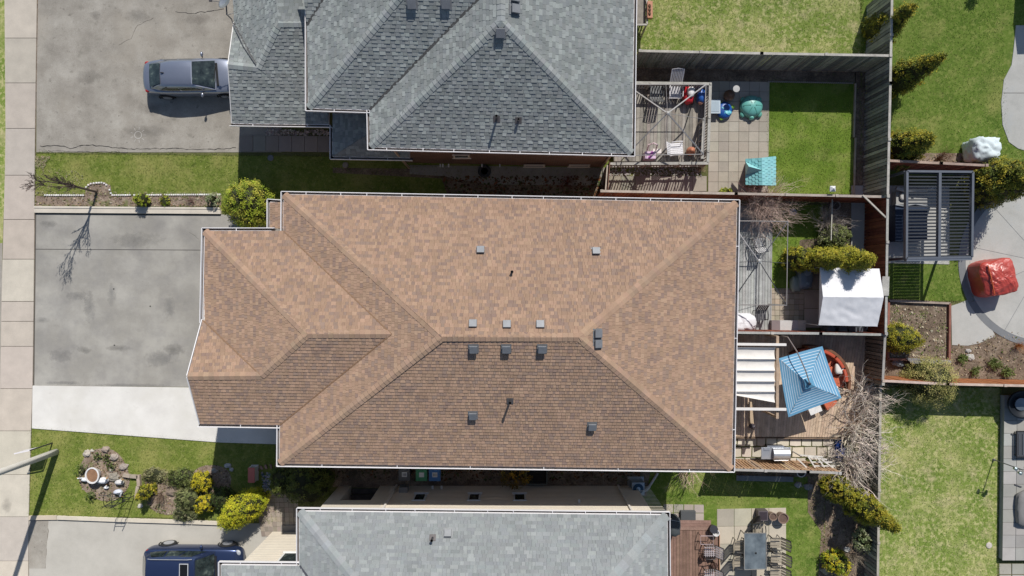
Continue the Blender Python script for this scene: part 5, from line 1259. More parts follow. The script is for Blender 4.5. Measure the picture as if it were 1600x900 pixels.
tp = thing('tyre_planter', 'old tyre planter on the shaded path below the brick wall', 'planter', G(757, 268)); m = MB(); c = G(757, 268)
m.lathe(c, [(.18, .0), (.30, .02), (.32, .1), (.28, .2), (.18, .2), (.16, .12)], 20, (.05, .05, .05)); m.build('tyre', M_RUB, tp, smooth=True); m = MB(); m.lathe(c, [(.0, .1), (.17, .12)], 16, (.16, .14, .12)); m.build('soil', M_STONE, tp)
for k, (px, py, lab) in enumerate([(423, 247, 'small grey disc stone in the shaded grass'), (540, 258, 'round grey stump stone by the porch wall'), (1545, 852, 'round pale stepping disc in the dry lawn')]):
    m = MB(); m.lathe(G(px, py), [(.15, 0), (.15, .03), (.12, .045)], 16, [(.2, .21, .22), (.3, .26, .22), (.55, .5, .45)][k]); o = m.build('stepping_stone', M_STONE, origin=G(px, py)); tag(o, lab, 'stone')
ps = thing('stone_steps', 'pale front walk slabs beside the garage of the top house', 'walkway', G(445, 225)); 
pave(ps, [(376, 212), (517, 213), (517, 238), (376, 237)], 7, 1, .08, .08, M_CONC, [(.30, .27, .25), (.34, .31, .28)], gap=.02)
rk = litter([[(415, 203), (517, 203), (517, 212), (415, 212)]], 260, (.04, .09), [(.5, .42, .38), (.3, .24, .22), (.6, .52, .45)], 31, M_STONE, 'pebbles'); tag(rk, 'mixed pebbles along the porch wall of the top house', 'pebbles', kind='stuff')
wk = thing('interlock_walk', 'interlocking paver walk by the lower front door', 'walkway', G(435, 785))
pave(wk, [(396, 762), (466, 762), (466, 838), (409, 838)], 9, 10, .03, .04, M_CONC, [(.36, .3, .25), (.30, .26, .22), (.40, .34, .28)], gap=.014)
m = MB(); m.prism([G(440, 820), G(470, 820), G(470, 845), G(440, 845)], 0, .1, (.3, .28, .26)); o = m.build('door_step', M_CONC, origin=G(455, 832)); tag(o, 'low grey door step beside the lower house entrance', 'step')
rc = thing('landscape_brick_rim', 'rim of round red brick pavers above the interlocking walk', 'edging', G(400, 735))
for k in range(12):
    a = math.radians(195 - k * 12); m = MB(); m.box(G(430 + math.cos(a) * 38, 742 - math.sin(a) * 14) + Vector((0, 0, .05)), (.2, .1, .1), jit((.3, .2, .17), .2), rz=a); m.build('brick', M_STONE, rc)
pbk = litter([[(408, 738), (424, 738), (424, 772), (414, 772)]], 120, (.04, .08), [(.4, .42, .46), (.25, .26, .3), (.1, .16, .22), (.5, .48, .44)], 33, M_STONE, 'pebbles'); tag(pbk, 'blue-grey pebbles beside the dark evergreens', 'pebbles', kind='stuff')
# ------------------------------------------------------------------ top yard: raised grey deck, pavers, toys
dk = thing('raised_deck', 'raised grey wooden deck with lattice railing behind the top house', 'deck', G(1030, 190)); ZD = .6
dq = [W(962, 131, ZD), W(1106, 132, ZD), W(1103, 253, ZD), W(960, 252, ZD)]
boards(dk, dq, 26, ZD, .03, M_WOOD, [(.30, .275, .24), (.26, .24, .215), (.33, .305, .27)], gap=.012)
for a, b in zip(dq, dq[1:] + dq[:1]): m = MB(); m.beam(a + Vector((0, 0, -.15)), b + Vector((0, 0, -.15)), .04, .24, (.26, .24, .21)); m.build('fascia', M_WOOD, dk)
def railing(pts, z, z0, sp=.13, col=(.40, .385, .35), lat=False, bw_=.04):
    P = [W(px, py, z) for px, py in pts]
    for a, b in zip(P, P[1:]):
        m = MB(); m.beam(a, b, .13, .04, jit(col, .05)); m.build('top_rail', M_WOOD, dk)
        L = (b - a).length; n = int(L / sp)
        for i in range(n + 1):
            p = a.lerp(b, i / n); m = MB()
            if i % 12 == 0: m.box((p.x, p.y, (z + z0) / 2 + .02), (.1, .1, z - z0 + .06), col)
            else: m.box((p.x, p.y, (z + z0) / 2), (bw_, bw_, z - z0 - .04), jit(col, .12))
            m.build('baluster' if i % 12 else 'post', M_WOOD, dk)
        m = MB(); m.beam((a.x, a.y, z0 + .1), (b.x, b.y, z0 + .1), .04, .08, col); m.build('bottom_rail', M_WOOD, dk)
railing([(962, 129), (1110, 131), (1106, 254)], 1.5, ZD); railing([(955, 256), (1107, 255)], 1.5, ZD)
railing([(1100, 186), (1097, 248)], 1.45, ZD, sp=.3)
st_ = thing('stone_patio', 'square concrete paver patio beside the raised deck', 'patio', G(1150, 215))
pave(st_, [(1108, 127), (1202, 128), (1200, 300), (1106, 300)], 6, 11, .035, .03, M_CONC, [(.47, .43, .36), (.49, .45, .38), (.45, .41, .345)], gap=.014, j=.05)
stp = thing('side_path', 'shaded concrete paver path below the raised deck', 'path', G(1020, 285))
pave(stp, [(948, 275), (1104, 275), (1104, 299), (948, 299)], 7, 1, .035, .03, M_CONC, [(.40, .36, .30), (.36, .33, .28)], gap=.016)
gv = litter([[(952, 262), (1095, 262), (1095, 275), (952, 275)]], 700, (.02, .05), [(.45, .42, .38), (.3, .28, .25), (.55, .52, .47)], 35, M_STONE, 'gravel'); tag(gv, 'grey gravel strip beside the raised deck', 'gravel', kind='stuff')
pr = thing('side_screen', 'narrow wooden gate post screen at the corner of the top house', 'gate', G(948, 282)); m = MB(); m.beam(W(949, 258, 1.8), W(946, 300, 1.8), .06, .05, (.42, .36, .3)); m.build('top_rail', M_WOOD, pr); m = MB(); m.beam(W(949, 258, .9), W(946, 300, .9), .03, 1.7, (.22, .12, .09)); m.build('panel', M_WOOD, pr)
def gazebo(lab, hub, corners, zh, zc, zf, extra=(), col=(.34, .33, .32), rc=None, rw=.05):
    t = thing('gazebo_frame', lab, 'gazebo', (hub.x, hub.y, 0)); C = corners; mid = [(C[i] + C[(i + 1) % 4]) / 2 for i in range(4)]
    for p in C:
        m = MB(); m.beam(p, hub, rw, rw, rc or col); m.build('rafter', M_METAL, t)
        m = MB(); m.tube([Vector((p.x, p.y, zf)), p], .03, 6, col); m.build('post', M_METAL, t)
    for p in mid: m = MB(); m.tube([p, hub], .012, 5, rc or col); m.build('rib', M_METAL, t)
    for a, b in zip(C, C[1:] + C[:1]): m = MB(); m.tube([a, b], .022, 6, col); m.build('rail', M_METAL, t)
    m = MB(); m.lathe(hub, [(.05, -.1), (.09, 0), (.09, .05), (.03, .09)], 12, (.55, .53, .5)); m.build('hub', M_METAL, t)
    for a, b in extra: m = MB(); m.tube([a, b], .018, 5, col); m.build('brace', M_METAL, t)
    return t
gazebo('bare canopy frame with spoked ribs over the raised grey deck', W(1043, 177, 3.2), [W(1103, 132, 2.5), W(1099, 241, 2.5), W(978, 243, 2.5), W(978, 132, 2.5)], 0, 0, ZD)
def stack(px, py, z0, parts): pass
def chair(name, lab, px, py, z0, rz, col, seatc=None, w=.52, arms=True, slats=6, grid=False, mat=None, group=None, back=.85, recl=.25, h=.42, frame_r=.018):
    "garden chair facing +y: legs, slatted seat and back, arms"
    t = thing(name, lab, 'chair', W(px, py, z0), rz, group=group); mat = mat or M_PLAST; seatc = seatc or col
    for sx in (-1, 1):
        for sy in (-1, 1): m = MB(); m.tube([(sx * w * .46, sy * w * .42, 0), (sx * w * .44, sy * w * .4, h)], frame_r, 6, col); m.build('leg', mat, t, local=True)
        if arms: m = MB(); m.tube([(sx * w * .52, w * .42, h * .5), (sx * w * .52, w * .42, h + .22), (sx * w * .54, 0, h + .24), (sx * w * .5, -w * .46, h + .22)], frame_r * 1.15, 6, col); m.build('arm', mat, t, local=True)
    if grid:
        m = MB(); m.tube([(-w / 2, -w / 2, h), (w / 2, -w / 2, h), (w / 2, w / 2, h), (-w / 2, w / 2, h), (-w / 2, -w / 2, h)], frame_r, 5, col)
        for k in range(1, 6):
            u = -w / 2 + w * k / 6; m.beam((u, -w / 2, h), (u, w / 2, h), .022, .012, seatc); m.beam((-w / 2, u, h + .004), (w / 2, u, h + .004), .022, .012, seatc)
        m.build('seat', mat, t, local=True)
    else:
        m = MB()
        for k in range(slats): u = -w / 2 + w * (k + .5) / slats; m.beam((u, -w / 2, h), (u, w / 2, h - .02), w / slats * .8, .02, seatc)
        m.build('seat', mat, t, local=True)
    m = MB(); top = (0, -w / 2 - recl, back)
    m.tube([(-w / 2, -w / 2, h), (-w / 2, -w / 2 - recl, back), (0, -w / 2 - recl * 1.05, back + .04), (w / 2, -w / 2 - recl, back), (w / 2, -w / 2, h)], frame_r, 6, col)
    for k in range(slats): u = -w / 2 + w * (k + .5) / slats; m.beam((u, -w / 2, h + .02), (u, -w / 2 - recl, back), w / slats * .7, .015, seatc)
    m.build('backrest', mat, t, local=True); return t
wh_ = (.74, .73, .75)
chair('folding_chair', 'dark grey folding chair in the shade on the raised deck', 1022, 148, ZD, 0, (.06, .065, .07), (.10, .105, .11), w=.6, slats=5)
chair('deck_chair', 'white slatted lounge chair with long back on the raised deck', 1052, 148, ZD, math.pi, wh_, (.55, .54, .56), w=.58, slats=8, recl=.62, back=1.0)
chair('garden_chair', 'white plastic armchair at the lower rail of the raised deck', 1054, 236, ZD, -1.5, wh_, w=.6, slats=7)
t = thing('toy_ride', 'red and white toy ride-on car on the raised deck', 'toy', W(1073, 152, ZD)); c = W(1073, 152, ZD)
m = MB(); m.blob(c + Vector((0, 0, .3)), (.25, .42, .25), 14, 10, .2, 2, (.50, .02, .03), boxy=.4); m.build('body', M_PLAST, t, smooth=True); m = MB(); m.blob(c + Vector((.06, .1, .56)), (.17, .25, .14), 12, 8, .2, 2, (.75, .73, .72), boxy=.3); m.build('seat', M_PLAST, t, smooth=True)
for dx in (-.24, .24):
    for dy in (-.28, .28): m = MB(); m.lathe(c + Vector((dx, dy, .12)), [(.11, -.04), (.12, 0), (.11, .04)], 12, (.05, .05, .05), M=Matrix.Rotation(math.pi / 2, 3, 'Y')); m.build('wheel', M_RUB, t)
t = thing('toy_pedal_car', 'blue toy seat in the corner of the raised deck', 'toy', W(1093, 153, ZD)); c = W(1093, 153, ZD)
m = MB(); m.blob(c + Vector((0, 0, .25)), (.2, .34, .25), 12, 8, .25, 2, (.02, .10, .38), boxy=.5); m.build('body', M_PLAST, t, smooth=True); m = MB(); m.blob(c + Vector((-.02, -.3, .3)), (.13, .12, .12), 10, 7, .2, 2, (.5, .25, .18)); m.build('front_piece', M_PLAST, t)
t = thing('toy_kitchen', 'pink and white toy vanity stand by the lower deck rail', 'toy', W(1018, 240, ZD)); c = W(1014, 242, ZD)
m = MB(); m.box(c + Vector((-.05, -.12, .3)), (.5, .34, .6), (.62, .45, .60)); m.build('base', M_PLAST, t); m = MB(); m.box(c + Vector((-.03, -.12, .61)), (.12, .36, .02), (.40, .10, .38), rz=-.5); m.build('ribbon', M_PLAST, t)
m = MB(); m.tube([c + Vector((-.2, .1, .6)), c + Vector((-.2, .28, .95)), c + Vector((0, .34, 1.08)), c + Vector((.2, .28, .95)), c + Vector((.2, .1, .6))], .035, 8, (.72, .55, .58)); m.build('mirror_frame', M_PLAST, t); m = MB(); m.box(c + Vector((.28, .08, .5)), (.4, .22, .06), (.7, .63, .6)); m.build('tray', M_PLAST, t)
t = thing('clay_pot', 'orange clay pot ornament beside the white armchair', 'pot', W(1078, 238, ZD)); c = W(1077, 238, ZD)
m = MB(); m.lathe(c, [(.1, 0), (.2, .15), (.21, .3), (.12, .42), (.1, .5), (.14, .56)], 16, (.48, .2, .12)); m.build('body', M_CERA, t, smooth=True); m = MB(); m.lathe(c, [(.05, .5), (.1, .52)], 10, (.1, .05, .03)); m.build('opening', M_CERA, t)
t = thing('storage_tub', 'translucent pale blue storage tub beside the deck corner', 'tub', G(1112, 168)); c = G(1112, 170)
m = MB(); m.add([c + Vector((x * s * .27, y * s * .30, z)) for z, s in ((.02, .82), (.38, 1)) for x, y in ((-1, -1), (1, -1), (1, 1), (-1, 1))], [(3, 2, 1, 0), (0, 1, 5, 4), (1, 2, 6, 5), (2, 3, 7, 6), (3, 0, 4, 7)], (.38, .45, .5)); m.build('body', M_PLAST, t); m = MB(); m.box(c + Vector((0, 0, .40)), (.6, .66, .04), (.42, .50, .56)); m.box(c + Vector((0, 0, .425)), (.46, .5, .02), (.32, .40, .46)); m.build('lid', M_PLAST, t)
t = thing('paddling_toy', 'round blue toy pool with green fins beside the storage tub', 'toy', G(1131, 174)); c = G(1130, 174)
m = MB(); m.lathe(c, [(.26, .02), (.36, .08), (.38, .2), (.33, .28), (.2, .33)], 24, (.01, .08, .32), sy=1.1); m.build('shell', M_PLAST, t, smooth=True)
m = MB(); m.blob(c + Vector((.12, -.12, .3)), (.2, .13, .05), 12, 6, .5, 3, (.12, .48, .58)); m.blob(c + Vector((-.1, .08, .31)), (.1, .06, .04), 12, 6, .5, 3, (.1, .40, .50)); m.build('pattern', M_PLAST, t)
for dx, dy in ((-.18, .36), (.42, .18), (-.12, -.38)): m = MB(); m.blob(c + Vector((dx, dy, .15)), (.11, .09, .05), 10, 6, .1, 2, (.30, .55, .05)); m.build('fin', M_PLAST, t)
t = thing('turtle_sandbox', 'teal green turtle-shaped sandbox with domed lid on the paver patio', 'sandbox', G(1172, 169)); c = G(1172, 168); TQ = (.13, .40, .36)
m = MB(); m.lathe(c, [(.50, .03), (.56, .12), (.54, .2)], 28, (.07, .24, .2)); m.build('base', M_PLAST, t, smooth=True); m = MB(); m.lathe(c, [(.54, .2), (.5, .3), (.38, .4), (.2, .46), (.02, .48)], 28, TQ); m.build('shell_lid', M_PLAST, t, smooth=True)
for a in (0, .5, 1, 1.5): pass
m = MB()
for k in range(6): a = k * math.pi / 3; m.beam(c + Vector((math.cos(a) * .12, math.sin(a) * .12, .485)), c + Vector((math.cos(a) * .44, math.sin(a) * .44, .375)), .03, .02, (.07, .25, .2))
m.build('shell_ribs', M_PLAST, t)
for dx, dy, r in ((-.40, -.36, .14), (.40, -.36, .14), (-.40, .34, .12), (.40, .34, .12)): m = MB(); m.blob(c + Vector((dx, dy, .12)), (r, r * 1.2, .1), 12, 8, 0, 1, (.12, .38, .31)); m.build('foot', M_PLAST, t, smooth=True)
m = MB(); m.blob(c + Vector((0, -.54, .18)), (.13, .12, .13), 12, 8, 0, 1, (.14, .42, .35)); m.build('head', M_PLAST, t, smooth=True)
t = thing('bird_bath', 'brown urn with a round grey disc top at the top of the paver patio', 'bird bath', G(1137, 152)); c = G(1136, 152)
m = MB(); m.lathe(c, [(.2, 0), (.17, .1), (.27, .3), (.25, .42), (.15, .5), (.2, .55)], 18, (.2, .13, .09)); m.build('urn', M_CERA, t, smooth=True); m = MB(); m.tube([c + Vector((.1, .1, .5)), c + Vector((.1, .1, 1.05))], .025, 8, (.4, .4, .4)); m.build('stem', M_METAL, t)
m = MB(); m.lathe(c + Vector((.1, .1, 1.05)), [(.05, 0), (.16, .02), (.16, .045), (.03, .05)], 18, (.42, .42, .41)); m.build('disc', M_CERA, t)
# toy playhouse
t = thing('toy_playhouse', 'toy playhouse with turquoise tiled roof and brown walls on the patio edge', 'playhouse', G(1176, 274))
x0, x1, y1, y0 = G(1160, 0).x, G(1196, 0).x, G(0, 256).y, G(0, 296).y
x0 = W(1170, 0, 0).x * 1; x1 = W(1205, 0, 1.1).x; y1 = W(0, 250, 1.1).y; y0 = W(0, 287, 1.1).y; x0 = W(1163, 0, 0).x
m = MB(); m.prism([(x0, y0, 0), (x1, y0, 0), (x1, y1, 0), (x0, y1, 0)], .03, 1.1, (.34, .20, .13)); m.build('wall', M_PLAST, t)
m = MB(); m.box((x0 - .03, (y0 + y1) / 2 - .05, .62), (.05, .5, .4), (.03, .08, .28)); m.build('window_shutter', M_PLAST, t)
TE = (.22, .52, .54); rx = W(1190, 0, 1.62).x; ra = [W(1165, 248, 1.12), W(1165, 289, 1.12)]; rb = [W(1190, 246.5, 1.62), W(1191, 289.5, 1.62)]; re = [W(1212, 244, 1.15), W(1212, 290, 1.15)]
m = MB(); m.add([ra[0], ra[1], rb[1], rb[0], re[0], re[1]], [(0, 1, 2, 3), (3, 2, 5, 4)], TE); m.add([ra[0] - Vector((0, 0, .05)), ra[1] - Vector((0, 0, .05)), rb[1] - Vector((0, 0, .05)), rb[0] - Vector((0, 0, .05)), re[0] - Vector((0, 0, .05)), re[1] - Vector((0, 0, .05))], [(3, 2, 1, 0), (4, 5, 2, 3)], TE)
rf_ = m.build('roof', M_PLAST, t)
def tiles(a0, a1, b0, b1, nr, nc, colr):
    q = [a0, a1, b1, b0]; n = (a1 - a0).cross(b0 - a0).normalized(); n = n if n.z > 0 else -n
    for i in range(nr):
        for j in range(nc):
            o_ = .5 if i % 2 else 0; s0, s1 = max(0, (j + o_ + .06) / nc), min(1, (j + o_ + .94) / nc)
            if s1 - s0 < .02: continue
            m = MB(); A, B_2, C2, D2 = quadpt(q, s0, i / nr), quadpt(q, s1, i / nr), quadpt(q, s1, (i + 1) / nr), quadpt(q, s0, (i + 1) / nr)
            M1 = (A + B_2) / 2; m.add([A.lerp(D2, .18) + n * .03, M1 + n * .034, B_2.lerp(C2, .18) + n * .03, C2 + n * .006, D2 + n * .006, A.lerp(D2, .18), M1, B_2.lerp(C2, .18)], [(0, 1, 2, 3, 4), (0, 5, 6, 1), (1, 6, 7, 2), (0, 4, 5), (2, 7, 3)], jit(colr, .07)); m.build('tile', M_PLAST, rf_)
tiles(ra[0], ra[1], rb[0], rb[1], 5, 7, TE); tiles(re[0], re[1], rb[0], rb[1], 5, 8, (.26, .56, .58))
dm = [W(1166, 256, 1.2), W(1166, 270, 1.2), W(1167, 262, 1.62), W(1189, 266, 1.64)]
m = MB(); dp = [ra[0].lerp(ra[1], .12) + Vector((-.02, 0, .05)), ra[0].lerp(ra[1], .62) + Vector((-.02, 0, .05)), ra[0].lerp(ra[1], .37) + Vector((-.02, 0, .5)), rb[0].lerp(rb[1], .45) + Vector((0, 0, .03))]
m.add(dp, [(0, 2, 1), (0, 3, 2), (2, 3, 1)], (.28, .60, .61)); m.build('dormer', M_PLAST, t)
t = thing('post_lantern', 'small white post cap lantern on the red stained fence', 'lantern', W(1298, 296, 2.0)); c = W(1298, 296, 1.9)
m = MB(); m.box(c + Vector((0, 0, .1)), (.14, .14, .18), (.5, .5, .5)); m.build('body', M_PLAST, t); m = MB(); m.add([c + Vector((x, y, .2)) for x, y in ((-.13, -.13), (.13, -.13), (.13, .13), (-.13, .13))] + [c + Vector((0, 0, .34))], [(0, 1, 4), (1, 2, 4), (2, 3, 4), (3, 0, 4)], (.7, .7, .7)); m.build('cap', M_PLAST, t)
# hanging planter box on the deck rail at the top
t = thing('rail_planter', 'long terracotta planter box on the small balcony rail at the top edge', 'planter', W(1015, 16, 1.2)); 
m = MB(); m.beam(W(1015, 3, 1.2), W(1015, 29, 1.2), .24, .22, (.42, .18, .10)); m.build('box', M_CERA, t)
for py in (9, 15, 21): m = MB(); m.blob(W(1015, py, 1.32), (.07, .09, .05), 8, 6, .4, 3, (.14, .08, .05)); m.build('dry_plant', M_FLOW, t)
t = thing('porch_deck', 'narrow weathered deck with rail at the top edge behind the top house', 'deck', G(990, 10))
m = MB(); m.prism([W(960, -40, .9), W(1009, -40, .9), W(1009, 38, .9), W(960, 38, .9)], .7, .9, (.26, .24, .21)); m.build('floor', M_WOOD, t)
for a, b in (((1011, -40), (1011, 38)), ((960, 39), (1011, 38.5))): m = MB(); m.beam(W(*a, 1.15), W(*b, 1.15), .08, .05, (.45, .43, .39)); m.build('rail', M_WOOD, t)
m = MB(); m.beam(W(1010, 39, 1.1), W(1002, 58, 0.05), .06, .06, (.4, .36, .3)); m.build('hand_rail', M_WOOD, t)
for py in (0, 12, 24, 37): m = MB(); p = W(1011, py, 1.1); m.beam((p.x, p.y, .1), (p.x, p.y, 1.12), .06, .06, (.36, .34, .3), up=(1, 0, 0)); m.build('post', M_WOOD, t)

# ------------------------------------------------------------------ middle yard: grey deck, frame, white tent
dk2 = thing('grey_deck', 'pale grey low wooden deck with long boards in the middle yard', 'deck', G(1160, 430))
boards(dk2, [G(1120, 322), G(1203, 322), G(1201, 517), G(1118, 517)], 19, .2, .03, M_WOOD, [(.40, .41, .40), (.36, .37, .37), (.44, .445, .43)], gap=.014, j=.06)
m = MB(); m.beam(G(1204, 322) + Vector((0, 0, .1)), G(1202, 517) + Vector((0, 0, .1)), .05, .2, (.4, .4, .4)); m.build('fascia', M_WOOD, dk2)
gazebo('bare metal gazebo frame with spoked ribs over the pale grey deck', W(1186, 408, 3.0), [W(1231, 346, 2.4), W(1229, 477, 2.4), W(1141, 476, 2.4), W(1141, 345, 2.4)], 0, 0, .2, col=(.46, .43, .40), rc=(.10, .10, .11), rw=.03)
pv = thing('stone_patio', 'small beige paver patch left of the storage box', 'patio', G(1230, 480))
pave(pv, [(1203, 450), (1256, 450), (1255, 519), (1203, 519)], 7, 8, .03, .03, M_CONC, [(.46, .39, .30), (.38, .33, .26), (.50, .43, .34)], gap=.016)
pv2 = thing('concrete_slab', 'beige concrete slabs beside the white tent', 'paving', G(1268, 470))
pave(pv2, [(1256, 422), (1345, 422), (1345, 512), (1256, 512)], 2, 3, .04, .04, M_CONC, [(.44, .37, .31), (.47, .40, .33)], gap=.02)
t = thing('plastic_slide', 'grey-blue moulded plastic toy seat beside the golden cedars', 'toy', G(1246, 436)); c = G(1246, 436)
m = MB(); m.blob(c + Vector((.22, .12, .3)), (.34, .62, .32), 16, 12, .18, 1.4, (.15, .20, .25), boxy=.55); m.build('body', M_PLAST, t, smooth=True); m = MB(); m.blob(c + Vector((-.18, -.25, .22)), (.24, .38, .24), 14, 10, .2, 1.5, (.24, .29, .26), boxy=.6); m.build('seat', M_PLAST, t, smooth=True)
m = MB(); m.lathe(c + Vector((.22, .3, .58)), [(.12, 0), (.16, .04), (.16, .07), (.05, .08)], 16, (.26, .33, .40)); m.build('knob', M_PLAST, t); m = MB(); m.lathe(c + Vector((.24, -.2, .55)), [(.1, 0), (.1, .05), (.02, .08)], 14, (.24, .32, .40)); m.build('knob', M_PLAST, t)
t = thing('storage_bench', 'long low storage bench with white, grey and cream lid sections', 'bench', G(1228, 508)); c = G(1225, 508)
for a, b, cc in ((-.78, -.38, (.22, .18, .18)), (-.375, .50, (.52, .51, .50)), (.505, .86, (.60, .54, .46))): m = MB(); m.box(c + Vector(((a + b) / 2, 0, .24)), (b - a, .50, .46), cc); m.build('section', M_PLAST, t)
t = thing('covered_sofa', 'white sheet-covered outdoor sofa against the brown roofed house in the middle yard', 'sofa', G(1150, 500)); c = W(1158, 503, .4)
m = MB(); m.blob(c + Vector((0, 0, -.02)), (.62, .42, .42), 20, 12, .25, 3, (.74, .74, .77), boxy=.75); m.build('cover', M_FABR, t, smooth=True)
chair('folding_chair', 'dark metal folding chair with white grid seat on the pale grey deck', 1180, 380, .2, .2, (.05, .05, .055), (.6, .6, .6), grid=True, w=.5)
chair('folding_chair', 'black mesh folding chair near the storage bench on the pale grey deck', 1184, 492, .2, math.pi, (.04, .04, .045), (.1, .1, .11), w=.5)
# white gable tent
tt = thing('white_tent', 'white fabric gable canopy tent casting a bright roof in the middle yard', 'tent', G(1320, 460)); zr_, ze_ = 2.55, 2.05
NWp, NEp, RW, RE, SWp, SEp = W(1281, 418, ze_), W(1374, 420, ze_), W(1286, 464, zr_), W(1381, 465, zr_), W(1279, 508, ze_), W(1371, 510, ze_)
def cloth(q, nu, nv, amp, seed, col, sag=.05, fr=3.0):
    m = MB(); b = 0
    for i in range(nu + 1):
        for j in range(nv + 1):
            u, v = i / nu, j / nv; p = quadpt(q, u, v); e = math.sin(math.pi * u) * math.sin(math.pi * v)
            d1 = noise.noise(Vector((p.x * fr + p.y * fr * .8, (p.y - p.x) * fr * .45, seed))) * amp * (.35 + .65 * e)
            p = p + Vector((0, 0, d1 - sag * e)); m.v.append(tuple(p))
    for i in range(nu):
        for j in range(nv): m.f.append([i * (nv + 1) + j, (i + 1) * (nv + 1) + j, (i + 1) * (nv + 1) + j + 1, i * (nv + 1) + j + 1]); m.c.append(col)
    return m
WT = (.73, .73, .75)
cloth([RW, RE, NEp, NWp], 24, 14, .02, 1, WT, .03).build('roof_panel', M_FABR, tt, smooth=True); cloth([SWp, SEp, RE, RW], 30, 18, .045, 2, WT, .03, 4).build('roof_panel', M_FABR, tt, smooth=True)
for a, b in ((SWp, SEp), (NWp, NEp)): m = MB(); m.beam(a - Vector((0, 0, .11)), b - Vector((0, 0, .11)), .012, .2, WT); m.build('valance', M_FABR, tt)
m = MB(); m.poly([NWp, SWp, RW], WT); m.poly([NEp, RE, SEp], WT); m.build('gable_end', M_FABR, tt)
for p in (NWp, NEp, SWp, SEp): m = MB(); m.tube([Vector((p.x, p.y, 0)), p - Vector((0, 0, .03))], .022, 6, (.6, .6, .6)); m.build('pole', M_METAL, tt)
for k, (px, c_, lab) in enumerate([(1288, (.10, .11, .13), 'leftmost'), (1306, (.09, .10, .12), 'second from left'), (1321, (.09, .10, .12), 'third from left'), (1336, (.08, .09, .11), 'fourth from left')]):
    m = MB(); m.lathe(W(px, 514, 0), [(.2, 0), (.24, .3), (.24, .55), (.2, .75), (.16, .76)], 16, c_); o = m.build('barrel', M_PLAST, origin=G(px, 514)); tag(o, 'dark barrel under the tent edge along the fence, ' + lab, 'barrel', 'dark barrels under the tent')
t = thing('step_stool', 'white step stool at the lower right of the tent', 'stool', G(1350, 513)); c = W(1350, 512, .0)
for dx in (-.12, .12): m = MB(); m.box(c + Vector((dx, 0, .22)), (.05, .28, .44), (.72, .7, .67)); m.build('side', M_PLAST, t)
m = MB(); m.box(c + Vector((0, .05, .45)), (.34, .2, .03), (.75, .73, .7)); m.build('tread', M_PLAST, t)
t = thing('wooden_hoop', 'pale round basket hoop on the ground by the corner of the red fence', 'hoop', G(1300, 324)); m = MB(); c = G(1300, 322)
m.tube([c + Vector((math.cos(a) * .22, math.sin(a) * .22, .35)) for a in np.linspace(0, 2 * math.pi, 21)], .03, 7, (.42, .38, .34)); m.build('rim', M_WOOD, t, smooth=True); m = MB(); m.lathe(c, [(.15, 0), (.2, .32)], 14, (.1, .08, .07)); m.build('basket', M_FLOW, t)
t = thing('white_bucket', 'small white bucket under the bare pinkish shrub', 'bucket', G(1238, 330)); m = MB(); c = G(1236, 332); m.lathe(c, [(.1, 0), (.14, .26), (.15, .28), (.12, .28), (.10, .05)], 14, (.5, .54, .6)); m.build('body', M_PLAST, t)

# ------------------------------------------------------------------ tan deck: retractable canopy, umbrella, sofa
dk3 = thing('tan_deck', 'broad tan wooden deck with long boards behind the brown roofed house', 'deck', G(1240, 605)); ZT = .25
TAN = [(.60, .45, .33), (.56, .42, .305), (.64, .485, .36)]
boards(dk3, [W(1120, 523, ZT), W(1383, 523, ZT), W(1350, 684, ZT), W(1120, 682, ZT)], 56, ZT, .03, M_WOOD, TAN, gap=.012, j=.07)
m = MB(); m.beam(W(1120, 683, .12), W(1350, 685, .12), .04, .24, (.28, .2, .14)); m.build('fascia', M_WOOD, dk3)
t = thing('patio_canopy', 'slatted pergola with white folded retractable fabric against the house', 'canopy', G(1190, 590)); zc = 2.5
for py in (538, 639): m = MB(); m.beam(W(1130, py - .5, zc + .06), W(1228, py + .5, zc + .06), .11, .12, (.72, .69, .66)); m.build('cross_beam', M_PAINT, t)
m = MB(); m.beam(W(1214.5, 525, zc - .06), W(1214, 654, zc - .06), .12, .11, (.44, .33, .24)); m.build('front_beam', M_WOOD, t)
for py in (526, 652): m = MB(); p = W(1214, py, zc - .1); m.beam((p.x, p.y, ZT), p, .09, .09, (.44, .33, .24), up=(1, 0, 0)); m.build('post', M_WOOD, t)
yy = [543, 561, 579, 596, 612, 629]
for k in range(5):
    m = MB(); nu, nv = 8, 10; y0_, y1_ = yy[k], yy[k + 1]
    for i in range(nu + 1):
        for j in range(nv + 1):
            u, v = i / nu, j / nv; px = 1130 + (1211 - 1130) * u; py = y0_ + (y1_ - y0_) * v
            if k == 4: py = y0_ + (y1_ - y0_) * v * (.12 + .88 * u)
            p = W(px, py, zc - .03); p.z -= .085 * math.sin(math.pi * v) ** .8 * (1 + .25 * noise.noise(Vector((u * 3, k, v * 2)))); m.v.append(tuple(p))
    for i in range(nu):
        for j in range(nv): m.f.append([i * (nv + 1) + j, (i + 1) * (nv + 1) + j, (i + 1) * (nv + 1) + j + 1, i * (nv + 1) + j + 1]); m.c.append((.74, .71, .67))
    m.build('fabric_fold', M_FABR, t, smooth=True)
for py in yy[:-1]: m = MB(); m.beam(W(1130, py, zc - .0), W(1212, py + .5, zc - .0), .03, .03, (.5, .48, .46)); m.build('fabric_bar', M_METAL, t)
um = thing('cantilever_umbrella', 'square blue umbrella with thin white stripes over the red sofa', 'umbrella', G(1240, 560)); ze, zh = 2.45, 2.95
UC = [W(1217, 560, ze), W(1285, 541, ze), W(1315, 622, ze), W(1232, 652, ze)]; hub = W(1263, 599, zh); nr = 11
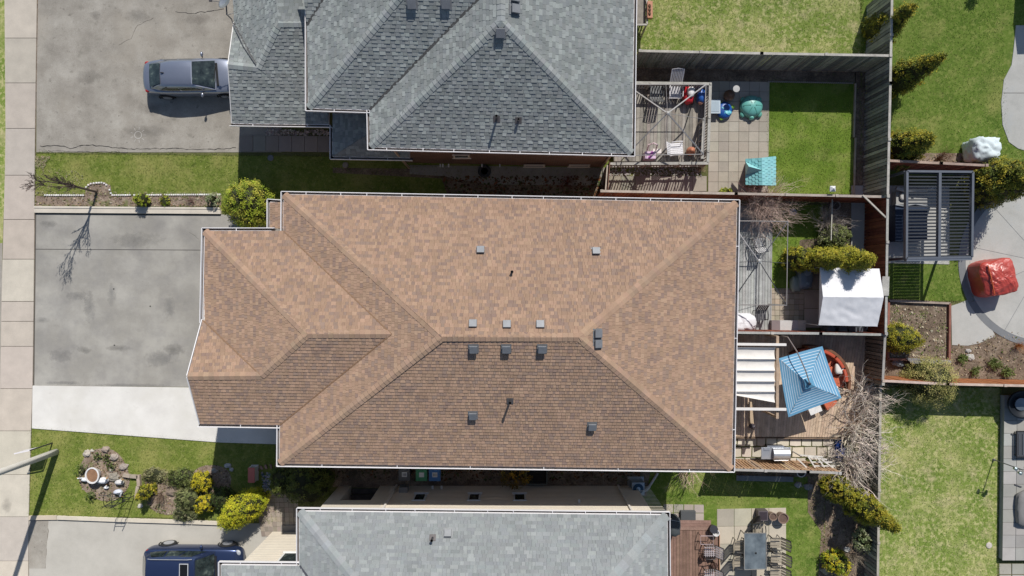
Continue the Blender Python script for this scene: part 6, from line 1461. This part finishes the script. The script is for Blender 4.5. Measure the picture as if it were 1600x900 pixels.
for k in range(4):
    a, b = UC[k], UC[(k + 1) % 4]; m = MB()
    for i in range(nr):
        for lo, hi, cc in (((i) / nr, (i + .82) / nr, (.14, .32, .48)), ((i + .82) / nr, (i + 1) / nr, (.64, .71, .77))):
            if i == nr - 1 and cc[0] > .5: hi = 1.0; cc = (.14, .32, .48)
            N = 6; A = [hub.lerp(a, lo).lerp(hub.lerp(b, lo), j / N) for j in range(N + 1)]; B2 = [hub.lerp(a, hi).lerp(hub.lerp(b, hi), j / N) for j in range(N + 1)]
            def sagz(P, r): 
                for j, p in enumerate(P): p.z -= .09 * math.sin(math.pi * j / N) * r + .10 * math.sin(math.pi * r)
            sagz(A, lo); sagz(B2, hi)
            bb = len(m.v); m.v += [tuple(p) for p in A + B2]
            for j in range(N): m.f.append([bb + j, bb + j + 1, bb + N + 2 + j, bb + N + 1 + j]); m.c.append(cc)
    m.build('canopy_panel', M_FABR, um)
m = MB(); vc = [hub.lerp(q, .17) + Vector((0, 0, .07)) for q in UC]
for k in range(4): m.add([hub + Vector((0, 0, .1)), vc[k], vc[(k + 1) % 4]], [(0, 2, 1)], (.12, .30, .45))
m.build('vent_cap', M_FABR, um)
mast = W(1231, 527, 2.5); m = MB(); m.tube([Vector((mast.x, mast.y, ZT)), mast], .035, 8, (.3, .25, .22)); m.build('mast', M_METAL, um)
m = MB(); m.tube([mast, mast.lerp(hub, .3) + Vector((.02, .0, .28)), mast.lerp(hub, .7) + Vector((.03, 0, .28)), hub + Vector((0, 0, .16))], .028, 8, (.34, .28, .26)); m.build('arm', M_METAL, um)
m = MB(); m.lathe(hub + Vector((0, 0, .1)), [(.07, 0), (.06, .08), (.02, .12)], 10, (.04, .05, .08)); m.build('hub', M_PLAST, um)
for q in UC: m = MB(); m.tube([hub - Vector((0, 0, .05)), hub.lerp(q, .5) - Vector((0, 0, .13)), q - Vector((0, 0, .02))], .014, 5, (.2, .2, .2)); m.build('rib', M_METAL, um)
sf = thing('curved_sofa', 'curved brown wicker sofa with red-orange cushions around the umbrella', 'sofa', W(1262, 592, ZT)); c = W(1262, 594, ZT)
def arcpiece(r0, r1, a0, a1, z0, z1, n, col, bev=0):
    m = MB(); P = [c + Vector((math.cos(a) * r1, math.sin(a) * r1, 0)) for a in np.linspace(a0, a1, n)] + [c + Vector((math.cos(a) * r0, math.sin(a) * r0, 0)) for a in np.linspace(a1, a0, n)]
    m.prism(P, c.z + z0, c.z + z1, col); return m
D = math.radians
arcpiece(1.0, 1.62, D(-62), D(126), .02, .28, 30, (.16, .08, .05)).build('base', M_FLOW, sf)
arcpiece(1.62, 1.74, D(-12), D(100), .02, .74, 30, (.20, .10, .06)).build('back', M_FLOW, sf)
for a in range(8):
    if a in (1,): continue
    a0 = -62 + a * 25; q = arcpiece(1.02, 1.60, D(a0 + .6), D(min(125, a0 + 24)), .28, .42, 8, (.56, .15, .08)); o = q.build('seat_cushion', M_FABR, sf); md = o.modifiers.new('b', 'BEVEL'); md.width = .03; md.segments = 2
for a0 in (0, 25, 50, 75):
    q = arcpiece(1.46, 1.61, D(a0 + .6), D(a0 + 23), .43, .76, 8, (.46, .09, .05)); o = q.build('back_cushion', M_FABR, sf); md = o.modifiers.new('b', 'BEVEL'); md.width = .03; md.segments = 2
m = MB(); m.blob(W(1311, 576, .85), (.2, .26, .09), 14, 8, .1, 2, (.74, .70, .64), boxy=.7); o = m.build('pillow', M_FABR, origin=W(1311, 576, .85), smooth=True); tag(o, 'white square pillow on the curved sofa', 'pillow')
t = thing('side_table', 'white low table partly hidden under the lower umbrella edge', 'table', W(1264, 632, ZT)); c2 = W(1266, 634, ZT)
m = MB(); m.box(c2 + Vector((0, 0, .42)), (.6, .6, .04), (.75, .73, .7), rz=.4); m.build('top', M_PLAST, t)
for dx, dy in ((-.2, -.2), (.2, -.2), (.2, .2), (-.2, .2)): m = MB(); m.box(c2 + Vector((dx, dy, .2)), (.05, .05, .4), (.7, .68, .66)); m.build('leg', M_PLAST, t)
m = MB(); m.box(W(1308, 608, .65), (.16, .5, .03), (.74, .73, .72), rz=.45); m.box(W(1308, 608, .45), (.05, .05, .36), (.7, .7, .7)); o = m.build('side_tray', M_PLAST, origin=W(1308, 608, .65)); tag(o, 'narrow white tray at the right umbrella edge', 'tray')
t = thing('garden_broom', 'pale wooden tool rest with dark head on the tan deck by the house', 'garden tool', W(1172, 650, ZT)); m = MB(); m.beam(W(1172, 628, .4), W(1176, 672, .4), .16, .05, (.5, .38, .26)); m.build('plank', M_WOOD, t); m = MB(); m.blob(W(1175, 666, .5), (.16, .13, .12), 10, 8, .4, 3, (.05, .04, .05)); m.build('head', M_PLAST, t)
sp = thing('stone_patio', 'irregular pale stone paving between the tan deck and the trellis fence', 'patio', G(1220, 700)); rr = random.Random(12)
for row, (ya, yb_) in enumerate([(684, 697), (698, 714), (715, 728)]):
    x = 1120 + row * 6
    while x < 1312:
        w_ = rr.uniform(13, 20); m = MB(); q = [(x + rr.uniform(0, 1), ya + rr.uniform(0, 1.5)), (x + w_ - 1.2, ya + rr.uniform(0, 1.2)), (x + w_ - 1 - rr.uniform(0, 1), yb_ - rr.uniform(.3, 1.5)), (x + w_ / 2, yb_ - .3), (x + rr.uniform(0, 1), yb_ - rr.uniform(.3, 1.5))]
        m.prism([G(*p) for p in q], 0, .045 + rr.uniform(-.006, .006), jit(rr.choice([(.60, .55, .46), (.55, .50, .42), (.64, .59, .5)]), .1, rr)); m.build('paving_stone', M_CONC, sp); x += w_
bq = thing('barbecue', 'silver gas barbecue with rounded hood beside the slatted fence', 'barbecue', G(1210, 700)); c = W(1217, 708, .8); c.z = 0
m = MB(); m.box(c + Vector((0, 0, .45)), (.8, .5, .8), (.1, .1, .105)); m.build('cart', M_METAL, bq); m = MB(); m.box(c + Vector((-.18, .02, .88)), (1.38, .56, .06), (.50, .52, .55)); m.build('shelf', M_METAL, bq)
m = MB(); pts = [Vector((0, math.cos(a) * .28, math.sin(a) * .26)) for a in np.linspace(0, math.pi, 10)]
for sx in (-.36, .42): m.v += [tuple(c + Vector((sx, p.y, .91 + p.z))) for p in pts]
for k in range(9): m.f.append([k, 10 + k, 11 + k, k + 1]); m.c.append((.55, .57, .60))
m.f.append(list(range(10))); m.c.append((.3, .3, .32)); m.f.append(list(range(19, 9, -1))); m.c.append((.3, .3, .32)); m.build('hood', M_METAL, bq, smooth=False)
m = MB(); m.tube([c + Vector((-.3, -.3, 1.0)), c + Vector((.36, -.3, 1.0))], .018, 8, (.6, .6, .62)); m.build('handle', M_METAL, bq); m = MB(); m.box(c + Vector((-.62, .22, .92)), (.28, .12, .04), (.45, .47, .5)); m.box(c + Vector((-.2, .34, .9)), (.8, .08, .03), (.4, .42, .45)); m.build('side_burner', M_METAL, bq)
ps_ = thing('plant_rack', 'white slatted plant rack with seedlings at the end of the slatted fence', 'plant stand', G(1272, 715))
for k, (ax, ay, bx, by) in enumerate([(1250, 711, 1286, 714), (1262, 714, 1292, 718), (1266, 722, 1300, 722), (1272, 728, 1304, 728), (1284, 718, 1303, 732), (1262, 712, 1275, 733), (1245, 716, 1262, 732), (1275, 712, 1288, 730)]):
    m = MB(); m.beam(W(ax, ay, 1.1 + k * .03), W(bx, by, 1.1 + k * .03), .06, .03, (.6, .58, .54)); m.build('slat', M_PAINT, ps_)
for px, py in ((1263, 718), (1272, 721), (1281, 722), (1289, 726), (1298, 729), (1268, 727)):
    m = MB(); m.blob(W(px, py, .95), (.13, .1, .1), 10, 7, .6, 4, jit((.14, .16, .04), .2)); m.build('seedling', M_LEAF, ps_)
for px, py in ((1252, 713), (1300, 730)): m = MB(); p = W(px, py, 1.05); m.beam((p.x, p.y, 0), p, .05, .05, (.55, .53, .5), up=(1, 0, 0)); m.build('leg', M_PAINT, ps_)
t = thing('garden_tarp', 'crumpled blue tarp under the bare brush', 'tarp', G(1312, 702)); m = MB(); m.blob(G(1309, 702) + Vector((0, 0, .15)), (.22, .42, .2), 14, 9, .8, 3, (.02, .05, .2), flat=-.12); m.build('sheet', M_FABR, t)
t = thing('hose_reel', 'round white-rimmed hose reel below the slatted fence', 'hose reel', G(1250, 735)); c = G(1248, 736)
m = MB(); m.tube([c + Vector((math.cos(a) * .2, math.sin(a) * .2, .3)) for a in np.linspace(0, 2 * math.pi, 19)], .025, 6, (.6, .6, .6)); m.build('rim', M_PLAST, t); m = MB(); m.lathe(c, [(.17, .05), (.17, .28)], 14, (.04, .05, .05)); m.build('coil', M_RUB, t)
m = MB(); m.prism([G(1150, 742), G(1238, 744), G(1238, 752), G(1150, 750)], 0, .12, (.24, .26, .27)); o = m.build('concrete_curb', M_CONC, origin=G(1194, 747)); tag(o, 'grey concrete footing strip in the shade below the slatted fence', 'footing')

# ------------------------------------------------------------------ louvred pergola yard
pg = thing('louvred_pergola', 'dark grey metal pergola with two bays of louvres in the right yard', 'pergola', G(1450, 340)); zp = 2.5; DG = (.20, .215, .24)
PC = [W(1416, 268, zp), W(1518.5, 269, zp), W(1517, 402, zp), W(1415, 404, zp)]; mt = (PC[0] + PC[1]) / 2; mb_ = (PC[3] + PC[2]) / 2
for a, b in zip(PC, PC[1:] + PC[:1]): m = MB(); m.beam(a, b, .10, .2, DG); m.build('frame_beam', M_METAL, pg)
m = MB(); m.beam(PC[3] + Vector((0, -.07, -.02)), PC[2] + Vector((0, -.07, -.02)), .12, .2, (.24, .26, .29)); m.build('front_gutter', M_METAL, pg)
m = MB(); m.beam(mt, mb_, .12, .19, DG); m.build('middle_beam', M_METAL, pg)
for p in PC: m = MB(); m.beam((p.x, p.y, .03), (p.x, p.y, zp - .1), .11, .11, (.14, .15, .17), up=(1, 0, 0)); m.build('post', M_METAL, pg)
for bay, (q0, q1, q2, q3) in enumerate([(PC[0], mt, mb_, PC[3]), (mt, PC[1], PC[2], mb_)]):
    for i in range(26):
        v = (i + .5) / 26; a = q0.lerp(q3, v).lerp(q1.lerp(q2, v), .06 if bay == 0 else .065); b = q0.lerp(q3, v).lerp(q1.lerp(q2, v), .935)
        m = MB(); m.beam(a, b, .102, .012, (.085, .095, .115), up=(0, .76, .65)); m.build('louvre', M_METAL, pg)
t = thing('outdoor_sofa', 'pale outdoor bench with curved back under the louvred pergola', 'sofa', G(1400, 312)); c = W(1424, 308, .4)
m = MB(); m.box((c.x, c.y - .05, .25), (1.5, .62, .36), (.35, .35, .34)); m.build('seat', M_FABR, t); m = MB(); m.tube([Vector((c.x - .85, c.y + .42, .62)), Vector((c.x - .5, c.y + .3, .66)), Vector((c.x + .5, c.y + .3, .66)), Vector((c.x + .85, c.y + .42, .62))], .09, 8, (.40, .40, .39)); m.build('back', M_FABR, t)
m = MB(); m.blob((c.x - .42, c.y + .02, .5), (.2, .2, .08), 12, 8, .1, 2, (.45, .44, .42), boxy=.5); m.build('cushion', M_FABR, t)
t = thing('covered_table', 'dark navy cover over a long patio table under the louvred pergola', 'table', G(1400, 350)); m = MB(); c = W(1424, 349, .7)
m.prism([W(1399, 320, .7), W(1449, 322, .7), W(1449, 375, .7), W(1399, 377, .7)], .06, .7, (.035, .05, .085)); m.build('cover', M_FABR, t); m = MB(); m.tube([W(1399, 320, .74), W(1412, 322, .76), W(1430, 319, .74), W(1449, 322, .74)], .03, 6, (.3, .32, .34)); m.build('cover_hem', M_FABR, t)
m = MB(); m.blob(W(1533, 235, .6), (.64, .58, .62), 40, 26, .16, 3.0, (.62, .70, .72), flat=-.6, boxy=.6, seed=3); o = m.build('wrapped_shrub', M_FABR, origin=G(1512, 262), smooth=True); tag(o, 'shrub wrapped in a crumpled white winter cover', 'wrapped shrub')
# red covered barbecue
t = thing('covered_barbecue', 'large patio barbecue under a creased glossy red cover', 'barbecue cover', G(1538, 434))
m = MB(); NU = 60; NV = 26; c = G(1538, 434); RZ = .22
m_red = tinted('red_vinyl', .38, 3, .12, 20, .06, .0, spec=.6)
prr = []
for j in range(NV + 1):
    v = j / NV
    for i in range(NU):
        a = 2 * math.pi * i / NU; ca, sa = math.cos(a), math.sin(a); e = 5.0; rr_e = (abs(ca) ** e + abs(sa) ** e) ** (-1 / e)
        if v < .55: k, z = 1.02 - .04 * v, v / .55 * 1.0
        else: w_ = (v - .55) / .45; k = (1 - w_) ** .8 * 1.0 if w_ > .02 else .99; z = 1.0 + .28 * (1 - (1 - w_) ** 2)
        crease = .045 * abs(noise.noise(Vector((a * 4, z * 1.2, 1)))) + .05 * noise.noise(Vector((ca * 2, sa * 2, z * 1.5)))
        x = ca * rr_e * k * (.76 + crease); y = sa * rr_e * k * (.84 + crease)
        zz = z * (1 + .0 * x) + (.05 * noise.noise(Vector((x * 2.3 + y * 1.5, y * 3.5 - x * 2, 2))) + .07 * abs(noise.noise(Vector((x * 5 + y * 3, y * 1.4 - x * .8, 5)))) + .03 * abs(noise.noise(Vector((x * 3 - y * 8, y * 3, 9)))) if v > .5 else 0) + .12 * x * (v > .5)
        p = Matrix.Rotation(RZ, 3, 'Z') @ Vector((x, y, zz)); m.v.append(tuple(c + p))
for j in range(NV):
    for i in range(NU): m.f.append([j * NU + i, j * NU + (i + 1) % NU, (j + 1) * NU + (i + 1) % NU, (j + 1) * NU + i]); m.c.append((.44, .06, .045))
m.build('cover', m_red, t)
m = MB(); Rr = Matrix.Rotation(RZ, 3, 'Z'); m.tube([c + Rr @ Vector((-.5, -.7, 1.17)), c + Rr @ Vector((-.5, 0, 1.21)), c + Rr @ Vector((-.5, .7, 1.17))], .03, 6, (.5, .10, .03)); m.build('seam', m_red, t)
# square raised bed
rb_ = thing('raised_bed', 'square raised garden bed with red-brown timber sides and bare soil', 'raised bed', G(1437, 515)); zb_ = .45
fr = [W(1389, 470, zb_), W(1485, 474, zb_), W(1484, 564, zb_), W(1388, 561, zb_)]
for (a, b), cc in zip(zip(fr, fr[1:] + fr[:1]), [(.36, .29, .24), (.26, .12, .09), (.34, .17, .13), (.30, .13, .10)]):
    m = MB(); m.beam(a - Vector((0, 0, zb_ / 2)), b - Vector((0, 0, zb_ / 2)), .10, zb_, cc); m.build('side_board', M_WOOD, rb_)
m = MB(); q = off2(fr, .06); m.prism(q, .0, .3, (1, 1, 1)); m.build('soil', M_SOIL, rb_)
rr = random.Random(77); m = MB()
for k in range(420):
    u, v = rr.uniform(.03, .97), rr.uniform(.03, .97); p = quadpt(q, u, v); p.z = .31 + rr.uniform(0, .03); s = rr.uniform(.02, .075); a_ = rr.uniform(0, 6.28); x_ = Vector((math.cos(a_), math.sin(a_), rr.uniform(-.3, .5))) * s; y_ = Vector((-math.sin(a_), math.cos(a_), rr.uniform(-.3, .5))) * s * .6
    m.poly([p - x_, p + y_, p + x_, p - y_], jit(rr.choice([(.45, .38, .27), (.3, .22, .15), (.10, .07, .05), (.55, .48, .36), (.13, .16, .05)]), .25, rr))
m.build('leaf_litter', M_FLOW, rb_, kind='stuff')
for k, (px, py) in enumerate([(1400, 485), (1470, 512), (1468, 545), (1404, 502), (1442, 492)]):
    m = MB()
    for j in range(50):
        p = W(px + rr.gauss(0, 4), py + rr.gauss(0, 4), .33); w_ = Vector((rr.uniform(-1, 1), rr.uniform(-1, 1), rr.uniform(.2, 1))) * .07; m.poly([p, p + w_ + w_.orthogonal() * .25, p + w_ * 1.3, p + w_ - w_.orthogonal() * .25], jit(rr.choice([(.2, .26, .08), (.34, .36, .14), (.38, .33, .2)]), .2, rr))
    m.build('seedling', M_LEAF, rb_, kind='stuff')
m = MB(); m.prism([W(1415, 559, .5), W(1486, 563, .5), W(1486, 568, .5), W(1425, 568, .5)], .44, .5, (.25, .24, .24)); m.build('grey_plank', M_WOOD, rb_)
t = thing('bird_ornament', 'small dark glazed garden ornament below the raised bed', 'garden ornament', G(1402, 560)); m = MB(); m.blob(G(1400, 566) + Vector((0, 0, .14)), (.3, .2, .14), 12, 8, .6, 3, (.2, .22, .24)); m.build('body', M_CERA, t)
# unseen shed added just outside to cast the shade on the corner patio
t = thing('added_shade_shed', 'unseen pale shed added outside the frame to shade the corner patio', 'shed', G(1680, -40)); m = MB(); m.prism([G(1618, -110), G(1740, -110), G(1740, 10), G(1618, 10)], 0, 2.5, (.5, .48, .44)); m.build('wall', M_SIDE, t)
m = MB(); a, b, c_, d_ = G(1612, -114), G(1746, -114), G(1746, 14), G(1612, 14); za = 2.5; e_, f_ = (a + d_) / 2 + Vector((0, 0, 3.1)), (b + c_) / 2 + Vector((0, 0, 3.1))
for p in (a, b, c_, d_): p.z = za
m.add([a, b, c_, d_, e_, f_], [(0, 4, 5, 1), (2, 5, 4, 3), (0, 3, 4), (1, 5, 2)], (.3, .3, .3)); m.build('roof', M_SH, t)
# raised slab terrace at the lower right edge
ter = thing('slab_terrace', 'raised terrace of pale concrete slabs at the lower right edge', 'terrace', G(1600, 740))
m = MB(); m.prism([G(1563, 617), G(1720, 617), G(1720, 871), G(1560, 871)], 0, .25, (.36, .36, .34)); m.build('retaining_wall', M_CONC, ter)
pave(ter, [(1562, 616), (1724, 616), (1722, 872), (1559, 872)], 8, 13, .31, .055, M_CONC, [(.40, .39, .36), (.44, .43, .40), (.37, .36, .335)], gap=.02, j=.08)
st3 = thing('stepping_slabs', 'two square slabs below the raised terrace', 'paving', G(1580, 888)); pave(st3, [(1560, 880), (1600, 880), (1600, 915), (1560, 915)], 2, 2, .04, .04, M_CONC, [(.42, .4, .36)], gap=.05)
t = thing('round_grill', 'black round fire bowl with silver centre at the right edge terrace', 'fire bowl', G(1575, 625)); c = W(1597, 632, .7); c.z = .3
m = MB(); m.lathe(c, [(.3, 0), (.5, .1), (.66, .35), (.68, .42), (.6, .42), (.5, .3)], 28, (.012, .015, .02)); m.build('bowl', M_DARKM, t, smooth=True); m = MB(); m.lathe(c, [(.3, .3), (.3, .36), (.05, .4)], 20, (.20, .24, .27)); m.build('burner', M_METAL, t)
t = thing('lounge_chair', 'black framed lounge chair cut by the right edge', 'chair', G(1590, 690)); c = W(1602, 694, .5)
m = MB(); P = [c + Vector((x, y, 0)) for x, y in ((-.42, -.62), (-.42, .62), (.5, .62), (.5, -.62), (-.42, -.62))]; m.tube(P, .035, 6, (.03, .03, .035)); m.build('frame', M_DARKM, t)
m = MB(); m.box(c + Vector((.04, 0, -.02)), (.84, 1.18, .05), (.07, .075, .085)); m.build('seat', M_FABR, t)
for k in range(5): m = MB(); m.beam(c + Vector((-.3 + k * .17, -.5, .03)), c + Vector((-.3 + k * .17, .5, .03)), .02, .02, (.3, .32, .34)); m.build('strap', M_METAL, t)
for dx in (-.38, .44):
    for dy in (-.55, .55): m = MB(); m.beam(c + Vector((dx, dy, -.2)) , c + Vector((dx, dy, -.02)), .04, .04, (.03, .03, .03), up=(1, 0, 0)); m.build('leg', M_DARKM, t)
m = MB(); m.blob(W(1604, 795, .45), (.5, .85, .16), 18, 10, .1, 2, (.22, .215, .21), boxy=.7); o = m.build('ottoman', M_FABR, origin=W(1604, 795, .3), smooth=True); tag(o, 'grey rounded ottoman cushion cut by the right edge', 'ottoman')
lp = thing('garden_lamp', 'slim pole garden lamp with three heads on the edge of the dry lawn', 'lamp', G(1552, 718)); c = G(1552, 718)
m = MB(); m.tube([c, c + Vector((0, 0, 1.95))], .025, 7, (.14, .14, .15)); m.lathe(c, [(.06, 0), (.05, .12)], 8, (.2, .2, .2)); m.build('pole', M_DARKM, lp)
for k, (dx, dy, dz) in enumerate([(.2, .08, 0), (-.22, .02, -.12), (.05, -.2, -.2)]):
    m = MB(); m.tube([c + Vector((0, 0, 1.9 + dz)), c + Vector((dx, dy, 1.95 + dz))], .012, 5, (.14, .14, .15)); m.lathe(c + Vector((dx, dy, 1.78 + dz)), [(.05, 0), (.08, .1), (.09, .16), (.02, .2)], 10, (.3, .36, .38)); m.build('lamp_head', M_METAL, lp)
m = MB(); m.blob(W(1583, 678, .35), (.1, .05, .04), 8, 6, 0, 1, (.12, .12, .12)); m.tube([W(1585, 757, .33), W(1596, 761, .33)], .03, 6, (.08, .08, .09)); o = m.build('garden_tool', M_PLAST, origin=W(1585, 757, .33)); tag(o, 'small dark tools lying on the pale slab terrace', 'tool')

# ------------------------------------------------------------------ bottom yard: red deck, dining set
dk4 = thing('red_deck', 'reddish-brown deck at the right corner of the bottom house', 'deck', G(1090, 860)); zk = .3
boards(dk4, [W(1047, 829, zk), W(1122, 829, zk), W(1122, 960, zk), W(1047, 960, zk)], 15, zk, .03, M_WOOD, [(.25, .155, .12), (.225, .14, .108), (.275, .17, .13)], gap=.012, j=.08)
boards(dk4, [W(1063, 813, zk), W(1063, 828.5, zk), W(1111, 828.5, zk), W(1111, 813, zk)], 3, zk, .03, M_WOOD, [(.30, .19, .155), (.28, .175, .14)], gap=.01, j=.05)
m = MB(); m.beam(W(1123, 829, .15), W(1123, 960, .15), .04, .28, (.42, .24, .16)); m.build('fascia', M_WOOD, dk4)
pv3 = thing('stone_patio', 'pale flat stones above the red deck', 'patio', G(1068, 800)); pave(pv3, [(1036, 787), (1100, 788), (1100, 815), (1036, 815)], 4, 2, .03, .03, M_CONC, [(.46, .42, .36), (.42, .38, .33)], gap=.04)
m = MB(); m.prism([W(1064, 799, .25), W(1087, 799, .25), W(1087, 813, .25), W(1064, 813, .25)], 0, .25, (.10, .105, .11)); o = m.build('entry_step', M_CONC, origin=G(1075, 806)); tag(o, 'dark grey block step at the top of the red deck', 'step')
pat = thing('concrete_patio', 'worn concrete slab patio under the dining set', 'patio', G(1170, 850)); pave(pat, [(1120, 795), (1228, 793), (1228, 960), (1120, 960)], 4, 6, .03, .03, M_CONC, [(.48, .44, .36), (.52, .48, .39), (.44, .41, .34)], gap=.02, j=.08)
t = thing('covered_grill', 'dark grey covered grill at the wall beside the red deck', 'barbecue cover', W(1052, 820, zk)); m = MB(); m.blob(W(1050, 820, .85), (.35, .46, .5), 18, 12, .15, 2, (.07, .08, .085), boxy=.6); m.build('cover', M_FABR, t, smooth=True)
m = MB(); m.beam(W(1046, 812, 1.35), W(1062, 815, 1.35), .02, .02, (.4, .4, .4)); m.build('tie', M_METAL, t)
t = thing('white_bucket', 'white ring-topped bucket on the red deck edge', 'bucket', W(1117, 829, zk)); m = MB(); c = W(1116, 829, .3); m.lathe(c, [(.12, 0), (.16, .3), (.17, .34), (.13, .34), (.1, .1)], 16, (.72, .71, .7)); m.build('body', M_PLAST, t)
t = thing('dark_pot', 'dark pot behind the white bucket on the red deck', 'pot', W(1113, 823, zk)); m = MB(); c = W(1112, 823, .3); m.lathe(c, [(.12, 0), (.18, .3), (.2, .36), (.15, .36)], 16, (.05, .05, .06)); m.build('body', M_CERA, t)
ck = (.035, .03, .03)
t0 = chair('mesh_chair', 'black chair with white grid seat on the red deck, upper one', 1105, 856, zk, math.pi / 2, ck, (.66, .6, .62), grid=True, w=.56, slats=5, mat=M_DARKM, group='grid seat chairs on the red deck')
copy_tree(t0, loc=W(1105, 893, zk), rz=math.pi / 2 + .06, label='black chair with white grid seat on the red deck, lower one')
t = thing('folding_table', 'small black metal frame table on the red deck between the chairs and pots', 'table', W(1103, 838, zk)); c = W(1100, 838, zk)
m = MB(); m.tube([c + Vector((x, y, .5)) for x, y in ((-.3, -.2), (.3, -.2), (.3, .2), (-.3, .2), (-.3, -.2))], .015, 5, (.5, .42, .44)); m.build('frame', M_DARKM, t)
for x in (-.3, .3):
    for y in (-.2, .2): m = MB(); m.tube([c + Vector((x, y, 0)), c + Vector((x, y, .5))], .015, 5, ck); m.build('leg', M_DARKM, t)
for k, (px, py, s) in enumerate([(1113, 868, 1), (1116, 884, .8), (1098, 872, .7)]):
    m = MB(); m.blob(W(px, py, zk + .2), (.2 * s, .2 * s, .18), 12, 8, .7, 4, (.10, .06, .05)); o = m.build('dried_plant', M_FLOW, origin=W(px, py, zk)); tag(o, ['dark dried pot plant right of the upper grid chair', 'dark dried pot plant beside the lower grid chair', 'small dried pot plant between the grid chairs'][k], 'plant')
tb = thing('dining_table', 'rectangular blue-grey glass dining table with an umbrella hole in the bottom yard', 'table', G(1175, 855)); zt_ = .74
q = [W(1163, 833, zt_), W(1197, 833, zt_), W(1197, 889, zt_), W(1163, 890, zt_)]
m = MB(); m.prism(q, zt_ - .012, zt_, (1, 1, 1)); m.build('glass_top', M_TGLASS, tb)
for a, b in zip(q, q[1:] + q[:1]): m = MB(); m.beam(a - Vector((0, 0, .0)), b - Vector((0, 0, .0)), .03, .035, (.3, .29, .27)); m.build('rim', M_DARKM, tb)
for p in q: m = MB(); p2 = p.lerp((q[0] + q[2]) / 2, .12); m.tube([(p2.x, p2.y, .03), (p2.x, p2.y, zt_ - .02)], .022, 6, (.1, .09, .08)); m.build('leg', M_DARKM, tb)
m = MB(); m.lathe((q[0] + q[2]) / 2 + Vector((.03, -.1, -.0)), [(.05, 0), (.05, .012), (.02, .014)], 12, (.03, .03, .03)); m.build('umbrella_hole', M_DARKM, tb)
cr = (.40, .35, .27)
d0 = chair('patio_chair', 'black patio chair with cream slats, upper left of the dining table', 1152, 847, .03, -math.pi / 2, (.03, .028, .028), cr, w=.52, slats=4, mat=M_DARKM, group='patio chairs around the dining table', back=.95)
for px, py, rz, lab in [(1151, 872, -math.pi / 2 + .05, 'lower left of the dining table'), (1207, 843, math.pi / 2, 'upper right of the dining table'), (1208, 866, math.pi / 2 - .04, 'middle right of the dining table'), (1207, 888, math.pi / 2, 'lower right of the dining table'), (1180, 822, math.pi, 'at the top end of the dining table'), (1181, 906, 0, 'at the bottom end of the dining table')]:
    copy_tree(d0, loc=W(px, py, .03), rz=rz, label='black patio chair with cream slats, ' + lab)
def pot(px, py, r, h, col, lab, square=False):
    t = thing('plant_pot', lab, 'pot', G(px, py)); c = G(px, py) + Vector((0, 0, .03)); m = MB()
    if square: m.box(c + Vector((0, 0, h / 2)), (r * 2, r * 2, h), col); m.build('body', M_CERA, t); m = MB(); m.box(c + Vector((0, 0, h + .003)), (r * 1.6, r * 1.6, .01), (.05, .04, .05)); m.build('soil', M_STONE, t)
    else: m.lathe(c, [(r * .75, 0), (r, h * .9), (r * 1.05, h), (r * .86, h), (r * .8, h * .86)], 20, col); m.build('body', M_CERA, t); m = MB(); m.lathe(c, [(.0, h * .86), (r * .8, h * .87)], 18, (.15, .10, .08)); m.build('soil', M_STONE, t)
pot(1218, 805, .25, .45, (.22, .15, .12), 'large round brown pot at the corner of the worn patio'); pot(1203, 803, .19, .4, (.25, .18, .14), 'smaller brown pot left of the large round one', ); pot(1187, 801, .23, .45, (.12, .10, .11), 'square dark planter beside the brown pots', True)
t = thing('closed_umbrella', 'folded black garden umbrella lying at the top of the dining set', 'umbrella', G(1178, 806)); m = MB(); m.tube([G(1180, 812) + Vector((0, 0, .2)), G(1177, 806) + Vector((0, 0, .6)), G(1177, 796) + Vector((0, 0, .9))], [.2, .15, .02], 10, (.05, .045, .045)); m.build('canopy', M_FABR, t); m = MB(); m.tube([G(1180, 814) + Vector((0, 0, .05)), G(1180, 812) + Vector((0, 0, .3))], .03, 6, (.3, .3, .3)); m.build('pole', M_METAL, t)
